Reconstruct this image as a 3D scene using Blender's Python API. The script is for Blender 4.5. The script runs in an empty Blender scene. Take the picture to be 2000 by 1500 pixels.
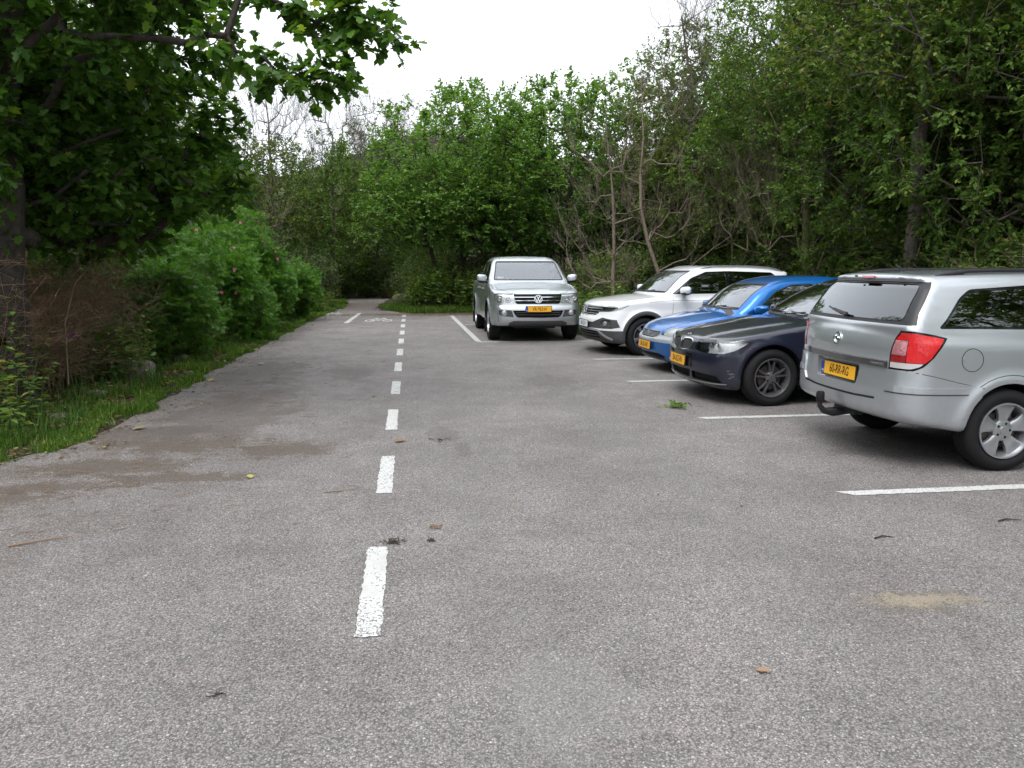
import bpy, bmesh, math, random
import numpy as np
from mathutils import Vector, Matrix
from mathutils.geometry import tessellate_polygon

random.seed(7)
RNG = np.random.default_rng(7)
SC = bpy.context.scene
COL = SC.collection

# ---------------------------------------------------------------- camera, world, sun, exposure
# world axes: +Y runs along the road, +X to the right across the parking bays
CAM_H = 1.55
cam_d = bpy.data.cameras.new('camera')
cam_d.sensor_width = 36.0
cam_d.lens = 27.0
cam_d.clip_start = 0.05
cam_d.clip_end = 2000.0
cam = bpy.data.objects.new('camera', cam_d)
cam.location = (0, 0, CAM_H)
cam.rotation_euler = (math.radians(90 - 8.717), 0, math.radians(-7.5))
COL.objects.link(cam)
SC.camera = cam

SUN_EL, SUN_AZ = 58.0, 215.0          # compass style: azimuth from +Y clockwise
world = bpy.data.worlds.new('World')
SC.world = world
world.use_nodes = True
wn = world.node_tree
wn.nodes.clear()
_o = wn.nodes.new('ShaderNodeOutputWorld')
_b = wn.nodes.new('ShaderNodeBackground')
_s = wn.nodes.new('ShaderNodeTexSky')
_s.sky_type = 'NISHITA'
_s.sun_disc = False
_s.sun_elevation = math.radians(SUN_EL)
_s.sun_rotation = math.radians(SUN_AZ)
_s.air_density = 1.0
_s.dust_density = 4.0
_h = wn.nodes.new('ShaderNodeHueSaturation')
_h.inputs['Saturation'].default_value = 0.12
_m = wn.nodes.new('ShaderNodeMix')
_m.data_type = 'RGBA'
_m.inputs[0].default_value = 0.72
_m.inputs[7].default_value = (12.8, 13.3, 14.2, 1)
wn.links.new(_s.outputs[0], _h.inputs['Color'])
wn.links.new(_h.outputs[0], _m.inputs[6])
wn.links.new(_m.outputs[2], _b.inputs['Color'])
_b.inputs['Strength'].default_value = 0.12
wn.links.new(_b.outputs[0], _o.inputs['Surface'])

sun_d = bpy.data.lights.new('sun', 'SUN')
sun_d.energy = 1.3
sun_d.angle = math.radians(35)
sun_d.color = (1.0, 0.985, 0.96)
sun = bpy.data.objects.new('sun', sun_d)
_az, _el = math.radians(SUN_AZ), math.radians(SUN_EL)
_dir = Vector((math.sin(_az) * math.cos(_el), math.cos(_az) * math.cos(_el), math.sin(_el)))
sun.rotation_euler = _dir.to_track_quat('Z', 'Y').to_euler()
COL.objects.link(sun)

SC.view_settings.view_transform = 'Standard'
SC.view_settings.look = 'None'
SC.view_settings.gamma = 1.0
SC.view_settings.use_curve_mapping = False
SC.view_settings.exposure = 0.45
SC.cycles.max_bounces = 6
SC.cycles.diffuse_bounces = 2
SC.cycles.glossy_bounces = 3
SC.cycles.transmission_bounces = 4
SC.cycles.transparent_max_bounces = 8
SC.cycles.use_denoising = True
SC.cycles.use_adaptive_sampling = True
SC.cycles.adaptive_threshold = 0.03

# ---------------------------------------------------------------- materials
MATS = {}


def node(nt, kind, **kw):
    n = nt.nodes.new(kind)
    for k, v in kw.items():
        setattr(n, k, v)
    return n


def simple(name, col, rough=0.5, metal=0.0, coat=0.0, spec=0.5, bump=0.0, bscale=60.0, vary=0.0):
    if name in MATS:
        return MATS[name]
    m = bpy.data.materials.new(name)
    m.use_nodes = True
    nt = m.node_tree
    p = nt.nodes['Principled BSDF']
    p.inputs['Base Color'].default_value = (*col, 1)
    p.inputs['Roughness'].default_value = rough
    p.inputs['Metallic'].default_value = metal
    p.inputs['Coat Weight'].default_value = coat
    p.inputs['Coat Roughness'].default_value = 0.04
    p.inputs['Specular IOR Level'].default_value = spec
    tc = None
    if vary or bump:
        tc = node(nt, 'ShaderNodeTexCoord')
        nz = node(nt, 'ShaderNodeTexNoise')
        nz.inputs['Scale'].default_value = bscale
        nz.inputs['Detail'].default_value = 5
        nt.links.new(tc.outputs['Object'], nz.inputs['Vector'])
        if vary:
            r = node(nt, 'ShaderNodeMapRange')
            r.inputs[1].default_value = 0.3
            r.inputs[2].default_value = 0.7
            r.inputs[3].default_value = 1 - vary
            r.inputs[4].default_value = 1 + vary
            mx = node(nt, 'ShaderNodeVectorMath', operation='SCALE')
            mx.inputs[0].default_value = col
            nt.links.new(nz.outputs[0], r.inputs[0])
            nt.links.new(r.outputs[0], mx.inputs['Scale'])
            nt.links.new(mx.outputs[0], p.inputs['Base Color'])
        if bump:
            b = node(nt, 'ShaderNodeBump')
            b.inputs['Strength'].default_value = bump
            b.inputs['Distance'].default_value = 0.01
            nt.links.new(nz.outputs[0], b.inputs['Height'])
            nt.links.new(b.outputs[0], p.inputs['Normal'])
    MATS[name] = m
    return m


def paint(name, col, metal, rough, dirt=(0.12, 0.10, 0.08)):
    """car paint: clear coat over flakes, road film that thickens towards the sills"""
    m = bpy.data.materials.new(name)
    m.use_nodes = True
    nt = m.node_tree
    L = nt.links.new
    p = nt.nodes['Principled BSDF']
    p.inputs['Metallic'].default_value = metal
    p.inputs['Coat Weight'].default_value = 1.0
    p.inputs['Coat Roughness'].default_value = 0.03
    tc = node(nt, 'ShaderNodeTexCoord')
    sep = node(nt, 'ShaderNodeSeparateXYZ')
    L(tc.outputs['Object'], sep.inputs[0])
    nz = node(nt, 'ShaderNodeTexNoise')
    nz.inputs['Scale'].default_value = 5
    nz.inputs['Detail'].default_value = 7
    nz.inputs['Roughness'].default_value = 0.65
    L(tc.outputs['Object'], nz.inputs['Vector'])
    hr = node(nt, 'ShaderNodeMapRange')
    hr.inputs[1].default_value = 0.75
    hr.inputs[2].default_value = 0.15
    hr.inputs[3].default_value = 0.0
    hr.inputs[4].default_value = 0.55
    L(sep.outputs[2], hr.inputs[0])
    nr = node(nt, 'ShaderNodeMapRange')
    nr.inputs[1].default_value = 0.35
    nr.inputs[2].default_value = 0.75
    nr.inputs[3].default_value = 0.25
    nr.inputs[4].default_value = 1.0
    L(nz.outputs[0], nr.inputs[0])
    mul = node(nt, 'ShaderNodeMath', operation='MULTIPLY')
    L(hr.outputs[0], mul.inputs[0])
    L(nr.outputs[0], mul.inputs[1])
    base = node(nt, 'ShaderNodeMath', operation='ADD')
    base.use_clamp = True
    base.inputs[1].default_value = 0.03
    L(mul.outputs[0], base.inputs[0])
    mx = node(nt, 'ShaderNodeMix', data_type='RGBA')
    mx.inputs[6].default_value = (*col, 1)
    mx.inputs[7].default_value = (*dirt, 1)
    L(base.outputs[0], mx.inputs[0])
    L(mx.outputs[2], p.inputs['Base Color'])
    rr = node(nt, 'ShaderNodeMapRange')
    rr.inputs[1].default_value = 0.0
    rr.inputs[2].default_value = 0.6
    rr.inputs[3].default_value = rough
    rr.inputs[4].default_value = 0.75
    L(base.outputs[0], rr.inputs[0])
    L(rr.outputs[0], p.inputs['Roughness'])
    cr = node(nt, 'ShaderNodeMapRange')
    cr.inputs[1].default_value = 0.0
    cr.inputs[2].default_value = 0.5
    cr.inputs[3].default_value = 0.03
    cr.inputs[4].default_value = 0.35
    L(base.outputs[0], cr.inputs[0])
    L(cr.outputs[0], p.inputs['Coat Roughness'])
    MATS[name] = m
    return m


def glass(name, tint, ior=1.52, rough=0.0):
    """thin pane: tinted see-through plus a mirror layer that grows with the angle"""
    m = bpy.data.materials.new(name)
    m.use_nodes = True
    nt = m.node_tree
    nt.nodes.clear()
    L = nt.links.new
    o = node(nt, 'ShaderNodeOutputMaterial')
    t = node(nt, 'ShaderNodeBsdfTransparent')
    t.inputs[0].default_value = (*tint, 1)
    g = node(nt, 'ShaderNodeBsdfGlossy')
    g.inputs['Roughness'].default_value = rough
    g.inputs[0].default_value = (0.93, 0.97, 1.0, 1)
    f = node(nt, 'ShaderNodeFresnel')
    f.inputs[0].default_value = ior
    # two faces of the pane reflect: r' = 2r/(1+r)
    a = node(nt, 'ShaderNodeMath', operation='MULTIPLY')
    a.inputs[1].default_value = 2
    b = node(nt, 'ShaderNodeMath', operation='ADD')
    b.inputs[1].default_value = 1
    d = node(nt, 'ShaderNodeMath', operation='DIVIDE')
    L(f.outputs[0], a.inputs[0])
    L(f.outputs[0], b.inputs[0])
    L(a.outputs[0], d.inputs[0])
    L(b.outputs[0], d.inputs[1])
    mx = node(nt, 'ShaderNodeMixShader')
    L(d.outputs[0], mx.inputs[0])
    L(t.outputs[0], mx.inputs[1])
    L(g.outputs[0], mx.inputs[2])
    L(mx.outputs[0], o.inputs[0])
    MATS[name] = m
    return m


simple('rubber', (0.011, 0.011, 0.012), 0.8, spec=0.3, bump=0.25, bscale=140, vary=0.25)
simple('trim_black', (0.016, 0.016, 0.018), 0.45)
simple('plastic_grey', (0.06, 0.06, 0.065), 0.6)
simple('gloss_black', (0.006, 0.006, 0.007), 0.08, coat=0.5)
simple('chrome', (0.75, 0.76, 0.78), 0.08, metal=1.0)
simple('alloy', (0.42, 0.43, 0.45), 0.28, metal=0.75, coat=0.3, vary=0.08, bscale=9)
simple('alloy_dark', (0.20, 0.20, 0.21), 0.32, metal=0.7, vary=0.12, bscale=12)
simple('disc_steel', (0.10, 0.085, 0.075), 0.5, metal=0.6, vary=0.3, bscale=20)
simple('dark_void', (0.008, 0.008, 0.008), 0.9)
simple('interior', (0.020, 0.021, 0.023), 0.85)
simple('seat_cloth', (0.030, 0.031, 0.034), 0.9, bump=0.2)
simple('plate_yellow', (0.88, 0.44, 0.02), 0.4, vary=0.04)
simple('plate_white', (0.75, 0.77, 0.78), 0.4)
simple('plate_blue', (0.01, 0.05, 0.35), 0.4)
simple('plate_ink', (0.012, 0.008, 0.006), 0.5)
simple('lens_red', (0.62, 0.010, 0.014), 0.12, coat=1.0, bump=0.3, bscale=90, vary=0.2)
simple('lens_dark_red', (0.28, 0.004, 0.006), 0.12, coat=1.0)
simple('lens_pink', (0.50, 0.20, 0.22), 0.10, metal=0.3, coat=1.0, bump=0.6, bscale=60, vary=0.25)
simple('lens_clear', (0.50, 0.50, 0.51), 0.10, metal=0.5, coat=1.0, bump=0.12)
simple('chrome_dark', (0.30, 0.31, 0.32), 0.10, metal=1.0)
simple('lens_white', (0.66, 0.62, 0.62), 0.15, metal=0.2, coat=1.0, bump=0.15)
simple('reflector', (0.62, 0.64, 0.66), 0.22, metal=0.8, bump=0.12, bscale=30)
simple('reflector_pale', (0.78, 0.78, 0.76), 0.25, metal=0.2, coat=0.8, bump=0.10, bscale=40)
simple('lamp_dark', (0.03, 0.032, 0.036), 0.2, coat=1.0)
simple('lamp_orange', (0.75, 0.22, 0.03), 0.25, coat=1.0)
simple('silver_plastic', (0.36, 0.37, 0.38), 0.35, metal=0.5)
simple('bumper_grey', (0.33, 0.35, 0.37), 0.55, vary=0.08)
simple('emblem_blue', (0.02, 0.16, 0.45), 0.2, coat=1)
simple('sticker_white', (0.7, 0.78, 0.72), 0.5)
glass('glass_clear', (0.50, 0.56, 0.53), 2.2)
glass('glass_tint', (0.05, 0.06, 0.06), 1.72)
glass('lens_glass', (0.92, 0.94, 0.96), 1.4)
simple('mirror_glass', (0.8, 0.82, 0.85), 0.02, metal=1.0)


# ---------------------------------------------------------------- object helpers
def tag(o, label=None, cat=None, group=None, kind=None):
    if label: o['label'] = label
    if cat: o['category'] = cat
    if group: o['group'] = group
    if kind: o['kind'] = kind
    return o


def empty(name, loc=(0, 0, 0), rz=0.0, parent=None):
    o = bpy.data.objects.new(name, None)
    o.empty_display_size = 0.2
    o.location = loc
    o.rotation_euler = (0, 0, rz)
    COL.objects.link(o)
    if parent: o.parent = parent
    return o


def mesh_obj(name, verts, faces, mats, parent=None, smooth=False, normals=None, mat_idx=None, loc=None):
    me = bpy.data.meshes.new(name)
    me.from_pydata([tuple(map(float, v)) for v in verts], [], [tuple(map(int, f)) for f in faces])
    if not isinstance(mats, (list, tuple)): mats = [mats]
    for m in mats: me.materials.append(MATS[m] if isinstance(m, str) else m)
    if mat_idx is not None:
        me.polygons.foreach_set('material_index', np.asarray(mat_idx, dtype=np.int32))
    if smooth or normals is not None:
        me.polygons.foreach_set('use_smooth', np.ones(len(me.polygons), dtype=bool))
    me.update()
    if normals is not None:
        me.normals_split_custom_set_from_vertices([tuple(map(float, n)) for n in normals])
    o = bpy.data.objects.new(name, me)
    if loc is not None: o.location = loc
    COL.objects.link(o)
    if parent: o.parent = parent
    return o


def fast_mesh(name, verts, loops, sizes, mats, mat_idx=None, smooth=False, tone=None):
    """big meshes straight from numpy arrays: loops = flat vertex indices, sizes = corners per face"""
    me = bpy.data.meshes.new(name)
    verts = np.ascontiguousarray(verts, dtype=np.float32)
    loops = np.ascontiguousarray(loops, dtype=np.int32).ravel()
    sizes = np.ascontiguousarray(sizes, dtype=np.int32)
    me.vertices.add(len(verts))
    me.vertices.foreach_set('co', verts.ravel())
    me.loops.add(len(loops))
    me.loops.foreach_set('vertex_index', loops)
    me.polygons.add(len(sizes))
    st = np.concatenate([[0], np.cumsum(sizes)[:-1]]).astype(np.int32)
    me.polygons.foreach_set('loop_start', st)
    if mat_idx is not None: me.polygons.foreach_set('material_index', np.asarray(mat_idx, dtype=np.int32))
    if smooth: me.polygons.foreach_set('use_smooth', np.ones(len(sizes), dtype=bool))
    if not isinstance(mats, (list, tuple)): mats = [mats]
    for m in mats: me.materials.append(MATS[m] if isinstance(m, str) else m)
    if tone is not None:
        at = me.attributes.new('tone', 'FLOAT', 'POINT')
        at.data.foreach_set('value', np.ascontiguousarray(tone, dtype=np.float32))
    me.update(calc_edges=True)
    return me


def link(name, me, loc=(0, 0, 0), rz=0.0, scale=1.0, parent=None):
    o = bpy.data.objects.new(name, me)
    o.location = loc
    o.rotation_euler = (0, 0, rz)
    o.scale = (scale,) * 3 if not isinstance(scale, tuple) else scale
    COL.objects.link(o)
    if parent: o.parent = parent
    return o


class MB:
    """collects boxes, tubes and sweeps into one mesh"""
    def __init__(s): s.v, s.f = [], []

    def add(s, vs, fs):
        n = len(s.v)
        s.v += [tuple(v) for v in vs]
        s.f += [tuple(i + n for i in f) for f in fs]
        return s

    def box(s, c, d, R=None, bev=0.0):
        x, y, z = d[0] / 2, d[1] / 2, d[2] / 2
        if bev <= 0:
            vs = [(i, j, k) for i in (-x, x) for j in (-y, y) for k in (-z, z)]
            fs = [(0, 1, 3, 2), (4, 6, 7, 5), (0, 4, 5, 1), (2, 3, 7, 6), (0, 2, 6, 4), (1, 5, 7, 3)]
        else:
            bm = bmesh.new()
            bmesh.ops.create_cube(bm, size=1)
            bmesh.ops.scale(bm, vec=(d[0], d[1], d[2]), verts=bm.verts)
            bmesh.ops.bevel(bm, geom=bm.edges[:] + bm.verts[:], offset=bev, segments=2, profile=0.5, affect='EDGES')
            bm.verts.index_update()
            vs = [v.co.copy() for v in bm.verts]
            fs = [[v.index for v in f.verts] for f in bm.faces]
            bm.free()
        out = []
        for v in vs:
            v = Vector(v)
            if R is not None: v = R @ v
            out.append(tuple(v + Vector(c)))
        return s.add(out, fs)

    def tube(s, pts, rad, n=8, cap=True):
        pts = [Vector(p) for p in pts]
        if not hasattr(rad, '__len__'): rad = [rad] * len(pts)
        vs, fs = [], []
        up = None
        for i, p in enumerate(pts):
            t = (pts[min(i + 1, len(pts) - 1)] - pts[max(i - 1, 0)]).normalized()
            if up is None:
                up = t.orthogonal().normalized()
            up = (up - t * up.dot(t)).normalized()
            w = t.cross(up)
            for k in range(n):
                a = 2 * math.pi * k / n
                vs.append(p + (up * math.cos(a) + w * math.sin(a)) * rad[i])
        for i in range(len(pts) - 1):
            for k in range(n):
                a, b = i * n + k, i * n + (k + 1) % n
                fs.append((a, b, b + n, a + n))
        if cap:
            fs.append(tuple(range(n))[::-1])
            fs.append(tuple(range((len(pts) - 1) * n, len(pts) * n)))
        return s.add(vs, fs)

    def lathe(s, prof, n=40, axis='y', c=(0, 0, 0)):
        """profile (r, h) turned round an axis through c"""
        vs, fs = [], []
        for r, h in prof:
            for k in range(n):
                a = 2 * math.pi * k / n
                if axis == 'y': v = (r * math.cos(a), h, r * math.sin(a))
                elif axis == 'x': v = (h, r * math.cos(a), r * math.sin(a))
                else: v = (r * math.cos(a), r * math.sin(a), h)
                vs.append((v[0] + c[0], v[1] + c[1], v[2] + c[2]))
        for i in range(len(prof) - 1):
            for k in range(n):
                a, b = i * n + k, i * n + (k + 1) % n
                fs.append((a, b, b + n, a + n))
        return s.add(vs, fs)

    def obj(s, name, mat, parent=None, smooth=False):
        o = mesh_obj(name, s.v, s.f, mat, parent, smooth=smooth)
        if smooth:
            try: o.data.set_sharp_from_angle(angle=math.radians(38))
            except Exception: pass
        return o


def text_mesh(name, s, size, mat, parent, mtx, extrude=0.001, align='CENTER', xs=1.0, spacing=1.0, offset=0.0):
    cu = bpy.data.curves.new(name + '_curve', 'FONT')
    cu.body = s
    cu.size = size
    cu.extrude = extrude
    cu.offset = offset
    cu.space_character = spacing
    cu.align_x = align
    cu.align_y = 'CENTER'
    tmp = bpy.data.objects.new(name + '_tmp', cu)
    COL.objects.link(tmp)
    dg = bpy.context.evaluated_depsgraph_get()
    dg.update()
    me = bpy.data.meshes.new_from_object(tmp.evaluated_get(dg))
    bpy.data.objects.remove(tmp)
    me.materials.clear()
    me.materials.append(MATS[mat])
    o = bpy.data.objects.new(name, me)
    COL.objects.link(o)
    o.parent = parent
    o.matrix_local = mtx @ Matrix.Diagonal((xs, 1, 1, 1))
    return o
# ---------------------------------------------------------------- ground, car park, markings
LOT = [(-22, -25), (9.0, -25), (9.0, 15.35), (4.2, 15.4), (3.85, 16.2), (3.8, 24.6), (2.2, 25.55), (0.8, 25.6), (0.0, 25.85),
       (-0.9, 27.6), (-1.3, 29.9), (-1.2, 33.0), (-1.0, 37.0), (-0.6, 42), (-3.2, 42), (-3.0, 37.0), (-2.5, 30.1), (-2.74, 26.2), (-2.9, 22),
       (-2.92, 17.3), (-2.98, 12.5), (-2.93, 9.0), (-2.90, 7.6), (-3.0, 6.9), (-3.3, 6.45), (-4.6, 5.95), (-9, 5.2), (-22, 4.2)]


def lot_outline():
    out = []
    N = len(LOT)
    for i in range(N):
        a, b = np.array(LOT[i]), np.array(LOT[(i + 1) % N])
        L = np.linalg.norm(b - a)
        n = max(1, int(L / 0.25)) if max(abs(a[0]), abs(b[0])) < 8.9 and a[1] > -2 else 1
        for k in range(n):
            p = a + (b - a) * k / n
            if n > 1: p = p + np.array([math.sin(p[1] * 2.1) * .05 + math.sin(p[1] * 5.3) * .035 + random.uniform(-.05, .05), random.uniform(-.03, .03)])
            out.append(tuple(p))
    return out


OUT = lot_outline()


def in_poly(x, y, poly):
    x, y = np.asarray(x, float), np.asarray(y, float)
    c = np.zeros(x.shape, bool)
    n = len(poly)
    for i in range(n):
        x0, y0 = poly[i]
        x1, y1 = poly[i - 1]
        m = ((y0 > y) != (y1 > y)) & (x < (x1 - x0) * (y - y0) / ((y1 - y0) or 1e-9) + x0)
        c ^= m
    return c


def poly_dist(x, y, poly):
    x, y = np.asarray(x, float), np.asarray(y, float)
    d = np.full(x.shape, 1e9)
    for i in range(len(poly)):
        ax, ay = poly[i - 1]
        bx, by = poly[i]
        ex, ey = bx - ax, by - ay
        t = np.clip(((x - ax) * ex + (y - ay) * ey) / (ex * ex + ey * ey + 1e-12), 0, 1)
        d = np.minimum(d, np.hypot(x - ax - t * ex, y - ay - t * ey))
    return d


def wave(x, y): return np.sin(x * .9 + 1.3) * np.cos(y * .7) + .5 * np.sin(x * 2.3 + y * 1.7) + .3 * np.sin(x * 5.1 - y * 4.3)


def terrain(x, y):
    x, y = np.asarray(x, float), np.asarray(y, float)
    ins = in_poly(x, y, LOT)
    d = poly_dist(x, y, LOT)
    z = np.where(ins, -0.05 * np.clip(d / 0.15, 0, 1), 0.03 * np.clip(d / 0.3, 0, 1) + 0.03 * wave(x, y) * np.clip(d, 0, 1))
    # dunes round the car park
    far = np.clip((y - 48) / 40, 0, 1)
    left = np.clip((-x - 12) / 30, 0, 1)
    right = np.clip((x - 16) / 30, 0, 1)
    z = z + np.where(ins, 0, 15.0 * (far ** 1.2) * (.85 + .2 * np.sin(x * .11 + 1)) + 6 * left * (y > -40) + 6 * right + .5 * wave(x * .3, y * .3) * np.clip(d / 12, 0, 1))
    return z


def soil_material():
    m = bpy.data.materials.new('soil')
    m.use_nodes = True
    nt = m.node_tree
    L = nt.links.new
    p = nt.nodes['Principled BSDF']
    p.inputs['Roughness'].default_value = 0.95
    tc = node(nt, 'ShaderNodeTexCoord')
    n1 = node(nt, 'ShaderNodeTexNoise')
    n1.inputs['Scale'].default_value = 1.2
    n1.inputs['Detail'].default_value = 8
    n2 = node(nt, 'ShaderNodeTexNoise')
    n2.inputs['Scale'].default_value = 28
    n2.inputs['Detail'].default_value = 6
    L(tc.outputs['Object'], n1.inputs[0])
    L(tc.outputs['Object'], n2.inputs[0])
    r1 = node(nt, 'ShaderNodeValToRGB')
    r1.color_ramp.elements[0].position = .38
    r1.color_ramp.elements[0].color = (.030, .022, .014, 1)
    r1.color_ramp.elements[1].position = .62
    r1.color_ramp.elements[1].color = (.045, .055, .018, 1)
    r2 = node(nt, 'ShaderNodeValToRGB')
    r2.color_ramp.elements[0].position = .35
    r2.color_ramp.elements[0].color = (.4, .35, .3, 1)
    r2.color_ramp.elements[1].position = .7
    r2.color_ramp.elements[1].color = (1.7, 1.6, 1.3, 1)
    L(n1.outputs[0], r1.inputs[0])
    L(n2.outputs[0], r2.inputs[0])
    mx = node(nt, 'ShaderNodeMix', data_type='RGBA', blend_type='MULTIPLY')
    mx.inputs[0].default_value = 1
    L(r1.outputs[0], mx.inputs[6])
    L(r2.outputs[0], mx.inputs[7])
    L(mx.outputs[2], p.inputs['Base Color'])
    b = node(nt, 'ShaderNodeBump')
    b.inputs['Strength'].default_value = 0.8
    b.inputs['Distance'].default_value = 0.03
    L(n2.outputs[0], b.inputs['Height'])
    L(b.outputs[0], p.inputs['Normal'])
    MATS['soil'] = m


def asphalt_nodes(nt, tc):
    """exposed stones in worn binder: returns colour socket, height socket"""
    L = nt.links.new
    def vor(scale, feature='F1', rnd=1.0):
        v = node(nt, 'ShaderNodeTexVoronoi', feature=feature)
        v.inputs['Scale'].default_value = scale
        v.inputs['Randomness'].default_value = rnd
        L(tc, v.inputs['Vector'])
        return v
    def noise(scale, det=5, rough=.6, src=None):
        n = node(nt, 'ShaderNodeTexNoise')
        n.inputs['Scale'].default_value = scale
        n.inputs['Detail'].default_value = det
        n.inputs['Roughness'].default_value = rough
        L(src or tc, n.inputs['Vector'])
        return n
    def ramp(sock, stops):
        r = node(nt, 'ShaderNodeValToRGB')
        el = r.color_ramp.elements
        while len(el) < len(stops): el.new(0.5)
        for e, (p, c) in zip(el, stops):
            e.position = p
            e.color = (*c, 1) if len(c) == 3 else c
        L(sock, r.inputs[0])
        return r.outputs[0]
    def mix(f, a, b, mode='MIX'):
        m = node(nt, 'ShaderNodeMix', data_type='RGBA', blend_type=mode)
        for i, s in ((0, f), (6, a), (7, b)):
            if isinstance(s, (int, float)): m.inputs[i].default_value = s
            elif isinstance(s, tuple): m.inputs[i].default_value = (*s, 1)
            else: L(s, m.inputs[i])
        return m.outputs[2]
    # warp so stones are not round dots
    v1 = vor(120)
    v2 = vor(260)
    sep = node(nt, 'ShaderNodeSeparateColor')
    L(v1.outputs['Color'], sep.inputs[0])
    sep2 = node(nt, 'ShaderNodeSeparateColor')
    L(v2.outputs['Color'], sep2.inputs[0])
    stone = ramp(sep.outputs[0], [(0, (.075, .073, .075)), (.18, (.15, .145, .145)), (.42, (.225, .212, .207)), (.66, (.275, .258, .248)), (.82, (.335, .318, .305)), (.91, (.24, .18, .15)), (.965, (.39, .375, .36)), (1, (.52, .505, .49))])
    fine = ramp(sep2.outputs[1], [(0, (.09, .088, .09)), (.4, (.20, .188, .184)), (.8, (.28, .265, .257)), (1, (.46, .445, .43))])
    col = mix(ramp(sep.outputs[1], [(.40, (0, 0, 0)), (.52, (1, 1, 1))]), stone, fine)
    # binder in the gaps
    gap = ramp(v1.outputs['Distance'], [(.42, (0, 0, 0)), (.75, (.85, .85, .85))])
    col = mix(gap, col, (.095, .092, .092))
    # large worn patches
    big = noise(.35, 6, .6)
    col = mix(1.0, col, ramp(big.outputs[0], [(.3, (.84, .83, .82)), (.55, (1, .99, .985)), (.75, (1.16, 1.14, 1.12))]), 'MULTIPLY')
    col = mix(1.0, col, ramp(noise(1.1, 7, .62).outputs[0], [(.34, (.86, .85, .84)), (.5, (1, 1, 1)), (.68, (1.10, 1.09, 1.08))]), 'MULTIPLY')
    med = noise(3.0, 6, .7)
    col = mix(1.0, col, ramp(med.outputs[0], [(.3, (.88, .88, .88)), (.7, (1.1, 1.1, 1.1))]), 'MULTIPLY')
    return col, v1, sep, noise, ramp, mix


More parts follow.
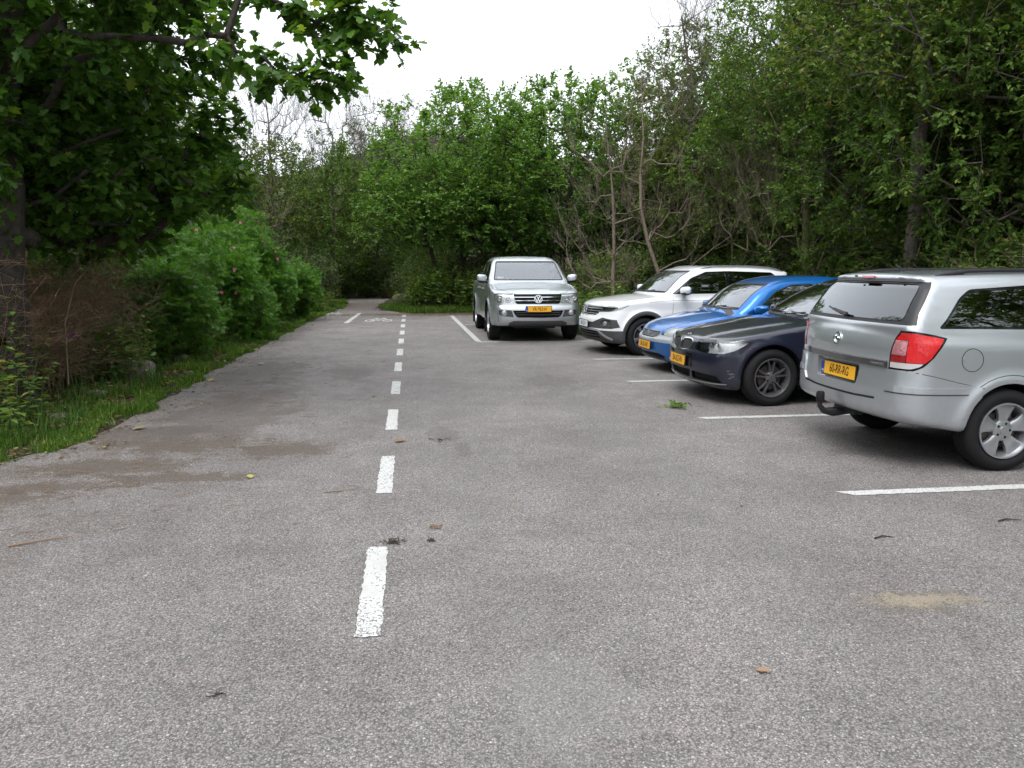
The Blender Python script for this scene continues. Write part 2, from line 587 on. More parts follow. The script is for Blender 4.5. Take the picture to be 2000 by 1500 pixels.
def asphalt_material():
    m = bpy.data.materials.new('asphalt')
    m.use_nodes = True
    nt = m.node_tree
    L = nt.links.new
    p = nt.nodes['Principled BSDF']
    tcn = node(nt, 'ShaderNodeTexCoord')
    tc = tcn.outputs['Object']
    col, v1, sep, noise, ramp, mix = asphalt_nodes(nt, tc)
    xyz = node(nt, 'ShaderNodeSeparateXYZ')
    L(tc, xyz.inputs[0])

    def mixf(a, b):
        n = node(nt, 'ShaderNodeMath', operation='ADD')
        m1 = node(nt, 'ShaderNodeMath', operation='MULTIPLY')
        m1.inputs[1].default_value = .45
        m2 = node(nt, 'ShaderNodeMath', operation='MULTIPLY')
        m2.inputs[1].default_value = .9
        L(b, m1.inputs[0]); L(a, m2.inputs[0]); L(m1.outputs[0], n.inputs[0]); L(m2.outputs[0], n.inputs[1])
        return n.outputs[0]

    def math_(op, a, b=None, clamp=False):
        n = node(nt, 'ShaderNodeMath', operation=op)
        n.use_clamp = clamp
        for i, s in ((0, a), (1, b)):
            if s is None: continue
            if isinstance(s, (int, float)): n.inputs[i].default_value = s
            else: L(s, n.inputs[i])
        return n.outputs[0]

    grain = mixf(noise(62, 3, .8).outputs[0], sep.outputs[0])

    def spot(cx, cy, rx, ry, nscale=3.0, amt=.8):
        dx = math_('DIVIDE', math_('SUBTRACT', xyz.outputs[0], cx), rx)
        dy = math_('DIVIDE', math_('SUBTRACT', xyz.outputs[1], cy), ry)
        d = math_('SQRT', math_('ADD', math_('MULTIPLY', dx, dx), math_('MULTIPLY', dy, dy)))
        nn = noise(nscale, 6, .7)
        e = math_('ADD', d, math_('MULTIPLY', math_('SUBTRACT', nn.outputs[0], .5), 2.2))
        v = math_('SUBTRACT', 1.25, e, True)
        # broken up stone by stone
        g = math_('MULTIPLY', math_('SUBTRACT', math_('MULTIPLY', v, 1.35), math_('MULTIPLY', grain, .95)), 4.0, True)
        return math_('MULTIPLY', g, amt, True)
    # mud and leaf crumbs washed along the left edge
    edge = math_('MULTIPLY', math_('SUBTRACT', -1.35, xyz.outputs[0]), .62, True)
    en = noise(2.4, 7, .75)
    em = math_('MULTIPLY', math_('MULTIPLY', edge, ramp(en.outputs[0], [(.42, (0, 0, 0)), (.60, (1, 1, 1))])), ramp(grain, [(.45, (1, 1, 1)), (.85, (.15, .15, .15))]))
    col = mix(math_('MULTIPLY', em, .70), col, (.085, .062, .045))
    for s in ((-2.4, 6.2, .95, .38), (-1.75, 5.8, .8, .24), (-2.6, 5.65, .9, .18), (-1.1, 6.6, .6, .45), (-3.2, 5.4, 1.1, .28), (-2.0, 6.9, .9, .5)):
        col = mix(spot(*s, nscale=4.5, amt=.66), col, (.085, .062, .044))
    # bands polished and darkened by tyres, and a repaired strip
    track = ramp(math_('ABSOLUTE', math_('SUBTRACT', math_('ABSOLUTE', math_('SUBTRACT', xyz.outputs[0], 1.15)), .78)), [(.0, (1, 1, 1)), (.45, (0, 0, 0))])
    col = mix(math_('MULTIPLY', track, .16), col, (.13, .125, .122))
    for s in ((.28, 7.0, .22, .5), (.42, 6.4, .10, .45), (-.9, 11.5, .5, 1.2), (1.9, 10.2, .6, .8), (-1.9, 9.6, .8, 1.6)):
        col = mix(spot(*s, nscale=5.0, amt=.40), col, (.085, .075, .068))
    for s in ((-1.95, 8.4, .95, 2.0), (-2.2, 11.5, .8, 2.2), (-2.5, 7.4, .8, .8)):  # brown dirt stains, with the maple's shade painted into the same colour
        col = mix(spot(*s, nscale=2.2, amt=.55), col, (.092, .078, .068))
    # brown litter drift across the far end
    col = mix(spot(1.2, 25.3, 4.5, 1.1, 1.6, .75), col, (.10, .070, .050))
    col = mix(spot(-2.2, 31.5, 2.0, 5.0, 1.2, .6), col, (.085, .062, .045))
    # darker patches under the parked cars
    for cy in (6.0, 8.8, 11.3, 13.9):
        col = mix(spot(4.6, cy, 1.4, .75, 2.0, .38), col, (.045, .042, .042))
    # pale dusty patches and the dried puddle
    col = mix(spot(.55, 2.55, .35, .45, 3.5, .16), col, (.32, .315, .305))
    col = mix(spot(2.36, 3.12, .36, .17, 9.0, .45), col, (.10, .085, .065))
    sand = spot(2.34, 3.13, .17, .080, 7.0, 1.5)
    sand_m = math_('MULTIPLY', sand, ramp(v1.outputs['Distance'], [(.18, (.05, .05, .05)), (.40, (1, 1, 1))]))
    sand_c = math_('MAXIMUM', sand_m, spot(2.27, 3.15, .075, .045, 12, 1.6))
    col = mix(math_('MULTIPLY', sand_c, .9, True), col, (.27, .230, .175))
    gn = node(nt, 'ShaderNodeMix', data_type='RGBA', blend_type='MULTIPLY')
    gn.inputs[0].default_value = 1
    gn.inputs[7].default_value = (1.12, 1.105, 1.095, 1)
    L(col, gn.inputs[6])
    L(gn.outputs[2], p.inputs['Base Color'])
    p.inputs['Roughness'].default_value = .82
    p.inputs['Specular IOR Level'].default_value = .35
    bn = node(nt, 'ShaderNodeBump')
    bn.inputs['Strength'].default_value = .75
    bn.inputs['Distance'].default_value = .006
    h = math_('SUBTRACT', math_('MULTIPLY', sep.outputs[2], .35), v1.outputs['Distance'])
    L(h, bn.inputs['Height'])
    L(bn.outputs[0], p.inputs['Normal'])
    MATS['asphalt'] = m


def marking_material():
    m = bpy.data.materials.new('road_paint')
    m.use_nodes = True
    nt = m.node_tree
    L = nt.links.new
    p = nt.nodes['Principled BSDF']
    tcn = node(nt, 'ShaderNodeTexCoord')
    geo = node(nt, 'ShaderNodeNewGeometry')
    tc = geo.outputs['Position']
    col, v1, sep, noise, ramp, mix = asphalt_nodes(nt, tc)
    n = noise(60, 4, .7)
    n2 = noise(2.2, 5, .7)
    a = node(nt, 'ShaderNodeMath', operation='ADD')
    mu = node(nt, 'ShaderNodeMath', operation='MULTIPLY')
    mu.inputs[1].default_value = .55
    L(n2.outputs[0], mu.inputs[0])
    L(n.outputs[0], a.inputs[0])
    L(mu.outputs[0], a.inputs[1])
    gaps = node(nt, 'ShaderNodeMath', operation='MULTIPLY')
    gaps.inputs[1].default_value = .22
    L(v1.outputs['Distance'], gaps.inputs[0])
    s = node(nt, 'ShaderNodeMath', operation='ADD')
    L(a.outputs[0], s.inputs[0])
    L(gaps.outputs[0], s.inputs[1])
    wear = ramp(s.outputs[0], [(.93, (0, 0, 0)), (1.0, (1, 1, 1))])
    tint = ramp(n2.outputs[0], [(.3, (.48, .475, .46)), (.7, (.66, .66, .65))])
    c = mix(wear, tint, col)
    L(c, p.inputs['Base Color'])
    p.inputs['Roughness'].default_value = .65
    b = node(nt, 'ShaderNodeBump')
    b.inputs['Strength'].default_value = .4
    b.inputs['Distance'].default_value = .004
    L(v1.outputs['Distance'], b.inputs['Height'])
    L(b.outputs[0], p.inputs['Normal'])
    MATS['road_paint'] = m


soil_material()
asphalt_material()
marking_material()

gx = np.unique(np.concatenate([np.linspace(-150, -30, 20), np.arange(-30, 30.1, .75), np.linspace(30, 150, 20)]))
gy = np.unique(np.concatenate([np.linspace(-120, -26, 14), np.arange(-26, 60.1, .75), np.linspace(60, 220, 40)]))
GX, GY = np.meshgrid(gx, gy, indexing='ij')
GZ = terrain(GX, GY)
n1, n2_ = GX.shape
ii = np.arange(n1 * n2_).reshape(n1, n2_)
quads = np.stack([ii[:-1, :-1], ii[1:, :-1], ii[1:, 1:], ii[:-1, 1:]], -1).reshape(-1, 4)
gme = fast_mesh('ground', np.stack([GX, GY, GZ], -1).reshape(-1, 3), quads, np.full(len(quads), 4), 'soil', smooth=True)
tag(link('ground', gme), kind='structure')

tr = tessellate_polygon([[Vector((x, y, 0)) for x, y in OUT]])
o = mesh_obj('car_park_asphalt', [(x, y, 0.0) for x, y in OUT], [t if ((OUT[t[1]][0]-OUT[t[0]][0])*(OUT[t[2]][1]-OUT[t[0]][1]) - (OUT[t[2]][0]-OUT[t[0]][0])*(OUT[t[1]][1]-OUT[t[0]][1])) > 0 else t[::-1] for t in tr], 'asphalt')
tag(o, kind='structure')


def marking(name, pts, z=0.004, rag=0.006):
    """ragged painted band from a polygon"""
    out = []
    N = len(pts)
    for i in range(N):
        a, b = Vector(pts[i]), Vector(pts[(i + 1) % N])
        n = max(1, int((b - a).length / .03))
        if (b - a).length > 12: n = 60
        for k in range(n):
            q = a + (b - a) * k / n
            out.append((q.x + random.uniform(-rag, rag), q.y + random.uniform(-rag, rag)))
    T = tessellate_polygon([[Vector((x, y, 0)) for x, y in out]])
    o = mesh_obj(name, [(x, y, z) for x, y in out], T, 'road_paint')
    return tag(o, kind='structure')


# lane dashes, one every 2.1 m
for k in range(11):
    s0 = 3.10 + 2.095 * k
    w = .052
    marking('lane_marking', [(-.262 + 0, s0), (-.262 + .11, s0), (-.262 + .11, s0 + 1.06), (-.262, s0 + 1.06)])
# bay lines
for s0, t0 in ((4.77, 2.92), (7.45, 2.93), (10.03, 2.90), (12.55, 3.02)):
    marking('bay_marking', [(t0 + .06, s0 - .05), (8.2, s0 - .05), (8.2, s0 + .05), (t0 - .02, s0 + .05)])
marking('bay_marking', [(1.33, 15.72), (3.78, 15.62), (3.78, 15.71), (1.43, 15.84)], rag=.005)
marking('bay_marking', [(1.33, 15.86), (1.45, 15.86), (1.34, 24.4), (1.22, 24.4)])
marking('bay_marking', [(1.45, 20.56), (3.6, 20.56), (3.6, 20.66), (1.45, 20.66)], z=.0035)
marking('path_marking', [(-1.84, 21.6), (-1.70, 21.6), (-1.62, 26.1), (-1.74, 26.1)])


def cycle_symbol(cx, cy, sx, sy):
    """painted bicycle, stretched along the lane"""
    out = []
    m = MB()
    def P(x, y): return (cx + x * sx, cy + y * sy)
    def flat(poly): 
        T = tessellate_polygon([[Vector((x, y, 0)) for x, y in poly]])
        m.add([(x, y, .005) for x, y in poly], [tuple(t) for t in T])
    for wx in (-.62, .62):
        n = 24
        a = [(wx + .36 * math.cos(2 * math.pi * k / n), .36 * math.sin(2 * math.pi * k / n)) for k in range(n)]
        b = [(wx + .25 * math.cos(2 * math.pi * k / n), .25 * math.sin(2 * math.pi * k / n)) for k in range(n)]
        for k in range(n):
            q = [a[k], a[(k + 1) % n], b[(k + 1) % n], b[k]]
            m.add([(*P(*v), .004) for v in q], [(0, 1, 2, 3)])
    z = .0046
    for (p, q) in (((-.62, 0), (-.25, .62)), ((-.25, .62), (.30, .62)), ((-.25, .62), (0, 0)), ((0, 0), (.34, .62)), ((-.62, 0), (0, 0)), ((.62, 0), (.30, .85)), ((.20, .85), (.42, .85)), ((-.38, .80), (-.12, .80)), ((-.25, .62), (-.27, .80))):
        a, b = Vector(p), Vector(q)
        t = (b - a).normalized()
        w = Vector((-t.y, t.x)) * .05
        z += .0001
        m.add([(*P(*v), z) for v in (a - w, b - w, b + w, a + w)], [(0, 1, 2, 3)])
    o = m.obj('cycle_marking', 'road_paint')
    return tag(o, kind='structure')


cycle_symbol(-.92, 22.5, .40, 1.25)
cycle_symbol(-2.52, 25.6, .34, 1.1)
# ---------------------------------------------------------------- car bodies
# Car frame: x runs from the nose (0) to the tail (L), y across, z up. Every body is one smooth
# solid (profile, plan and section curves blended together), skinned by a grid, and its doors,
# panes, lamps, grilles and arches are then cut out of that skin along exact outlines.
def lut(pts, lo, hi, n=600, sm=5):
    """smooth monotone-ish curve through points, as a lookup table"""
    xs = np.array([p[0] for p in pts], float)
    ys = np.array([p[1] for p in pts], float)
    h = np.diff(xs)
    d = np.diff(ys) / h
    m = np.zeros_like(ys)
    m[1:-1] = np.where(d[:-1] * d[1:] > 0, 2 * d[:-1] * d[1:] / (d[:-1] + d[1:] + 1e-12), 0)
    m[0], m[-1] = d[0], d[-1]
    X = np.linspace(lo, hi, n)
    Xc = np.clip(X, xs[0], xs[-1])
    i = np.clip(np.searchsorted(xs, Xc) - 1, 0, len(h) - 1)
    t = (Xc - xs[i]) / h[i]
    Y = (2*t**3-3*t**2+1)*ys[i] + (t**3-2*t**2+t)*h[i]*m[i] + (-2*t**3+3*t**2)*ys[i+1] + (t**3-t**2)*h[i]*m[i+1]
    Y += np.where(X < xs[0], (X - xs[0]) * m[0], 0) + np.where(X > xs[-1], (X - xs[-1]) * m[-1], 0)
    return lambda q: np.interp(q, X, Y)


def smax(a, b, k):
    h = np.clip(0.5 + 0.5 * (a - b) / k, 0, 1)
    return b + (a - b) * h + k * h * (1 - h)


def smin(a, b, k): return -smax(-a, -b, k)


def make_sdf(sp):
    L = sp['L']
    top = lut(sp['top'], -0.5, L + 0.5)
    bot = lut(sp['bottom'], -0.5, L + 0.5)
    plan = lut(sp['plan'], -0.5, L + 0.5)
    sec = lut(sp['section'], -0.2, 2.2)
    nose = lut(sp['nose'], -0.2, 2.2)
    tail = lut(sp['tail'], -0.2, 2.2)
    roof = lut(sp['roof'], -0.5, L + 0.5)
    ws = lut(sp['screen'], -0.2, 2.5)
    back = lut(sp['back'], -0.2, 2.5)
    cw = lut(sp['cabin_w'], -0.2, 2.5)
    cplan = lut(sp.get('cabin_plan', [(0, 1), (L, 1)]), -0.5, L + 0.5)
    W0 = sp['W']
    R = sp['wheel_r']
    kc = sp.get('k_corner', 0.16)
    crown = sp.get('crown', 0.06)
    rcrown = sp.get('roof_crown', 0.05)
    nb, tb = sp.get('nose_bow', 0.16), sp.get('tail_bow', 0.10)
    fl = sp.get('flare', 0.0)
    kt = sp.get('k_top', 0.10)

    def f(x, y, z):
        ay = np.abs(y)
        q = ay / W0
        w = plan(x) + sec(z)
        for xc in sp['axles']:
            r = np.hypot(x - xc, z - R)
            w = w + fl * np.exp(-((r - sp['arch_r'] - 0.02) / 0.055) ** 2) * (r > 0)
        side = (ay - w)
        tp = (z - (top(x) - crown * q * q))
        bt = bot(x) - z
        fr = (nose(z) + nb * q * q + 0.0 * x - x) * 0.9
        bk = (x - (tail(z) - tb * q * q)) * 0.9
        ends = np.maximum(fr, bk)
        a = smax(side, ends, kc)
        if 'top_fn' in sp: tp = tp - sp['top_fn'](x, ay)
        a = smax(a, tp, kt)
        a = smax(a, bt, 0.06)
        cwid = cw(z) * cplan(x)
        c = (ay - cwid) * 0.95
        wsx = (ws(z) + sp.get('screen_bow', 0.16) * q * q - x) * 0.6
        bkx = (x - (back(z) - sp.get('back_bow', 0.08) * q * q)) * sp.get('back_slope', 0.8)
        c = smax(c, wsx, sp.get('k_apost', 0.10))
        c = smax(c, bkx, sp.get('k_dpost', 0.10))
        c = smax(c, z - (roof(x) - rcrown * q * q), sp.get('k_roof', 0.14))
        c = np.maximum(c, 0.6 - z)
        return smin(a, c, sp.get('k_belt', 0.05))
    return f


def skin(f, L, W, H, h=0.03):
    """surface net of f = 0, then pulled exactly onto the surface"""
    xs = np.arange(-0.15, L + 0.15 + h, h)
    ny = int(math.ceil((W + 0.12) / h))
    ys = (np.arange(-ny, ny + 1)) * h
    zs = np.arange(0.05, H + 0.12, h)
    X, Y, Z = np.meshgrid(xs, ys, zs, indexing='ij')
    F = f(X, Y, Z)
    S = F < 0
    nx, ny_, nz = F.shape
    acc = np.zeros((nx - 1, ny_ - 1, nz - 1, 3))
    cnt = np.zeros((nx - 1, ny_ - 1, nz - 1))
    P = np.stack([X, Y, Z], -1)
    for ax in range(3):
        sl0 = [slice(None)] * 3
        sl1 = [slice(None)] * 3
        sl0[ax] = slice(0, -1)
        sl1[ax] = slice(1, None)
        a, b = F[tuple(sl0)], F[tuple(sl1)]
        cr = (a < 0) != (b < 0)
        t = np.where(cr, a / (a - b + 1e-12), 0)
        p = P[tuple(sl0)] + (P[tuple(sl1)] - P[tuple(sl0)]) * t[..., None]
        o1, o2 = [i for i in range(3) if i != ax]
        for d1 in (0, 1):
            for d2 in (0, 1):
                src = [slice(None)] * 3
                src[o1] = slice(d1, F.shape[o1] - 1 + d1)
                src[o2] = slice(d2, F.shape[o2] - 1 + d2)
                c = cr[tuple(src)]
                acc += np.where(c[..., None], p[tuple(src)], 0)
                cnt += c
    act = cnt > 0
    idx = -np.ones(cnt.shape, int)
    idx[act] = np.arange(act.sum())
    V = acc[act] / cnt[act][:, None]
    faces = []
    for ax in range(3):
        sl0 = [slice(None)] * 3
        sl1 = [slice(None)] * 3
        sl0[ax] = slice(0, -1)
        sl1[ax] = slice(1, None)
        a, b = S[tuple(sl0)], S[tuple(sl1)]
        o1, o2 = (ax + 1) % 3, (ax + 2) % 3
        I = np.argwhere(a != b)
        I = I[(I[:, o1] > 0) & (I[:, o2] > 0) & (I[:, o1] < F.shape[o1] - 1) & (I[:, o2] < F.shape[o2] - 1)]
        def cell(d1, d2):
            J = I.copy()
            J[:, o1] -= d1
            J[:, o2] -= d2
            return idx[J[:, 0], J[:, 1], J[:, 2]]
        q = np.stack([cell(1, 1), cell(0, 1), cell(0, 0), cell(1, 0)], 1)
        flip = ~a[tuple(I.T)]
        q[flip] = q[flip][:, ::-1]
        faces.append(q)
    Fq = np.concatenate(faces)
    for _ in range(3):
        n, g = grad(f, V)
        V = V - n * (f(V[:, 0], V[:, 1], V[:, 2]) / np.maximum(g, 0.3))[:, None] * 0.9
    return V, Fq


def grad(f, V, e=0.004):
    x, y, z = V[:, 0], V[:, 1], V[:, 2]
    g = np.stack([f(x + e, y, z) - f(x - e, y, z), f(x, y + e, z) - f(x, y - e, z), f(x, y, z + e) - f(x, y, z - e)], 1) / (2 * e)
    m = np.linalg.norm(g, axis=1)
    return g / np.maximum(m, 1e-9)[:, None], m


def rounded(pts, r, n=4):
    """round the corners of a polygon"""
    out = []
    N = len(pts)
    for i in range(N):
        p0, p, p1 = Vector(pts[i - 1][:2]), Vector(pts[i][:2]), Vector(pts[(i + 1) % N][:2])
        rr = pts[i][2] if len(pts[i]) > 2 else r
        a, b = (p0 - p), (p1 - p)
        t = min(rr, a.length * 0.45, b.length * 0.45)
        A, B = p + a.normalized() * t, p + b.normalized() * t
        for k in range(n + 1):
            s = k / n
            out.append(tuple((1 - s) ** 2 * A + 2 * s * (1 - s) * p + s * s * B))
    return out


def inset_poly(pts, d):
    """shrink a (clockwise or anticlockwise) polygon by d"""
    N = len(pts)
    area = sum(pts[i][0] * pts[(i + 1) % N][1] - pts[(i + 1) % N][0] * pts[i][1] for i in range(N))
    s = 1 if area > 0 else -1
    out = []
    for i in range(N):
        p0, p, p1 = Vector(pts[i - 1]), Vector(pts[i]), Vector(pts[(i + 1) % N])
        a, b = (p - p0), (p1 - p)
        if a.length < 1e-6 or b.length < 1e-6:
            out.append(tuple(p)); continue
        na = Vector((-a.y, a.x)).normalized() * s
        nb = Vector((-b.y, b.x)).normalized() * s
        m = (na + nb)
        m = m / max(m.length_squared * 0.5, 0.3)
        out.append(tuple(p + m * d))
    return out


def mirror_y(pts): return [(-p[0],) + tuple(p[1:]) for p in pts]


class Car:
    def __init__(s, name, sp, paint_mat, h=0.03):
        s.sp, s.paint = sp, paint_mat
        s.f = make_sdf(sp)
        V, F = skin(s.f, sp['L'], sp['W'], sp['H'], h)
        s.V = [tuple(v) for v in V]
        s.F = [tuple(int(i) for i in q) for q in F if len(set(q)) == 4]
        s.R = [0] * len(s.F)
        s.C, s.Nn, s.lo, s.hi = [], [], [], []
        s._meta(s.F)
        s.regions = [('body', {})]
        s.root = empty(name)

    # views: side (x,z), front/rear (y,z), top (x,y)
    AX = {'side': (0, 2), 'left': (0, 2), 'right': (0, 2), 'front': (1, 2), 'rear': (1, 2), 'top': (0, 1)}

    def _ok(s, view, c, n):
        if view == 'side': return abs(n.y) > 0.35 and abs(n.y) > abs(n.x) * 0.8
        if view == 'left': return n.y < -0.35 and abs(n.y) > abs(n.x) * 0.8
        if view == 'right': return n.y > 0.35 and abs(n.y) > abs(n.x) * 0.8
        if view == 'front': return n.x < -0.2 and c.x < s.sp['L'] / 2
        if view == 'rear': return n.x > 0.2 and c.x > s.sp['L'] / 2
        if view == 'top': return n.z > 0.4
        return True

    def _meta(s, faces):
        """centre, normal and bounds of new faces"""
        if not faces: return
        n = max(len(f) for f in faces)
        I = np.array([list(f) + [f[0]] * (n - len(f)) for f in faces])
        if not hasattr(s, 'Va') or len(s.Va) != len(s.V): s.Va = np.array(s.V)
        P = s.Va[I]
        cnt = np.array([len(f) for f in faces])
        M = np.arange(n)[None, :] < cnt[:, None]
        c = (P * M[..., None]).sum(1) / cnt[:, None]
        Q = np.roll(P, -1, axis=1)
        nn = np.cross(P, Q).sum(1)
        nn /= np.maximum(np.linalg.norm(nn, axis=1), 1e-15)[:, None]
        s.C.append(c); s.Nn.append(nn); s.lo.append(P.min(1)); s.hi.append(P.max(1))

    def _arrays(s):
        for k in ('C', 'Nn', 'lo', 'hi'):
            l = getattr(s, k)
            if len(l) > 1: setattr(s, k, [np.concatenate(l)])
        return s.C[0], s.Nn[0], s.lo[0], s.hi[0]

    def cut(s, view, poly, region, ok=None, only=None):
        """cut the outline into the skin and hand the faces inside to a region; only = source regions"""
        a0, a1 = s.AX[view]
        ok = ok or (lambda c, n: s._ok(view, c, n))
        C, Nn, lo, hi = s._arrays()
        pl = [min(p[i] for p in poly) for i in (0, 1)]
        ph = [max(p[i] for p in poly) for i in (0, 1)]
        R = np.array(s.R)
        m = (hi[:, a0] >= pl[0]) & (lo[:, a0] <= ph[0]) & (hi[:, a1] >= pl[1]) & (lo[:, a1] <= ph[1]) & (R >= 0)
        if only is not None: m &= np.isin(R, list(only))
        ids = [int(i) for i in np.nonzero(m)[0] if ok(Vector(C[i]), Vector(Nn[i]))]
        V = s.V
        def entry(f):
            xs = [V[i][a0] for i in f]
            ys = [V[i][a1] for i in f]
            return f, xs, ys, min(xs), max(xs), min(ys), max(ys)
        pool = {i: entry(s.F[i]) for i in ids}   # still outside
        src = {i: s.R[i] for i in ids}
        done = []
        if not hasattr(s, 'cache'): s.cache, s.splits = {}, []
        new_id = [-1]
        frag = {}                                # fragments (negative ids) -> source region
        for t in tessellate_polygon([[Vector((p[0], p[1], 0)) for p in poly]]):
            P = [poly[i] for i in t]
            ar = (P[1][0] - P[0][0]) * (P[2][1] - P[0][1]) - (P[2][0] - P[0][0]) * (P[1][1] - P[0][1])
            if abs(ar) < 1e-9: continue
            if ar < 0: P = P[::-1]
            tl = [min(p[i] for p in P) for i in (0, 1)]
            th = [max(p[i] for p in P) for i in (0, 1)]
            for key in list(pool):
                f, xs, ys, x0, x1, y0, y1 = pool[key]
                if x1 < tl[0] or x0 > th[0] or y1 < tl[1] or y0 > th[1]: continue
                cur, outs, empty_ = f, [], False
                for e in range(3):
                    (px, py), (qx, qy) = P[e][:2], P[(e + 1) % 3][:2]
                    ex, ey = qx - px, qy - py
                    L = math.hypot(ex, ey)
                    if cur is f: d = [(ex * (y - py) - ey * (x - px)) / L for x, y in zip(xs, ys)]
                    else: d = [(ex * (V[i][a1] - py) - ey * (V[i][a0] - px)) / L for i in cur]
                    if max(d) < 1e-6: empty_ = True; break
                    if min(d) > -1e-6: continue
                    ins, out = [], []
                    n = len(cur)
                    for k in range(n):
                        a, b = cur[k], cur[(k + 1) % n]
                        da, db = d[k], d[(k + 1) % n]
                        if da >= 0: ins.append(a)
                        if da <= 0: out.append(a)
                        if (da > 0 and db < 0) or (da < 0 and db > 0):
                            kk = (min(a, b), max(a, b), round(px, 6), round(py, 6), round(qx, 6), round(qy, 6)) 
                            j = s.cache.get(kk)
                            if j is None:
                                w = da / (da - db)
                                A, B = V[a], V[b]
                                V.append((A[0] + (B[0] - A[0]) * w, A[1] + (B[1] - A[1]) * w, A[2] + (B[2] - A[2]) * w))
                                j = len(V) - 1
                                s.cache[kk] = j
                                s.splits.append((a, b, j))
                            ins.append(j)
                            out.append(j)
                    if len(ins) < 3: empty_ = True; break
                    if len(out) >= 3: outs.append(tuple(out))
                    cur = tuple(ins)
                if empty_: continue
                r0 = src[key]
                del pool[key]
                if key >= 0: s.R[key] = -1
                done.append(cur)
                for o in outs:
                    k2 = new_id[0]
                    new_id[0] -= 1
                    pool[k2] = entry(o)
                    src[k2] = r0
        newf = list(done)
        newr = [region] * len(done)
        for k, f in pool.items():
            if k < 0:
                newf.append(f[0]); newr.append(src[k])
        s.F += newf
        s.R += newr
        s._meta(newf)
        return len(done)

    def region(s, name, **kw):
        s.regions.append((name, kw))
        return len(s.regions) - 1

    def add(s, name, view, poly, mat=None, **kw):
        """one or several outlines -> one part. kw: depth, vec, wall, parent, both (mirror to two parts)"""
        only = kw.pop('only', [0])
        ok = kw.pop('ok', None)
        polys = poly if isinstance(poly[0][0], (tuple, list)) else [poly]
        views = view if isinstance(view, (tuple, list)) else [view] * len(polys)
        r = s.region(name, mat=mat or s.paint, **kw)
        for v, p in zip(views, polys): s.cut(v, p, r, ok=ok, only=only)
        return r

    def window(s, name, view, poly, mat='glass_clear', border=0.02, only=[0], ok=None, trim='trim_black', sink=0.006):
        r0 = s.add(name, view, poly, mat=trim, depth=sink * 0.5, only=only, ok=ok, wallmat='trim_black')
        r1 = s.region('pane', mat=mat, depth=sink, sub_of=r0)
        s.cut(view, inset_poly(poly, border), r1, ok=ok, only=[r0])
        return r0, r1

    def corner(s, name, end, end_poly, side_poly, only=[0], into=None, **kw):
        """outline that wraps a corner: seen from the end it is end_poly, from the side side_poly"""
        mid = s.sp['L'] / 2
        half = (lambda c, n: c.x < mid) if end == 'front' else (lambda c, n: c.x > mid)
        T = s.region('_temp', drop=True)
        s.cut('side', side_poly, T, ok=half, only=only)
        r = into if into is not None else s.region(name, mat=kw.pop('mat', None) or s.paint, **kw)
        polys = end_poly if isinstance(end_poly[0][0], (tuple, list)) else [end_poly]
        for p in polys: s.cut(end, p, r, ok=half, only=[T])
        back = only[0]
        s.R = [back if q == T else q for q in s.R]
        return r

    def window_band(s, view, outer, panes, mat='glass_tint', sink=0.006, labels=None):
        r0 = s.add('window_trim', view, outer, mat='gloss_black', depth=0.002, wallmat='trim_black')
        for p in panes:
            r1 = s.region('side_window', mat=mat, depth=sink)
            s.cut(view, p, r1, only=[r0])

    def arches(s, radius):
        """open the wheel arches"""
        r = s.region('_arch', drop=True)
        for xc in s.sp['axles']:
            n = 28
            zc = s.sp['wheel_r'] + s.sp.get('arch_dz', 0.015)
            pts = [(xc + radius * math.cos(math.pi * k / n), zc + radius * math.sin(math.pi * k / n)) for k in range(n + 1)]
            pts += [(xc - radius, 0.02), (xc + radius, 0.02)]
            s.cut('side', pts, r, ok=lambda c, nn: abs(c.y) > s.sp['W'] - 0.33 and c.z < zc + radius + 0.1, only=None)

    def surf(s, view, a, b, side=1):
        """point of the skin seen in a view at (a, b), with its outward normal"""
        if view in ('side', 'left', 'right'):
            sg = {'left': -1, 'right': 1, 'side': side}[view]
            ts = np.linspace(1.3, 0.0, 60)
            x, y, z = np.full_like(ts, a), ts * sg, np.full_like(ts, b)
        elif view == 'front':
            ts = np.linspace(-0.5, s.sp['L'] * 0.6, 110)
            x, y, z = ts, np.full_like(ts, a), np.full_like(ts, b)
        elif view == 'rear':
            ts = np.linspace(s.sp['L'] + 0.5, s.sp['L'] * 0.4, 110)
            x, y, z = ts, np.full_like(ts, a), np.full_like(ts, b)
        else:
            ts = np.linspace(2.4, 0.2, 90)
            x, y, z = np.full_like(ts, a), np.full_like(ts, b), ts
        F = s.f(x, y, z)
        k = np.argmax(F < 0)
        if F[k] >= 0: k = len(ts) - 1
        k = max(k, 1)
        q = np.linspace(0, 1, 12)
        x, y, z = x[k-1] + (x[k]-x[k-1])*q, y[k-1] + (y[k]-y[k-1])*q, z[k-1] + (z[k]-z[k-1])*q
        F = s.f(x, y, z)
        k = max(int(np.argmax(F < 0)), 1) if (F < 0).any() else 11
        t = F[k - 1] / (F[k - 1] - F[k] + 1e-12)
        P = np.array([x[k-1] + (x[k]-x[k-1])*t, y[k-1] + (y[k]-y[k-1])*t, z[k-1] + (z[k]-z[k-1])*t])
        n, _ = grad(s.f, P[None])
        return Vector(P), Vector(n[0])

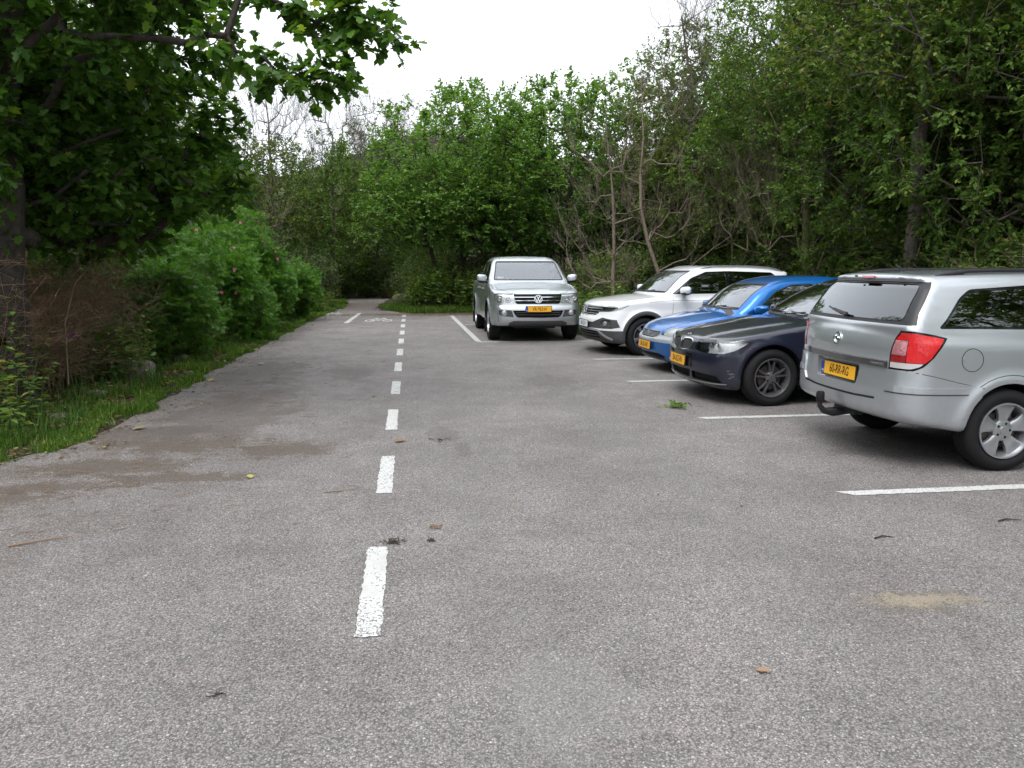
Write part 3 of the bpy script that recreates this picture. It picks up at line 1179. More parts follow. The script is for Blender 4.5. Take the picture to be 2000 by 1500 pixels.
    def strip(s, mb, view, pts, w, out=0.0015, thick=0.004, side=1, closed=False, step=0.05, lift=0.0):
        """a thin band that follows the skin: w wide, standing out by out+thick"""
        P = []
        pl = list(pts) + ([pts[0]] if closed else [])
        for (a, b), (c, d) in zip(pl[:-1], pl[1:]):
            n = max(1, int(math.hypot(c - a, d - b) / step))
            for k in range(n): P.append((a + (c - a) * k / n, b + (d - b) * k / n))
        P.append(pl[-1])
        S = [s.surf(view, a, b, side) for a, b in P]
        vs, fs = [], []
        for i, (p, n) in enumerate(S):
            t = (S[min(i + 1, len(S) - 1)][0] - S[max(i - 1, 0)][0])
            if closed and i in (0, len(S) - 1): t = S[1][0] - S[-2][0]
            t = t.normalized() if t.length > 1e-6 else Vector((1, 0, 0))
            b = n.cross(t).normalized()
            lo, hi = p + n * (out - thick), p + n * (out + 0.0)
            vs += [lo - b * w / 2, hi - b * w / 2, hi + b * w / 2, lo + b * w / 2]
        for i in range(len(S) - 1):
            o = i * 4
            for k in range(3): fs.append((o + k, o + k + 1, o + k + 5, o + k + 4))
            fs.append((o + 3, o, o + 4, o + 7))
        fs += [(0, 1, 2, 3), tuple(len(S) * 4 - 4 + k for k in (3, 2, 1, 0))]
        mb.add(vs, fs)
        return mb

    def finish(s):
        """regions -> objects with true surface normals; sunk regions get side walls"""
        C, Nn, _, _ = s._arrays()
        groups = {}
        for i, r in enumerate(s.R):
            if r >= 0: groups.setdefault(r, []).append(i)
        objs = {}
        order = sorted(groups)
        co = np.array(s.V)
        nrm, _ = grad(s.f, co)
        # weld equal corners, then give every face the corners its neighbours put on its edges
        _, first, inv = np.unique(np.round(co, 6), axis=0, return_index=True, return_inverse=True)
        inv = inv.ravel()
        wid = first[inv]
        root, pts = {}, {}
        K = lambda a, b: (a, b) if a < b else (b, a)
        for a, b, j in getattr(s, 'splits', []):
            a, b, j = int(wid[a]), int(wid[b]), int(wid[j])
            if j == a or j == b or a == b: continue
            r = root.setdefault(K(a, b), K(a, b))
            pts.setdefault(r, set()).update((a, b, j))
            root.setdefault(K(a, j), r)
            root.setdefault(K(j, b), r)
        order_on = {}
        for r, q in pts.items():
            A, B = co[r[0]], co[r[1]]
            d = B - A
            q = sorted(q, key=lambda j: float((co[j] - A) @ d))
            order_on[r] = (q, {j: k for k, j in enumerate(q)})
        def expand(a, b):
            r = root.get(K(a, b))
            if r is None: return []
            q, ix = order_on[r]
            if a not in ix or b not in ix: return []
            i, j = ix[a], ix[b]
            return q[i + 1:j] if i < j else q[j + 1:i][::-1]
        F = []
        for f in s.F:
            f = [int(wid[i]) for i in f]
            g = []
            for k in range(len(f)):
                a, b = f[k], f[(k + 1) % len(f)]
                if a == b: continue
                g.append(a)
                g += expand(a, b)
            q = []
            for i in g:
                if not q or q[-1] != i: q.append(i)
            F.append(q)
        under = []
        for r in order:
            name, kw = s.regions[r]
            if kw.get('drop'): continue
            depth = kw.get('depth', 0.0)
            sets = [groups[r]]
            if kw.get('both'):
                sets = [[i for i in groups[r] if C[i][1] < 0], [i for i in groups[r] if C[i][1] >= 0]]
            for fs in sets:
                if not fs: continue
                ids = {}
                V, N, Fc, mi = [], [], [], []
                vec = kw.get('vec')
                def off(i):
                    if vec is not None: return co[i] + np.array(vec)
                    return co[i] - nrm[i] * depth
                mats = [kw.get('mat', s.paint)]
                if r == 0: mats = [s.paint, 'trim_black']
                ecount = {}
                for fi in fs:
                    f = F[fi]
                    if len(set(f)) < 3 or len(set(f)) != len(f):
                        if len(set(f)) < 3: continue
                        f = list(dict.fromkeys(f))
                    l = []
                    for k, i in enumerate(f):
                        if i not in ids:
                            ids[i] = len(V); V.append(off(i)); N.append(nrm[i])
                        l.append(ids[i])
                        j = f[(k + 1) % len(f)]
                        e = (min(i, j), max(i, j))
                        ecount[e] = None if e in ecount else (i, j)
                    Fc.append(l)
                    mi.append(1 if (r == 0 and Nn[fi][2] < -0.9 and C[fi][2] < 0.5) else 0)
                if abs(depth) > 1e-6 or vec is not None:
                    wm = kw.get('wallmat')
                    if wm: mats = mats + [wm]
                    for e, ab in ecount.items():
                        if ab is None: continue
                        a, b = ab
                        A, B, C_, D = co[a], co[b], off(b), off(a)
                        (ux, uy, uz), (vx, vy, vz) = (B - A), (D - A)
                        nx, ny, nz = uy * vz - uz * vy, uz * vx - ux * vz, ux * vy - uy * vx
                        ln = math.sqrt(nx * nx + ny * ny + nz * nz)
                        if ln < 1e-12: continue
                        nn = (nx / ln, ny / ln, nz / ln)
                        k = len(V)
                        V += [A, B, C_, D]
                        N += [nn] * 4
                        Fc.append([k, k + 1, k + 2, k + 3])
                        mi.append(len(mats) - 1 if wm else 0)
                par = s.root
                if kw.get('sub_of') is not None and kw['sub_of'] in objs: par = objs[kw['sub_of']]
                o = mesh_obj(name, V, Fc, mats, par, normals=N, mat_idx=mi)
                if kw.get('label'): o['label'] = kw['label']
                if kw.get('inner'):
                    idep, imat, iname = kw['inner']
                    used = list(ids)
                    IV = [co[i] - nrm[i] * idep for i in used]
                    IN = [nrm[i] for i in used]
                    IF = [list(l) for l in Fc[:len([1 for _ in range(len(Fc))])] if max(l) < len(used)]
                    for e, ab in ecount.items():
                        if ab is None: continue
                        a, b = ab
                        A, B = co[a], co[b]
                        C2, D2 = co[b] - nrm[b] * idep, co[a] - nrm[a] * idep
                        k = len(IV)
                        IV += [A, B, C2, D2]
                        q = np.cross(B - A, D2 - A); q = q / (np.linalg.norm(q) + 1e-12)
                        IN += [q] * 4
                        IF.append([k, k + 1, k + 2, k + 3])
                    mesh_obj(iname, IV, IF, imat, o, normals=IN)
                objs.setdefault(r, o)
                objs.setdefault((r, 'all'), []).append(o)
        # dark lining inside the shell
        lin = [f for k, g in groups.items() if s.regions[k][0] in ('body', 'door', 'tailgate', 'bonnet', 'boot_lid') for f in g if C[f][2] > 0.45]
        ids, V, Fc = {}, [], []
        for f in lin:
            l = []
            for i in F[f]:
                if i not in ids: ids[i] = len(V); V.append(co[i] - nrm[i] * 0.03)
                l.append(ids[i])
            Fc.append(l[::-1])
        mesh_obj('interior_lining', V, Fc, 'interior', s.root, smooth=True)
        s.objs = objs
        return objs

    def wells(s, radius, mat='dark_void'):
        for xc in s.sp['axles']:
            for sg in (-1, 1):
                zc = s.sp['wheel_r'] + s.sp.get('arch_dz', 0.015)
                yo = s.sp['W'] - s.sp.get('well_out', 0.035)
                yi = s.sp['W'] - 0.36
                n = 24
                R = radius + 0.012
                arc = [(xc + R * math.cos(math.pi * k / n), zc + R * math.sin(math.pi * k / n)) for k in range(n + 1)]
                zb_ = s.sp.get('well_z', .30)
                arc = [(xc + R, zb_)] + arc + [(xc - R, zb_)]
                vs = [(x, sg * yo, z) for x, z in arc] + [(x, sg * yi, z) for x, z in arc]
                m = len(arc)
                fs = [(i, i + 1, m + i + 1, m + i) for i in range(m - 1)] + [tuple(range(m, 2 * m))]
                mesh_obj('wheel_well', vs, fs, mat, s.root)

    def place(s, t_nose, s_center, facing, yaw=0.0, pivot=0.0):
        """facing 'left': nose towards -X; 'right': nose towards +X; 'camera': nose towards -Y"""
        base = {'left': 0.0, 'right': math.pi, 'camera': math.pi / 2}[facing]
        s.root.rotation_euler = (0, 0, base + math.radians(yaw))
        if facing == 'left': s.root.location = (t_nose, s_center, 0)
        elif facing == 'right': s.root.location = (t_nose, s_center, 0)
        else: s.root.location = (t_nose, s_center, 0)


def wheel(parent, x, y, r, width, rim_r, style, steer=0.0, rim_mat='alloy', emblem=None):
    """y gives the outer face; the outer side looks away from the car"""
    sg = 1 if y > 0 else -1
    w = empty('wheel', (x, y - sg * width / 2, r), 0, parent)
    w.rotation_euler = (0, 0, (math.pi if sg < 0 else 0) + steer)
    # local +y = outside
    hw = width / 2
    t = MB()
    sh = 0.03
    prof = [(rim_r - 0.004, -hw * 0.8), (rim_r + 0.012, -hw * 0.9), (rim_r + 0.04, -hw), (r - 0.045, -hw), (r - 0.015, -hw + 0.012), (r - 0.004, -hw + 0.03)]
    gr = [-0.5, -0.17, 0.17, 0.5]
    for g in gr:
        c = g * hw
        prof += [(r, c - 0.006), (r - 0.008, c - 0.004), (r - 0.008, c + 0.004), (r, c + 0.006)]
    prof += [(r - 0.004, hw - 0.03), (r - 0.015, hw - 0.012), (r - 0.045, hw), (r - 0.055, hw + 0.002), (rim_r + 0.035, hw - 0.001), (rim_r + 0.012, hw - 0.012), (rim_r - 0.004, hw - 0.03)]
    t.lathe(prof, 56)
    t.obj('tyre', 'rubber', w, smooth=True)
    b = MB()
    b.lathe([(rim_r + 0.004, hw - 0.012), (rim_r + 0.002, hw - 0.004), (rim_r - 0.010, hw - 0.004), (rim_r - 0.016, hw - 0.016), (rim_r - 0.03, hw - 0.06), (rim_r - 0.035, -hw * 0.6), (rim_r, -hw * 0.85)], 48)
    b.obj('rim', rim_mat, w, smooth=True)
    d = MB()
    d.lathe([(0.0, hw - 0.085), (rim_r * 0.66, hw - 0.085), (rim_r * 0.66, hw - 0.10), (0.0, hw - 0.10)], 32)
    d.obj('brake_disc', 'disc_steel', w, smooth=True)
    k = MB()
    k.lathe([(rim_r - 0.03, hw - 0.15), (0.0, hw - 0.15)], 32)
    k.obj('brake_backplate', 'dark_void', w)
    hb = MB()
    hub = 0.075 if style == 'wide5' else 0.06
    yo = hw - 0.028
    hb.lathe([(hub + 0.012, yo - 0.06), (hub + 0.006, yo - 0.012), (hub * 0.86, yo - 0.004), (0.030, yo - 0.002), (0.029, yo + 0.004), (0.0, yo + 0.005)], 30)
    for i in range(5):
        a = 2 * math.pi * (i + 0.5) / 5
        hb.lathe([(0.013, 0), (0.012, 0.004), (0.008, 0.005), (0.0, 0.0)], 8, c=(0.052 * math.cos(a), yo - 0.007, 0.052 * math.sin(a)))
    hb.obj('hub_cap', rim_mat, w, smooth=True)
    nut = MB()
    for i in range(5):
        a = 2 * math.pi * (i + 0.5) / 5
        nut.lathe([(0.011, 0.002), (0.010, 0.006), (0.0, 0.006)], 8, c=(0.054 * math.cos(a), yo - 0.006, 0.054 * math.sin(a)))
    nut.obj('wheel_nut', 'dark_void', w)

    def spoke(a0, prof):
        """prof rows: r, half width, y of the crest; bevelled edges"""
        vs, fs = [], []
        for rr, hwid, yy, sh in prof:
            c, s_ = math.cos(a0), math.sin(a0)
            for u, dy in ((-hwid, -0.035), (-hwid, -0.008), (-hwid * 0.72, 0), (hwid * 0.72, 0), (hwid, -0.008), (hwid, -0.035)):
                u2 = u + sh
                vs.append((rr * c - u2 * s_, yy + dy, rr * s_ + u2 * c))
        n = len(prof)
        for i in range(n - 1):
            for j in range(5):
                o = i * 6 + j
                fs.append((o, o + 1, o + 7, o + 6))
        m = MB()
        m.add(vs, fs)
        return m
    rr = rim_r - 0.012
    me = None
    if style == 'wide5':
        prof = [(0.055, 0.030, yo - 0.006, 0), (0.085, 0.038, yo - 0.008, 0), (0.12, 0.048, yo + 0.001, 0), (0.155, 0.062, yo + 0.003, 0), (rr - 0.018, 0.082, yo + 0.002, 0), (rr, 0.105, yo - 0.004, 0)]
        angs = [(math.radians(90 + 72 * i), prof) for i in range(5)]
    elif style == 'twin5':
        prof = lambda q: [(0.045, 0.012, yo - 0.008, q * 0.012), (0.09, 0.0095, yo - 0.004, q * 0.017), (0.14, 0.009, yo - 0.004, q * 0.026), (rr - 0.03, 0.010, yo - 0.008, q * 0.038), (rr, 0.016, yo - 0.016, q * 0.044)]
        angs = []
        for i in range(5):
            for q in (-1, 1): angs.append((math.radians(90 + 72 * i), prof(q)))
    elif style == 'star5':
        prof = [(0.05, 0.022, yo - 0.01, 0), (0.10, 0.018, yo - 0.004, 0), (0.16, 0.024, yo - 0.006, 0), (rr, 0.052, yo - 0.014, 0)]
        angs = [(math.radians(54 + 72 * i), prof) for i in range(5)]
    else:
        prof = [(0.05, 0.02, yo - 0.02, 0), (0.12, 0.022, yo - 0.01, 0), (rr, 0.035, yo - 0.02, 0)]
        angs = [(math.radians(90 + 60 * i), prof) for i in range(6)]
    for a, pr in angs:
        o = spoke(a, pr).obj('spoke', rim_mat, w, smooth=True)
    return w


def plate(car_root, P, n, yaw_up, text, mat_bg='plate_yellow', w=0.52, h=0.11, ink='plate_ink', size=0.100, sink=0.0, xs=0.80):
    """registration plate on a holder at P facing n (unit, horizontal-ish)"""
    n = Vector(n).normalized()
    right = Vector((0, 0, 1)).cross(n).normalized()
    up = n.cross(right).normalized()
    M = Matrix((( right.x, up.x, n.x, P[0]), (right.y, up.y, n.y, P[1]), (right.z, up.z, n.z, P[2]), (0, 0, 0, 1)))
    pl = empty('number_plate', parent=car_root)
    pl.matrix_local = M
    MB().box((0, -0.003, 0.004), (w + 0.024, h + 0.026, 0.012), bev=0.004).obj('plate_holder', 'trim_black', pl, smooth=True)
    MB().box((0, 0, 0.0105), (w, h, 0.003), bev=0.001).obj('plate_face', mat_bg, pl)
    MB().box((-w / 2 + 0.021, 0, 0.0112), (0.040, h - 0.004, 0.003)).obj('country_band', 'plate_blue', pl)
    text_mesh('registration', text, size, ink, pl, Matrix.Translation((0.018, -0.001, 0.0125)), 0.0006, xs=xs, spacing=1.0, offset=0.0010)
    text_mesh('country_letter', 'NL' if mat_bg == 'plate_yellow' else 'D', 0.030, 'plate_white', pl, Matrix.Translation((-w / 2 + 0.021, -0.03, 0.0129)), 0.0003, xs=0.9)
    return pl


def basis(P, n, upish=(0, 0, 1)):
    n = Vector(n).normalized()
    right = Vector(upish).cross(n).normalized()
    up = n.cross(right).normalized()
    return Matrix(((right.x, up.x, n.x, P[0]), (right.y, up.y, n.y, P[1]), (right.z, up.z, n.z, P[2]), (0, 0, 0, 1)))


def flat_poly(mb, pts, z0, z1):
    """extruded polygon (anticlockwise) in the local xy plane"""
    n = len(pts)
    vs = [(x, y, z0) for x, y in pts] + [(x, y, z1) for x, y in pts]
    mb.add(vs, [tuple(range(n, 2 * n)), tuple(range(n))[::-1]] + [(i, (i + 1) % n, n + (i + 1) % n, n + i) for i in range(n)])
    return mb


def bar2(mb, a, b, w, z0, z1):
    a, b = Vector(a), Vector(b)
    t = (b - a).normalized()
    p = Vector((-t.y, t.x)) * w / 2
    return flat_poly(mb, [tuple(a - p), tuple(b - p), tuple(b + p), tuple(a + p)], z0, z1)


def ring2(mb, r0, r1, z0, z1, n=28, sx=1.0):
    vs, fs = [], []
    for k in range(n):
        a = 2 * math.pi * k / n
        c, s_ = math.cos(a), math.sin(a)
        vs += [(r0 * c * sx, r0 * s_, z0), (r1 * c * sx, r1 * s_, z0), (r1 * c * sx, r1 * s_, z1), (r0 * c * sx, r0 * s_, z1)]
    for k in range(n):
        o, q = k * 4, ((k + 1) % n) * 4
        for j in range(4):
            fs.append((o + j, q + j, q + (j + 1) % 4, o + (j + 1) % 4))
    return mb.add(vs, fs)


def badge(car, kind, P, n, r):
    e = empty('badge', parent=car.root)
    e.matrix_local = basis(P, n)
    if kind == 'vw':
        m = MB()
        m.lathe([(0.0, 0.0), (r, 0.0), (r, 0.006), (0, 0.006)], 28, axis='z')
        m.obj('badge_disc', 'gloss_black', e)
        m = MB()
        ring2(m, r * 0.86, r, 0.004, 0.012)
        s = r * 0.86
        a, b = 0.008, 0.011
        w = r * 0.17
        bar2(m, (-0.42 * s, 0.88 * s), (0.0, 0.08 * s), w, a, b)
        bar2(m, (0.42 * s, 0.88 * s), (0.0, 0.08 * s), w, a, b)
        bar2(m, (-0.86 * s, 0.40 * s), (-0.38 * s, -0.84 * s), w, a, b + 0.0007)
        bar2(m, (0.86 * s, 0.40 * s), (0.38 * s, -0.84 * s), w, a, b + 0.0007)
        bar2(m, (-0.38 * s, -0.84 * s), (0.0, 0.02 * s), w, a, b + 0.0012)
        bar2(m, (0.38 * s, -0.84 * s), (0.0, 0.02 * s), w, a, b + 0.0017)
        m.obj('badge_letters', 'chrome', e)
    elif kind == 'opel':
        m = MB()
        ring2(m, r * 0.84, r, 0.0, 0.008)
        flat_poly(m, [(-r * 1.25, 0.10 * r), (0.25 * r, 0.0), (0.05 * r, 0.26 * r), (-r * 1.25, 0.16 * r)], 0.002, 0.010)
        flat_poly(m, [(-0.25 * r, 0.0), (-0.05 * r, -0.26 * r), (r * 1.25, -0.16 * r), (r * 1.25, -0.10 * r)], 0.003, 0.011)
        m.obj('badge_ring', 'chrome', e)
    elif kind == 'bmw':
        m = MB()
        m.lathe([(0.0, 0.0), (r, 0.0), (r, 0.004), (0, 0.004)], 28, axis='z')
        m.obj('badge_disc', 'gloss_black', e)
        for q in range(4):
            pts = [(0, 0)] + [(0.6 * r * math.cos(math.pi / 2 * (q + k / 6)), 0.6 * r * math.sin(math.pi / 2 * (q + k / 6))) for k in range(7)]
            m = MB()
            flat_poly(m, pts, 0.004, 0.0052)
            m.obj('badge_quarter', 'emblem_blue' if q % 2 else 'plate_white', e)
        m = MB()
        ring2(m, r * 0.93, r * 1.02, 0.0, 0.006)
        m.obj('badge_ring', 'chrome', e)
    return e


def seats(root, x0, x1, w=0.5, zs=0.32, top=1.18, ys=(-0.38, 0.38), name='front_seat'):
    for y in ys:
        s = empty(name, parent=root)
        MB().box((x0 + 0.05, y, zs), (0.52, w, 0.16), bev=0.05).obj('seat_cushion', 'seat_cloth', s, smooth=True)
        R = Matrix.Rotation(math.radians(14), 3, 'Y')
        MB().box((x0 + 0.38, y, zs + (top - zs) * 0.42), (0.14, w * 0.96, (top - zs) * 0.72), R=R, bev=0.05).obj('backrest', 'seat_cloth', s, smooth=True)
        MB().box((x0 + 0.50, y, top + 0.02), (0.09, w * 0.52, 0.17), R=R, bev=0.04).obj('headrest', 'seat_cloth', s, smooth=True)


def steering(root, x, y, z):
    m = MB()
    pts = []
    for k in range(25):
        a = 2 * math.pi * k / 24
        pts.append((x + 0.07 * math.sin(a), y + 0.185 * math.cos(a), z + 0.17 * math.sin(a)))
    m.tube(pts, 0.014, 6, cap=False)
    m.box((x + 0.0, y, z), (0.05, 0.14, 0.10), bev=0.015)
    m.box((x + 0.0, y, z), (0.02, 0.33, 0.03))
    m.obj('steering_wheel', 'interior', root, smooth=True)


def mirror_part(car, x, y, z, sg, mat, w=0.20, h=0.13, d=0.11, low_dark=True, stalk_z=-0.05):
    """door mirror: shell, glass, foot"""
    e = empty('door_mirror', parent=car.root)
    R = Matrix.Rotation(math.radians(sg * 8), 3, 'Z')
    bm = bmesh.new()
    bmesh.ops.create_uvsphere(bm, u_segments=18, v_segments=12, radius=1)
    for v in bm.verts:
        q = v.co.copy()
        q = Vector([math.copysign(abs(c) ** 0.62, c) for c in q])
        q.x = q.x * d / 2 if q.x < 0 else q.x * d * 0.18
        q.y *= w / 2 * (1.0 - 0.12 * (q.z < 0))
        q.z *= h / 2
        q.z += 0.02 * (q.y * sg / w)
        v.co = R @ q + Vector((x, y, z))
    bm.verts.index_update()
    vs = [v.co.copy() for v in bm.verts]
    fs = [[v.index for v in f.verts] for f in bm.faces]
    mi = [1 if (low_dark and sum(vs[i].z for i in f) / len(f) < z - h * 0.22) else 0 for f in fs]
    bm.free()
    mesh_obj('mirror_shell', vs, fs, [mat, 'trim_black'], e, smooth=True, mat_idx=mi)
    g = MB()
    g.box((x + d * 0.19, y, z), (0.006, w * 0.82, h * 0.74), R=R)
    g.obj('mirror_glass', 'mirror_glass', e)
    f = MB()
    p, n = car.surf('side', x + 0.03, z + stalk_z, sg)
    f.tube([p - n * 0.03, (x + 0.02, y - sg * w * 0.30, z - h * 0.34)], [0.035, 0.022], 8)
    f.obj('mirror_foot', 'trim_black', e, smooth=True)
    return e


def wiper(car, view, a, b, parent=None, name='wiper', arm=0.45):
    """blade from a to b lying on the pane, arm from the far end"""
    e = empty(name, parent=parent or car.root)
    m = MB()
    car.strip(m, view, [a, b], 0.018, out=0.026, thick=0.018)
    m.obj('wiper_blade', 'trim_black', e)
    m = MB()
    mid = ((a[0] + b[0]) / 2, (a[1] + b[1]) / 2)
    car.strip(m, view, [b, mid], 0.022, out=0.042, thick=0.014)
    m.obj('wiper_arm', 'trim_black', e)
    return e


def door_lines(d, belt=.86):
    out = []
    n = len(d)
    for i in range(n):
        a, b = d[i], d[(i + 1) % n]
        if a[1] > belt and b[1] > belt: continue
        out.append(('side', [a, b]))
    return out


def seam(car, name, items, w=0.007, mat='dark_void', parent=None, out=0.0012):
    for it in items:
        view, pts = it[0], it[1]
        sides = (1, -1) if view == 'side' else (1,)
        for sd in sides:
            m = MB()
            car.strip(m, view, pts, w, out=out, thick=0.003, side=sd)
            m.obj(name, mat, parent or car.root)
# ---------------------------------------------------------------- the five parked cars
P_SILVER = paint('paint_silver', (0.57, 0.60, 0.635), 0.78, 0.34, dirt=(.16, .155, .15))
P_SILVER2 = paint('paint_light_silver', (0.54, 0.58, 0.605), 0.75, 0.34, dirt=(.16, .155, .15))
P_NAVY = paint('paint_navy', (0.006, 0.009, 0.028), 0.2, 0.28, dirt=(0.022, 0.021, 0.022))
P_BLUE = paint('paint_blue', (0.004, 0.155, 0.52), 0.55, 0.30, dirt=(0.06, 0.07, 0.09))
P_WHITE = paint('paint_white', (0.84, 0.85, 0.86), 0.0, 0.32, dirt=(0.55, 0.53, 0.49))


def sym(pts): return [pts, mirror_y(pts)]


def build_estate():
    """silver estate, seen from behind"""
    sp = dict(L=4.515, W=0.876, H=1.52, wheel_r=0.317, axles=(0.87, 3.575), arch_r=0.365,
              top=[(0, .70), (.3, .82), (.9, .95), (1.2, 1.0), (2.5, 1.03), (3.6, 1.06), (4.5, 1.09)],
              bottom=[(0, .22), (.4, .18), (1.4, .19), (3.1, .20), (3.9, .315), (4.2, .36), (4.515, .40)],
              plan=[(0, .80), (.6, .865), (1.2, .872), (2.5, .876), (3.6, .872), (4.1, .862), (4.515, .845)],
              section=[(.15, -.06), (.3, -.016), (.45, .0), (.62, .002), (.80, -.004), (.97, -.016), (1.06, -.045), (1.2, -.09)],
              nose=[(.15, .15), (.35, .03), (.5, .0), (.65, .02), (.8, .10), (.95, .4), (1.1, .8)],
              tail=[(.25, 4.40), (.36, 4.465), (.48, 4.495), (.60, 4.495), (.70, 4.485), (.80, 4.480), (.9, 4.482), (1.02, 4.462), (1.10, 4.425), (1.3, 4.33)],
              roof=[(.9, 1.1), (1.3, 1.28), (1.75, 1.44), (2.2, 1.505), (2.8, 1.522), (3.5, 1.520), (4.1, 1.500), (4.5, 1.48)],
              screen=[(.6, .3), (.95, .90), (1.2, 1.25), (1.43, 1.75), (1.55, 2.1)],
              back=[(.6, 4.30), (.95, 4.40), (1.08, 4.435), (1.13, 4.415), (1.25, 4.35), (1.38, 4.262), (1.43, 4.225), (1.46, 4.265), (1.52, 4.27)],
              cabin_w=[(.6, .80), (1.0, .836), (1.1, .815), (1.25, .765), (1.40, .700), (1.52, .63)],
              cabin_plan=[(0, .95), (1.8, 1.0), (3.2, 1.0), (4.4, .975)],
              flare=0.020, k_corner=0.16, tail_bow=0.13, back_bow=0.09, back_slope=0.85, k_top=0.07, k_dpost=0.075, k_roof=0.10, k_belt=0.03, roof_crown=0.045)
    c = Car('estate_car', sp, P_SILVER, 0.034)
    c.arches(0.352)
    # tail lamps wrap the corner
    lampr = [(.632, .775), (.640, .90), (.660, 1.02), (.700, 1.078), (.95, 1.078), (.95, .775)]
    lamps = [(4.7, 1.078), (4.33, 1.072), (4.18, 1.045), (4.085, 1.022), (4.20, .875), (4.27, .805), (4.33, .775), (4.7, .775)]
    views = ['rear', 'rear', 'side']
    def okl(c_, n): return n.z < 0.75
    r = c.corner('tail_light', 'rear', [lampr, mirror_y(lampr)], lamps, mat='gloss_black', depth=0.004, both=True, wallmat='trim_black')
    def sub(name, mat, rear, side, depth=-0.003):
        q = c.region(name, mat=mat, depth=depth, sub_of=r, both=True)
        c.corner(name, 'rear', [rear, mirror_y(rear)], side or [(4.0, .7), (4.0, 1.1), (4.7, 1.1), (4.7, .7)], only=[r], into=q)
        return q
    sub('reversing_lens', 'lens_white', [(.647, .790), (.649, .832), (.78, .832), (.95, .832), (.95, .790)], [(4.7, .832), (4.27, .832), (4.29, .812), (4.34, .790), (4.7, .790)])
    sub('fog_lens', 'lens_dark_red', [(.650, .836), (.653, .885), (.765, .885), (.765, .836)], None)
    sub('indicator_lens', 'lens_pink', [(.654, .889), (.670, 1.0), (.765, 1.0), (.765, .889)], None)
    sub('brake_lens', 'lens_red', [(.671, 1.004), (.680, 1.02), (.715, 1.062), (.95, 1.062), (.95, .836), (.769, .836), (.769, 1.004)],
        [(4.7, 1.062), (4.33, 1.056), (4.19, 1.030), (4.115, 1.015), (4.218, .875), (4.262, .836), (4.7, .836)])
    # glass
    rw = rounded([(-.80, 1.112), (.80, 1.112), (.77, 1.20), (.70, 1.432), (-.70, 1.432), (-.77, 1.20)], .03)
    rside = [(4.315, 1.105), (4.28, 1.20), (4.12, 1.44), (4.7, 1.44), (4.7, 1.105)]
    w0 = c.corner('rear_window', 'rear', rw, rside, mat='trim_black', depth=0.004, wallmat='trim_black')
    w1_ = c.region('pane', mat='glass_tint', depth=0.006, sub_of=w0)
    c.corner('pane', 'rear', rounded([(-.71, 1.140), (.68, 1.140), (.62, 1.415), (-.64, 1.415)], .06), [(4.30, 1.10), (4.12, 1.45), (4.7, 1.45), (4.7, 1.10)], only=[w0], into=w1_)
    q1 = rounded([(4.15, 1.090), (4.09, 1.145), (3.95, 1.315), (3.86, 1.378), (3.30, 1.412), (3.27, 1.078)], .035)
    q2 = rounded([(3.20, 1.075), (3.23, 1.405), (2.42, 1.42), (2.40, 1.055)], .03)
    q3 = rounded([(2.30, 1.055), (2.34, 1.42), (1.95, 1.40), (1.62, 1.24), (1.40, 1.04)], .04)
    for q in (q1, q2, q3):
        c.window('side_window', 'left', q, 'glass_tint', border=0.020, trim='gloss_black')
        c.window('side_window', 'right', q, 'glass_tint', border=0.020, trim='gloss_black')
    scr = rounded([(-.68, 1.02), (.68, 1.02), (.58, 1.41), (-.58, 1.41)], .05)
    c.window('windscreen', 'front', scr, 'glass_clear', border=0.020, ok=lambda p, n: n.x < -0.25 and p.x < 2.2)
    # tailgate lower panel, inset between the bumper horns
    edge = [(.655, .775), (.60, .70), (.585, .60), (.54, .545), (.50, .535)]
    bump = [(3.82, .22), (3.82, .655), (4.0, .690), (4.20, .740), (4.36, .772), (4.7, .772), (4.7, .22)]
    br = c.add('rear_bumper', 'side', bump, only=[0], depth=-0.010, ok=lambda p, n: p.x > 3.5)
    tg = [(-.625, .772)] + [(-y, z) for y, z in edge[1:]] + edge[1:][::-1] + [(.625, .772), (.634, .90), (.655, 1.02), (.69, 1.085), (.72, 1.098), (-.72, 1.098), (-.69, 1.085), (-.655, 1.02), (-.634, .90)]
    tgr = c.add('tailgate', 'rear', tg, depth=0.0, only=[0, br], ok=lambda p, n: p.x > 4.2 and n.x > .1)
    pr = rounded([(-.33, .775), (-.31, .61), (.31, .61), (.33, .775)], .03)
    pr_r = c.region('plate_recess', depth=0.048, sub_of=tgr)
    c.cut('rear', pr, pr_r, only=[tgr])
    # front details
    c.add('headlight', ['front', 'front', 'side'], [[(.50, .62), (.56, .76), (.95, .80), (.95, .62)], [(-.50, .62), (-.56, .76), (-.95, .80), (-.95, .62)], [(-.1, .62), (-.1, .80), (.45, .83), (.30, .64)]], mat='reflector', depth=0.01, both=True)
    c.add('front_grille', 'front', [(-.40, .60), (-.45, .72), (.45, .72), (.40, .60)], mat='trim_black', depth=0.02)
    d1 = [(1.42, .27), (1.38, .6), (1.40, 1.03), (2.34, 1.045), (2.36, .27)]
    d2 = [(2.37, .27), (2.35, 1.045), (3.24, 1.06), (3.20, .72), (3.05, .5), (3.0, .27)]
    for d in (d1, d2):
        for v in ('left', 'right'): c.add('door', v, d)
    c.finish()
    root = c.root
    c.wells(0.352)
    # seams
    seam(c, 'panel_seam', door_lines(d1) + door_lines(d2) + [
                           ('side', [(4.36, .774), (4.20, .742), (4.0, .692), (3.80, .648)])], w=0.006)
    m = MB()
    c.strip(m, 'rear', [(-.54, .536), (-.3, .528), (.3, .528), (.54, .536)], 0.016, out=0.0105, thick=0.006)
    m.obj('tailgate_gap', 'dark_void', root)
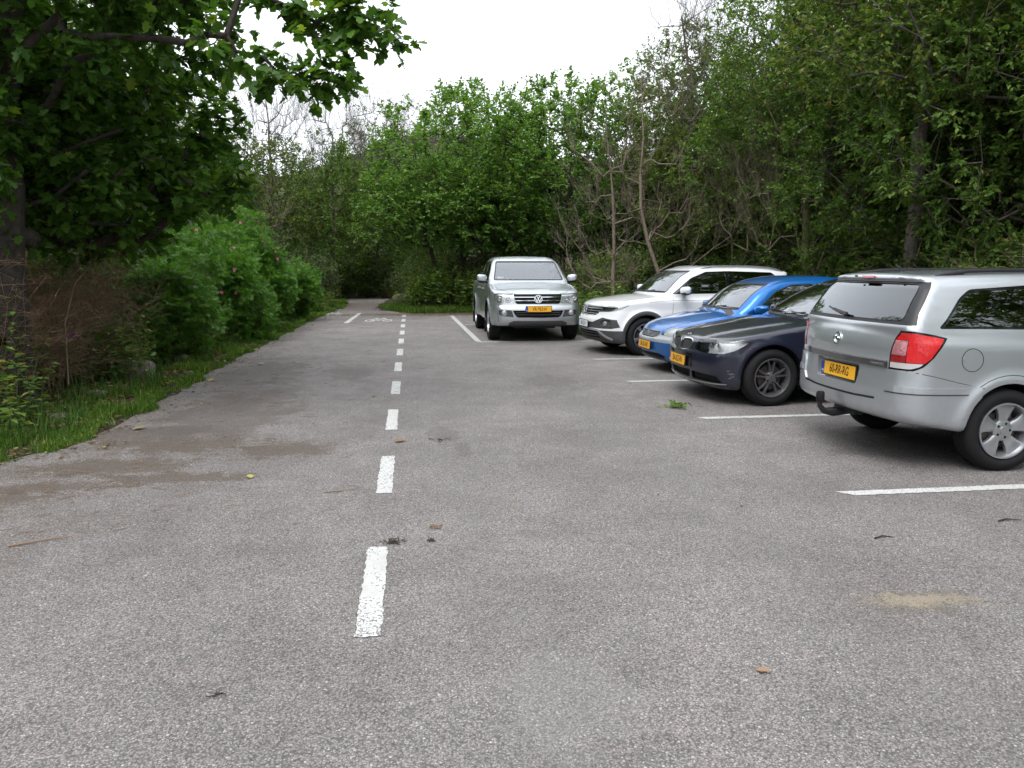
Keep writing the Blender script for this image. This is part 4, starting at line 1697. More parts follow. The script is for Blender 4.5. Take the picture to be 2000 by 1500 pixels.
    # arch lip
    for sd in (1, -1):
        for xc in sp['axles']:
            m = MB()
            pts = [(xc + .415 * math.cos(math.pi * k / 20), .335 + .41 * math.sin(math.pi * k / 20)) for k in range(1, 20)]
            c.strip(m, 'side', pts, 0.006, out=0.0012, thick=0.003, side=sd)
            m.obj('arch_seam', 'trim_black', root)
    # rub strips on the bumper corners
    for sd in (1, -1):
        for vw, pts in (('side', [(3.92, .628), (4.10, .630), (4.22, .632), (4.37, .632)]), ('rear', [(sd * .83, .632), (sd * .72, .632), (sd * .64, .632)])):
            m = MB(); m2 = MB()
            c.strip(m, vw, pts, 0.045, out=0.018, thick=0.014, side=sd)
            c.strip(m2, vw, [(p[0], p[1] - .027) for p in pts], 0.010, out=0.014, thick=0.010, side=sd)
            mo = m.obj('bumper_moulding', P_SILVER, root)
            m2.obj('moulding_gap', 'plastic_grey', mo)
    # chrome bar
    m = MB()
    c.strip(m, 'rear', [(-.625, .806), (-.3, .808), (0, .808), (.3, .808), (.625, .806)], 0.050, out=0.012, thick=0.02)
    cb = m.obj('chrome_handle_bar', 'chrome_dark', root)
    m = MB()
    c.strip(m, 'rear', [(-.625, .834), (-.3, .836), (.3, .836), (.625, .834)], 0.010, out=0.014, thick=0.02)
    m.obj('bar_edge', 'chrome', root)
    for sg in (1,):
        P, n = c.surf('rear', .53, .805)
        text_mesh('model_lettering', 'TWINPORT', 0.026, 'silver_plastic', cb, basis(P + n * 0.0125, n), 0.0008, xs=1.1)
    P, n = c.surf('rear', 0.0, .68)
    P, n2 = c.surf('rear', 0.0, .955)
    badge(c, 'opel', P, n2, 0.052)
    P, _ = c.surf('rear', 0.0, .685)
    plate(root, P - Vector((.040, 0, 0)), (1, 0, .05), 0, '60-RR-RG', size=0.102, xs=0.70)
    # wiper, third brake light, washer jet
    e = empty('rear_wiper', parent=root)
    m = MB()
    c.strip(m, 'rear', [(-.02, 1.155), (-.16, 1.163), (-.33, 1.195)], 0.014, out=0.020, thick=0.014)
    m.obj('wiper_blade', 'trim_black', e)
    m = MB()
    c.strip(m, 'rear', [(.03, 1.150), (.0, 1.150), (-.20, 1.174)], 0.024, out=0.034, thick=0.018)
    m.obj('wiper_arm', 'trim_black', e)
    m = MB()
    c.strip(m, 'rear', [(-.09, 1.462), (.09, 1.462)], 0.020, out=0.005, thick=0.012, step=.05)
    m.obj('brake_light_strip', 'lens_dark_red', root)
    P, n = c.surf('rear', -.17, 1.462)
    MB().box(P + n * 0.01, (.02, .02, .014), bev=.003).obj('washer_jet', 'trim_black', root)
    # roof rails + antenna
    for sd in (1, -1):
        m = MB()
        pts = []
        for k in range(25):
            x = 1.85 + 2.20 * k / 24
            P, n = c.surf('top', x, sd * .575)
            lift = 0.026 * min(1, min(k, 24 - k) / 3.0) ** 0.8
            pts.append(P + Vector((0, 0, lift - 0.004)))
        m.tube(pts, [0.009] + [0.014] * 23 + [0.009], 8)
        for k in (2, 12, 22):
            m.box(pts[k] - Vector((0, 0, .018)), (.09, .022, .03))
        m.obj('roof_rail', 'trim_black', root, smooth=True)
    P, n = c.surf('top', 3.95, 0)
    MB().tube([P, P + Vector((.01, 0, .03)), P + Vector((.05, 0, .055))], [.022, .012, .006], 8).obj('antenna', 'trim_black', root, smooth=True)
    # fuel flap
    m = MB()
    pts = [(3.895 + .085 * math.cos(a), .86 + .085 * math.sin(a)) for a in np.linspace(0, 2 * math.pi, 30)[:-1]]
    c.strip(m, 'right', pts, 0.005, out=0.0012, thick=0.003, closed=True, step=1)
    ff = m.obj('fuel_flap', 'dark_void', root)
    m = MB()
    c.strip(m, 'right', [(3.978, .86), (3.950, .86)], 0.022, out=0.002, thick=0.01)
    m.obj('flap_catch', 'silver_plastic', ff)
    for x in (2.18, 3.05):
        for sd in (1, -1):
            m = MB()
            c.strip(m, 'side', [(x, .90), (x + .2, .905)], 0.03, out=0.03, thick=0.025, side=sd)
            m.obj('door_handle', P_SILVER, root)
    # tow bar
    e = empty('tow_hitch', parent=root)
    MB().box((4.34, 0, .345), (.10, .30, .05), bev=.01).obj('hitch_beam', 'trim_black', e)
    MB().tube([(4.34, 0, .33), (4.48, 0, .31), (4.56, 0, .33), (4.60, 0, .38), (4.60, 0, .43)], [.030, .026, .024, .022, .020], 10).obj('hitch_neck', 'trim_black', e, smooth=True)
    MB().lathe([(0, .505), (.026, .503), (.034, .490), (.035, .43), (.030, .418), (0, .418)], 20, axis='z', c=(4.60, 0, 0)).obj('ball_cover', 'rubber', e, smooth=True)
    MB().tube([(4.40, -.10, .32), (4.47, -.13, .31), (4.49, -.17, .315)], .025, 8).obj('hitch_socket', 'trim_black', e, smooth=True)
    seats(root, 1.6, 2.0, top=1.20)
    e = empty('rear_bench', parent=root)
    R = Matrix.Rotation(math.radians(15), 3, 'Y')
    MB().box((2.95, 0, .40), (.5, 1.25, .16), bev=.05).obj('seat_cushion', 'seat_cloth', e, smooth=True)
    MB().box((3.27, 0, .72), (.14, 1.25, .58), R=R, bev=.04).obj('backrest', 'seat_cloth', e, smooth=True)
    for y in (-.4, 0, .4): MB().box((3.38, y, 1.10), (.08, .24, .14), R=R, bev=.03).obj('headrest', 'seat_cloth', e, smooth=True)
    MB().box((2.5, 0, .30), (2.6, 1.4, .08)).obj('cabin_floor', 'interior', root)
    MB().box((1.25, 0, .86), (.5, 1.35, .22), bev=.05).obj('dashboard', 'interior', root, smooth=True)
    for sd in (1, -1):
        mirror_part(c, 1.58, sd * 1.0, 1.02, sd, P_SILVER)
        for xc in sp['axles']:
            wheel(root, xc, sd * .872, .317, .205, .213, 'wide5')
    c.place(3.52 + 4.515, 5.97, 'right', yaw=-.8)
    tag(root, 'silver estate car seen from behind, with black roof rails and a tow hitch', 'car', 'parked cars')
    return c


def build_saloon():
    """navy saloon, nose to the lane"""
    sp = dict(L=4.52, W=0.905, H=1.44, wheel_r=0.322, axles=(0.775, 3.535), arch_r=0.365,
              top=[(0, .68), (.08, .728), (.30, .785), (.8, .878), (1.25, .945), (1.5, .955), (2.5, .965), (3.4, .985), (3.9, 1.0), (4.4, .985), (4.52, .95)],
              bottom=[(0, .20), (.3, .17), (1.2, .18), (3.3, .19), (4.2, .25), (4.52, .30)],
              plan=[(0, .79), (.3, .865), (.75, .895), (1.4, .890), (2.5, .905), (3.5, .905), (4.1, .88), (4.52, .80)],
              section=[(.12, -.075), (.25, -.030), (.42, -.008), (.60, .0), (.72, -.006), (.80, -.010), (.90, -.035), (1.05, -.10)],
              nose=[(.12, .16), (.20, .075), (.28, .03), (.45, .0), (.55, .010), (.60, .028), (.70, .055), (.75, .085), (.85, .25)],
              tail=[(.2, 4.40), (.4, 4.51), (.55, 4.52), (.7, 4.50), (.95, 4.44), (1.1, 4.3)],
              roof=[(1.0, 1.0), (1.5, 1.20), (2.0, 1.375), (2.4, 1.415), (2.8, 1.413), (3.2, 1.37), (3.6, 1.24), (4.0, 1.05)],
              screen=[(.6, .75), (.93, 1.28), (1.1, 1.52), (1.25, 1.78), (1.37, 2.05), (1.45, 2.4)],
              back=[(.6, 4.5), (.98, 4.02), (1.1, 3.82), (1.25, 3.58), (1.37, 3.25), (1.45, 2.9)],
              cabin_w=[(.6, .79), (.93, .797), (1.05, .755), (1.25, .665), (1.38, .59), (1.45, .54)],
              cabin_plan=[(0, .95), (1.8, 1.0), (3.2, 1.0), (4.0, .93)],
              flare=0.018, nose_bow=0.22, k_corner=0.18, k_top=0.05, k_belt=0.035, crown=0.05, k_roof=0.10, k_dpost=0.1, screen_bow=0.2)
    # domed bonnet with the two creases running back from the kidneys
    def topf(x, ay):
        g = 0.36 + 0.22 * np.clip(x / 1.25, 0, 1)
        return 0.014 * np.exp(-((ay - g) / 0.05) ** 2) * np.clip((x - 0.1) * 4, 0, 1) * np.clip((1.4 - x) * 3, 0, 1) + 0.010 * (ay < g) * 0
    sp['top_fn'] = topf
    c = Car('saloon_car', sp, P_NAVY, 0.034)
    c.arches(0.356)
    hl_f = [(.36, .622), (.40, .700), (.50, .722), (1.0, .76), (1.0, .56), (.60, .578), (.44, .592)]
    hl_s = [(-.1, .738), (.22, .738), (.38, .736), (.50, .715), (.44, .680), (.34, .625), (.24, .590), (-.1, .570)]
    okh = lambda p, n: (n.x < -0.2 or abs(n.y) > .35) and p.x < .55 and n.z < .8
    hl = c.corner('headlight', 'front', [hl_f, mirror_y(hl_f)], hl_s, mat='lens_glass', depth=0.002, both=True, inner=(.045, 'reflector_pale', 'lamp_reflector'), wallmat='gloss_black')
    hd = c.region('headlight_inner_end', mat='lens_glass', depth=0.002, sub_of=hl, both=True, inner=(.050, 'lamp_dark', 'lamp_housing'))
    for q in ([(.3, .5), (.3, .80), (.66, .80), (.62, .5)],):
        c.cut('front', q, hd, only=[hl], ok=lambda p, n: p.x < 1); c.cut('front', mirror_y(q), hd, only=[hl], ok=lambda p, n: p.x < 1)
    for sg in (1, -1):
        k = [(sg * a, b) for a, b in [(.045, .585), (.028, .675), (.055, .706), (.22, .712), (.295, .695), (.285, .63), (.245, .590), (.10, .576)]]
        kr = rounded(k, .02)
        c.add('kidney_grille', 'front', kr, mat='dark_void', depth=0.035, wallmat='trim_black', ok=lambda p, n: n.x < -.1 and p.x < .4)
    low = rounded([(-.32, .360), (.32, .360), (.27, .265), (-.27, .265)], .02)
    c.add('lower_intake', 'front', low, mat='dark_void', depth=0.05, wallmat='trim_black')
    for sg in (1, -1):
        side = rounded([(sg * .35, .355), (sg * .74, .335), (sg * .78, .255), (sg * .33, .262)], .02)
        c.add('brake_duct', 'front', side, mat='dark_void', depth=0.04, wallmat='gloss_black')
    scr = rounded([(-.71, .965), (.71, .965), (.575, 1.345), (-.575, 1.345)], .05)
    c.window('windscreen', 'front', scr, 'glass_clear', border=0.020, ok=lambda p, n: n.x < -0.2 and p.x < 2.3 and p.z > .9)
    w1 = rounded([(1.52, .975), (2.42, .985), (2.44, 1.335), (2.15, 1.325), (1.85, 1.20)], .03)
    w2 = rounded([(2.52, .985), (3.25, 1.0), (3.62, 1.05), (3.30, 1.22), (3.05, 1.315), (2.54, 1.335)], .03)
    band = rounded([(1.50, .965), (2.45, .975), (3.27, .990), (3.66, 1.045), (3.31, 1.235), (3.06, 1.328), (2.46, 1.348), (2.14, 1.338), (1.83, 1.21)], .02)
    for v in ('left', 'right'): c.window_band(v, band, (w1, w2))
    rw = rounded([(-.62, 1.02), (.62, 1.02), (.52, 1.33), (-.52, 1.33)], .05)
    c.window('rear_window', 'rear', rw, 'glass_tint', border=0.03, ok=lambda p, n: n.x > 0.1 and 3.1 < p.x < 4.1)
    bon = [(.10, -.33), (.13, -.45), (.30, -.62), (.55, -.72), (1.0, -.765), (1.26, -.775), (1.30, -.4), (1.30, .4), (1.26, .775), (1.0, .765), (.55, .72), (.30, .62), (.13, .45), (.10, .33)]
    c.add('bonnet', 'top', bon, only=[0], ok=lambda p, n: n.z > 0.3 and p.x < 1.5)
    c.add('front_bumper', ['front', 'side'], [[(-1, .17), (-1, .585), (-.44, .59), (-.30, .60), (.30, .60), (.44, .59), (1, .585), (1, .17)], [(-.2, .15), (-.2, .59), (.24, .588), (.30, .60), (.38, .63), (.42, .30), (.40, .15)]])
    c.add('tail_light', ['rear', 'rear', 'side'], [[(.45, .78), (.45, .90), (.95, .92), (.95, .76)], [(-.45, .78), (-.45, .90), (-.95, .92), (-.95, .76)], [(4.7, .92), (4.15, .90), (4.25, .78), (4.7, .76)]], mat='lens_red', both=True)
    d1 = [(1.42, .24), (1.40, .6), (1.44, .955), (2.46, .965), (2.47, .24)]
    d2 = [(2.48, .24), (2.47, .965), (3.35, .98), (3.28, .7), (3.12, .45), (3.05, .24)]
    for d in (d1, d2):
        for v in ('left', 'right'): c.add('door', v, d)
    objs = c.finish()
    root = c.root
    c.wells(0.356)
    seam(c, 'panel_seam', door_lines(d1) + door_lines(d2) + [
                           ('side', [(.52, .722), (.46, .60), (.43, .45)]),
                           ('top', [(.105, 0), (.10, -.33), (.13, -.45), (.30, -.62), (.55, -.72), (1.0, -.765), (1.26, -.775)]),
                           ('top', [(.105, 0), (.10, .33), (.13, .45), (.30, .62), (.55, .72), (1.0, .765), (1.26, .775)])], w=0.006)
    # kidney slats
    for sg in (1, -1):
        k = [(sg * a, b) for a, b in [(.045, .585), (.028, .675), (.055, .706), (.22, .712), (.295, .695), (.285, .63), (.245, .590), (.10, .576)]]
        m = MB()
        c.strip(m, 'front', rounded(k, .02), 0.011, out=0.006, thick=0.012, closed=True, step=.2)
        m.obj('kidney_surround', 'chrome', root)
        for k in range(9):
            y = sg * (.062 + .0250 * k)
            m = MB()
            c.strip(m, 'front', [(y, .592), (y, .700 - .0012 * k)], 0.005, out=-0.002, thick=0.018, step=.03)
            m.obj('grille_slat', 'plastic_grey', root)
    for sg in (1, -1):
        for y, z, r in ((.60, .648, .036), (.72, .655, .044)):
            P, nn = c.surf('front', sg * y, z)
            MB().lathe([(r + .008, .0), (r, -.008), (r * .95, .006), (r * .6, .0), (r * .3, -.010), (0, -.012)], 20, axis='x', c=P + Vector((.030, 0, 0))).obj('projector_lamp', 'lens_clear', root, smooth=True)
    # chrome-grey lip line under the bumper and black plate backing
    m = MB()
    pts = [(y, .232 + .012 * (y / .8) ** 2) for y in np.linspace(-.80, .80, 30)]
    c.strip(m, 'front', pts, 0.012, out=0.004, thick=0.008)
    m.obj('bumper_lip', 'silver_plastic', root)
    m = MB()
    c.strip(m, 'front', [(-.36, .475), (.36, .475)], 0.16, out=0.004, thick=0.01)
    m.obj('plate_backing', 'gloss_black', root)
    P, n = c.surf('front', 0, .455)
    plate(root, P + Vector((-.002, 0, 0)), (-1, 0, .06), 0, 'SN-XZ-FN', size=0.102, xs=0.70)
    P, n = c.surf('top', .14, 0)
    badge(c, 'bmw', P + n * .001, n, 0.041)
    # scratches on the bumper corner
    for k, (x, z, l) in enumerate([(.28, .37, .05), (.30, .36, .05), (.31, .335, .04), (.29, .315, .03), (.27, .40, .03)]):
        m = MB()
        c.strip(m, 'left', [(x, z), (x + l, z + .004)], 0.003, out=0.0009, thick=0.001)
        m.obj('paint_scratch', 'silver_plastic', root)
    for sg in (1, -1):
        for (a, b) in ((-.05, .62),):
            e = empty('wiper', parent=root)
            m = MB(); m2 = MB()
            if sg == 1: A, B, C = (-.68, .975), (-.10, 1.0), (-.05, .96)
            else: A, B, C = (.0, .985), (.56, 1.02), (.60, .97)
            c.strip(m, 'front', [A, B], 0.010, out=0.018, thick=0.012)
            c.strip(m2, 'front', [C, ((A[0] + B[0]) / 2, (A[1] + B[1]) / 2 + .01)], 0.012, out=0.030, thick=0.010)
            m.obj('wiper_blade', 'trim_black', e); m2.obj('wiper_arm', 'trim_black', e)
    for x in (2.2, 3.15):
        for sd in (1, -1):
            m = MB()
            c.strip(m, 'side', [(x, .84), (x + .2, .845)], 0.03, out=0.03, thick=0.025, side=sd)
            m.obj('door_handle', P_NAVY, root)
    seats(root, 1.75, 2.2, top=1.10)
    steering(root, 1.78, -.37, .84)
    MB().box((2.6, 0, .24), (2.9, 1.5, .08)).obj('cabin_floor', 'interior', root)
    MB().box((1.50, 0, .80), (.5, 1.35, .24), bev=.06).obj('dashboard', 'interior', root, smooth=True)
    for sd in (1, -1):
        mirror_part(c, 1.72, sd * 1.0, .98, sd, P_NAVY, w=.19, h=.12)
        for xc in sp['axles']:
            wheel(root, xc, sd * .895, .322, .225, .216, 'twin5', rim_mat='alloy_dark', steer=math.radians(4) if xc < 1 else 0)
    c.place(3.19, 8.88, 'left')
    tag(root, 'dark navy saloon with twin kidney grilles and scuffed front bumper corner, beside the silver estate', 'car', 'parked cars')
    return c


def build_hatch():
    """small blue hatchback with grey bumper top"""
    sp = dict(L=3.73, W=0.805, H=1.44, wheel_r=0.285, axles=(0.72, 3.163), arch_r=0.33,
              top=[(0, .58), (.08, .655), (.25, .725), (.55, .80), (1.0, .885), (1.3, .90), (2.2, .90), (3.2, .93), (3.73, .93)],
              bottom=[(0, .19), (.3, .17), (1.2, .18), (2.8, .19), (3.4, .24), (3.73, .30)],
              plan=[(0, .74), (.3, .785), (.75, .80), (1.4, .800), (2.5, .805), (3.2, .80), (3.73, .73)],
              section=[(.12, -.07), (.25, -.02), (.42, .0), (.60, .0), (.72, -.012), (.82, -.035), (.92, -.08), (1.05, -.14)],
              nose=[(.12, .12), (.20, .045), (.30, .008), (.42, .0), (.495, .0), (.515, .018), (.55, .05), (.62, .075), (.68, .12), (.78, .34)],
              tail=[(.2, 3.62), (.35, 3.71), (.5, 3.73), (.62, 3.72), (.9, 3.66), (1.0, 3.63)],
              roof=[(.8, 1.0), (1.2, 1.18), (1.62, 1.345), (2.0, 1.405), (2.5, 1.415), (3.0, 1.375), (3.3, 1.31), (3.6, 1.2)],
              screen=[(.6, .62), (.90, 1.02), (1.05, 1.20), (1.2, 1.39), (1.32, 1.62), (1.42, 2.0)],
              back=[(.6, 3.45), (.92, 3.62), (1.1, 3.50), (1.25, 3.36), (1.33, 3.26), (1.42, 3.1)],
              cabin_w=[(.6, .74), (.90, .744), (1.05, .705), (1.25, .63), (1.36, .57), (1.42, .52)],
              cabin_plan=[(0, .94), (1.6, 1.0), (2.8, 1.0), (3.6, .93)],
              flare=0.012, nose_bow=0.20, k_corner=0.24, k_top=0.09, k_belt=0.04, crown=0.055, k_roof=0.12, screen_bow=0.18)
    c = Car('hatchback_car', sp, P_BLUE, 0.034)
    c.arches(0.318)
    t = [(math.cos(a), math.sin(a)) for a in np.linspace(0, 2 * math.pi, 22)[:-1]]
    hl_f = [(.585 + .155 * x, .612 + (.088 if y > 0 else .058) * y) for x, y in t]
    hl_f = [(min(p[0], .74), p[1]) for p in hl_f]
    hl_s = [(.0, .554), (.26, .556), (.33, .59), (.355, .635), (.31, .682), (.22, .70), (.0, .70)]
    hlp = [(.44, .60), (.47, .640), (.53, .672), (.60, .685), (.95, .700), (.95, .552), (.55, .552), (.46, .565)]
    hl = c.corner('headlight', 'front', [rounded(hlp, .02), mirror_y(rounded(hlp, .02))], rounded([(-.1, .550), (.26, .556), (.33, .59), (.345, .635), (.30, .675), (.20, .690), (-.1, .690)], .02), mat='lens_glass', depth=-0.002, both=True, wallmat='trim_black', inner=(.03, 'reflector_pale', 'lamp_reflector'))
    gr = rounded([(-.36, .600), (.36, .600), (.33, .535), (.25, .515), (-.25, .515), (-.33, .535)], .015)
    c.add('front_grille', 'front', gr, mat='dark_void', depth=0.03, wallmat='trim_black')
    gb = [(-1, .455), (-1, .560), (-.40, .560), (-.37, .612), (.37, .612), (.40, .560), (1, .560), (1, .455)]
    c.corner('bumper_insert', 'front', gb, [(-.2, .455), (-.2, .62), (.33, .62), (.37, .50), (.37, .455)], mat='bumper_grey')
    sl = rounded([(-.42, .295), (.42, .295), (.55, .265), (.52, .205), (-.52, .205), (-.55, .265)], .02)
    c.add('lower_intake', 'front', sl, mat='dark_void', depth=0.03, wallmat='trim_black')
    scr = rounded([(-.64, .925), (.64, .925), (.54, 1.30), (-.54, 1.30)], .05)
    c.window('windscreen', 'front', scr, 'glass_clear', border=0.018, ok=lambda p, n: n.x < -0.2 and p.x < 2.0 and p.z > .86)
    w1 = rounded([(1.40, .925), (2.34, .925), (2.34, 1.30), (1.98, 1.285), (1.72, 1.19)], .045)
    w2 = rounded([(2.46, .93), (3.30, .97), (3.22, 1.13), (3.00, 1.27), (2.46, 1.305)], .05)
    for w in (w1, w2):
        for v in ('left', 'right'): c.window('side_window', v, w, 'glass_clear', border=0.014)
    rw = rounded([(-.60, .97), (.60, .97), (.50, 1.31), (-.50, 1.31)], .05)
    c.window('rear_window', 'rear', rw, 'glass_clear', border=0.020, ok=lambda p, n: n.x > 0.2 and p.z > .93)
    bon = [(.09, -.36), (.22, -.50), (.60, -.63), (1.0, -.68), (1.06, -.4), (1.08, 0), (1.06, .4), (1.0, .68), (.60, .63), (.22, .50), (.09, .36)]
    c.add('bonnet', 'top', bon, only=[0], ok=lambda p, n: n.z > 0.3 and p.x < 1.2)
    cow = [(1.0, -.68), (1.06, -.4), (1.08, 0), (1.06, .4), (1.0, .68), (1.10, .655), (1.155, .4), (1.17, 0), (1.155, -.4), (1.10, -.655)]
    c.add('cowl_panel', 'top', cow, mat='plastic_grey', only=[0], ok=lambda p, n: n.z > 0.3 and p.x < 1.3)
    c.add('front_bumper', ['front', 'side'], [[(-1, .16), (-1, .455), (1, .455), (1, .16)], [(-.2, .15), (-.2, .455), (.37, .455), (.38, .15)]])
    d1 = [(1.26, .24), (1.24, .6), (1.30, .905), (2.38, .91), (2.40, .24)]
    for v in ('left', 'right'): c.add('door', v, d1)
    c.finish()
    root = c.root
    c.wells(0.318)
    seam(c, 'panel_seam', door_lines(d1) + [('side', [(.37, .50), (.39, .30)]),
                           ('top', [(.09, -.36), (.22, -.50), (.60, -.63), (1.0, -.68)]), ('top', [(.09, .36), (.22, .50), (.60, .63), (1.0, .68)]),
                           ('front', [(-.38, .606), (.38, .606)])], w=0.006)
    for k in range(4):
        m = MB()
        z = .533 + .017 * k
        w = .33 if k else .28
        c.strip(m, 'front', [(-w, z), (w, z)], 0.006, out=0.0, thick=0.02)
        m.obj('grille_bar', 'bumper_grey', root)
    P, n = c.surf('front', 0, .563)
    badge(c, 'opel', P + Vector((-.004, 0, 0)), (-1, 0, .2), 0.040)
    for sg in (1, -1):
        m = MB()
        c.strip(m, 'front', [(sg * .695, .575), (sg * .70, .66)], 0.02, out=0.008, thick=0.004)
        m.obj('side_lamp', 'lamp_orange', root)
    P, n = c.surf('front', 0, .395)
    plate(root, P + Vector((-.008, 0, 0)), (-1, 0, .04), 0, 'SK-DL-NX', size=0.102, xs=0.70)
    for A, B, C in (((-.62, .945), (-.10, .955), (-.08, .93)), ((.02, .945), (.48, .955), (.5, .93))):
        e = empty('wiper', parent=root)
        m = MB(); m2 = MB()
        c.strip(m, 'front', [A, B], 0.010, out=0.018, thick=0.012)
        c.strip(m2, 'front', [C, ((A[0] + B[0]) / 2, (A[1] + B[1]) / 2 + .01)], 0.012, out=0.030, thick=0.010)
        m.obj('wiper_blade', 'trim_black', e); m2.obj('wiper_arm', 'trim_black', e)
    seats(root, 1.65, 2.1, w=.46, top=1.10, ys=(-.34, .34))
    e = empty('rear_bench', parent=root)
    R = Matrix.Rotation(math.radians(15), 3, 'Y')
    MB().box((2.6, 0, .40), (.5, 1.15, .16), bev=.05).obj('seat_cushion', 'seat_cloth', e, smooth=True)
    MB().box((2.9, 0, .68), (.14, 1.15, .50), R=R, bev=.04).obj('backrest', 'seat_cloth', e, smooth=True)
    for y in (-.33, .33): MB().box((2.98, y, 1.0), (.08, .24, .14), R=R, bev=.03).obj('headrest', 'seat_cloth', e, smooth=True)
    steering(root, 1.55, -.33, .82)
    MB().box((2.2, 0, .22), (2.6, 1.35, .08)).obj('cabin_floor', 'interior', root)
    MB().box((1.28, 0, .76), (.42, 1.2, .22), bev=.06).obj('dashboard', 'interior', root, smooth=True)
    for x in (2.2,):
        for sd in (1, -1):
            m = MB()
            c.strip(m, 'side', [(x, .80), (x + .16, .805)], 0.03, out=0.02, thick=0.02, side=sd)
            m.obj('door_handle', 'trim_black', root)
    for sd in (1, -1):
        mirror_part(c, 1.44, sd * .89, .94, sd, P_BLUE, w=.25, h=.12, d=.26, low_dark=False, stalk_z=-.02)
        for xc in sp['axles']:
            wheel(root, xc, sd * .79, .285, .175, .18, 'plain6', rim_mat='alloy')
    c.place(3.50, 11.20, 'left', yaw=2.0)
    tag(root, 'small bright blue hatchback with a grey bumper top, beside the navy saloon', 'car', 'parked cars')
    return c


def build_crossover():
    sp = dict(L=4.11, W=0.88, H=1.60, wheel_r=0.335, axles=(0.84, 3.39), arch_r=0.39,
              top=[(0, .80), (.12, .90), (.3, .955), (.6, 1.0), (1.0, 1.045), (1.3, 1.055), (2.5, 1.065), (3.5, 1.09), (4.1, 1.07)],
              bottom=[(0, .27), (.2, .22), (.6, .20), (3.4, .21), (3.8, .28), (4.11, .34)],
              plan=[(0, .79), (.3, .855), (.8, .875), (1.5, .87), (2.5, .88), (3.5, .88), (4.11, .80)],
              section=[(.15, -.06), (.3, -.015), (.5, .0), (.72, .0), (.80, -.008), (.92, -.006), (1.0, -.035), (1.15, -.08)],
              nose=[(.15, .20), (.24, .08), (.34, .02), (.48, .0), (.60, .0), (.66, .02), (.72, .045), (.85, .07), (.92, .14), (1.02, .5)],
              tail=[(.2, 3.98), (.4, 4.10), (.6, 4.11), (.8, 4.07), (1.1, 4.02)],
              roof=[(1.0, 1.2), (1.4, 1.40), (1.75, 1.515), (2.1, 1.557), (2.7, 1.562), (3.2, 1.538), (3.6, 1.49), (3.85, 1.455)],
              screen=[(.6, .62), (1.05, 1.10), (1.2, 1.27), (1.38, 1.50), (1.50, 1.72), (1.60, 2.1)],
              back=[(.6, 3.8), (1.08, 3.92), (1.25, 3.83), (1.40, 3.73), (1.43, 3.78), (1.55, 3.80)],
              cabin_w=[(.6, .80), (1.05, .818), (1.2, .775), (1.38, .705), (1.50, .64), (1.60, .58)],
              cabin_plan=[(0, .95), (1.8, 1.0), (3.0, 1.0), (4.0, .92)],
              flare=0.03, nose_bow=0.24, k_corner=0.18, k_top=0.08, k_belt=0.035, crown=0.05, k_roof=0.10, screen_bow=0.2, well_out=0.02)
    c = Car('crossover_car', sp, P_WHITE, 0.034)
    c.arches(0.365)
    gr = [(-.60, .850), (-.40, .865), (.40, .865), (.60, .850), (.47, .740), (.39, .695), (-.39, .695), (-.47, .740)]
    c.add('front_grille', 'front', gr, mat='gloss_black', depth=0.018, wallmat='trim_black')
    hf = [(.47, .742), (.60, .851), (1, .895), (1, .77), (.68, .755)]
    hs = [(-.1, .89), (.35, .90), (.60, .905), (.705, .893), (.58, .84), (.44, .795), (.25, .77), (-.1, .762)]
    hl = c.corner('headlight', 'front', [hf, mirror_y(hf)], [(-.1, .872), (.30, .882), (.48, .894), (.57, .887), (.47, .84), (.36, .795), (.22, .765), (-.1, .738)], mat='reflector', depth=0.008, both=True, wallmat='gloss_black')
    hd = c.region('lamp_inner_dark', mat='lamp_dark', depth=0.014, sub_of=hl, both=True)
    q = [(.55, .785), (.60, .835), (1.0, .87), (1.0, .795)]
    c.corner('lamp_inner_dark', 'front', [q, mirror_y(q)], [(-.1, .75), (-.1, .87), (.33, .872), (.35, .835), (.25, .80), (.2, .75)], only=[hl], into=hd)
    # dark lower face with pale skid bar
    mid = [(-.84, .63), (-.62, .665), (-.5, .62), (-.38, .575), (.38, .575), (.5, .62), (.62, .665), (.84, .63), (.86, .50), (.80, .475), (.45, .47), (-.45, .47), (-.80, .475), (-.86, .50)]
    c.add('intake_panel', 'front', mid, mat='plastic_grey', depth=0.008)
    lowv = [(-1, .15), (-1, .44), (1, .44), (1, .15)]
    lb = c.add('lower_bumper', ['front', 'side'], [lowv, [(-.2, .15), (-.2, .44), (.50, .44), (.50, .15)]], mat='plastic_grey')
    li = rounded([(-.50, .425), (.50, .425), (.56, .30), (-.56, .30)], .01)
    q = c.region('lower_intake', mat='dark_void', depth=0.04, wallmat='trim_black')
    c.cut('front', li, q, only=[lb])
    cladb = [(.5, .15), (.5, .28), (3.7, .28), (3.7, .15)]
    c.add('sill_cladding', 'side', cladb, mat='plastic_grey')
    for xc in sp['axles']:
        n = 20
        o = [(xc + .43 * math.cos(math.pi * k / n), .35 + .43 * math.sin(math.pi * k / n)) for k in range(n + 1)]
        i = [(xc + .35 * math.cos(math.pi * k / n), .35 + .35 * math.sin(math.pi * k / n)) for k in range(n + 1)][::-1]
        for v in ('left', 'right'): c.add('arch_cladding', v, [(xc + .43, .2)] + o + [(xc - .43, .2), (xc - .35, .2)] + i + [(xc + .35, .2)], mat='plastic_grey', depth=-0.006, wallmat='plastic_grey')
    scr = rounded([(-.71, 1.085), (.71, 1.085), (.60, 1.475), (-.60, 1.475)], .05)
    c.window('windscreen', 'front', scr, 'glass_clear', border=0.020, ok=lambda p, n: n.x < -0.2 and p.x < 2.1 and p.z > 1.0)
    w1 = rounded([(1.36, 1.075), (2.40, 1.08), (2.40, 1.452), (2.05, 1.44), (1.74, 1.33)], .03)
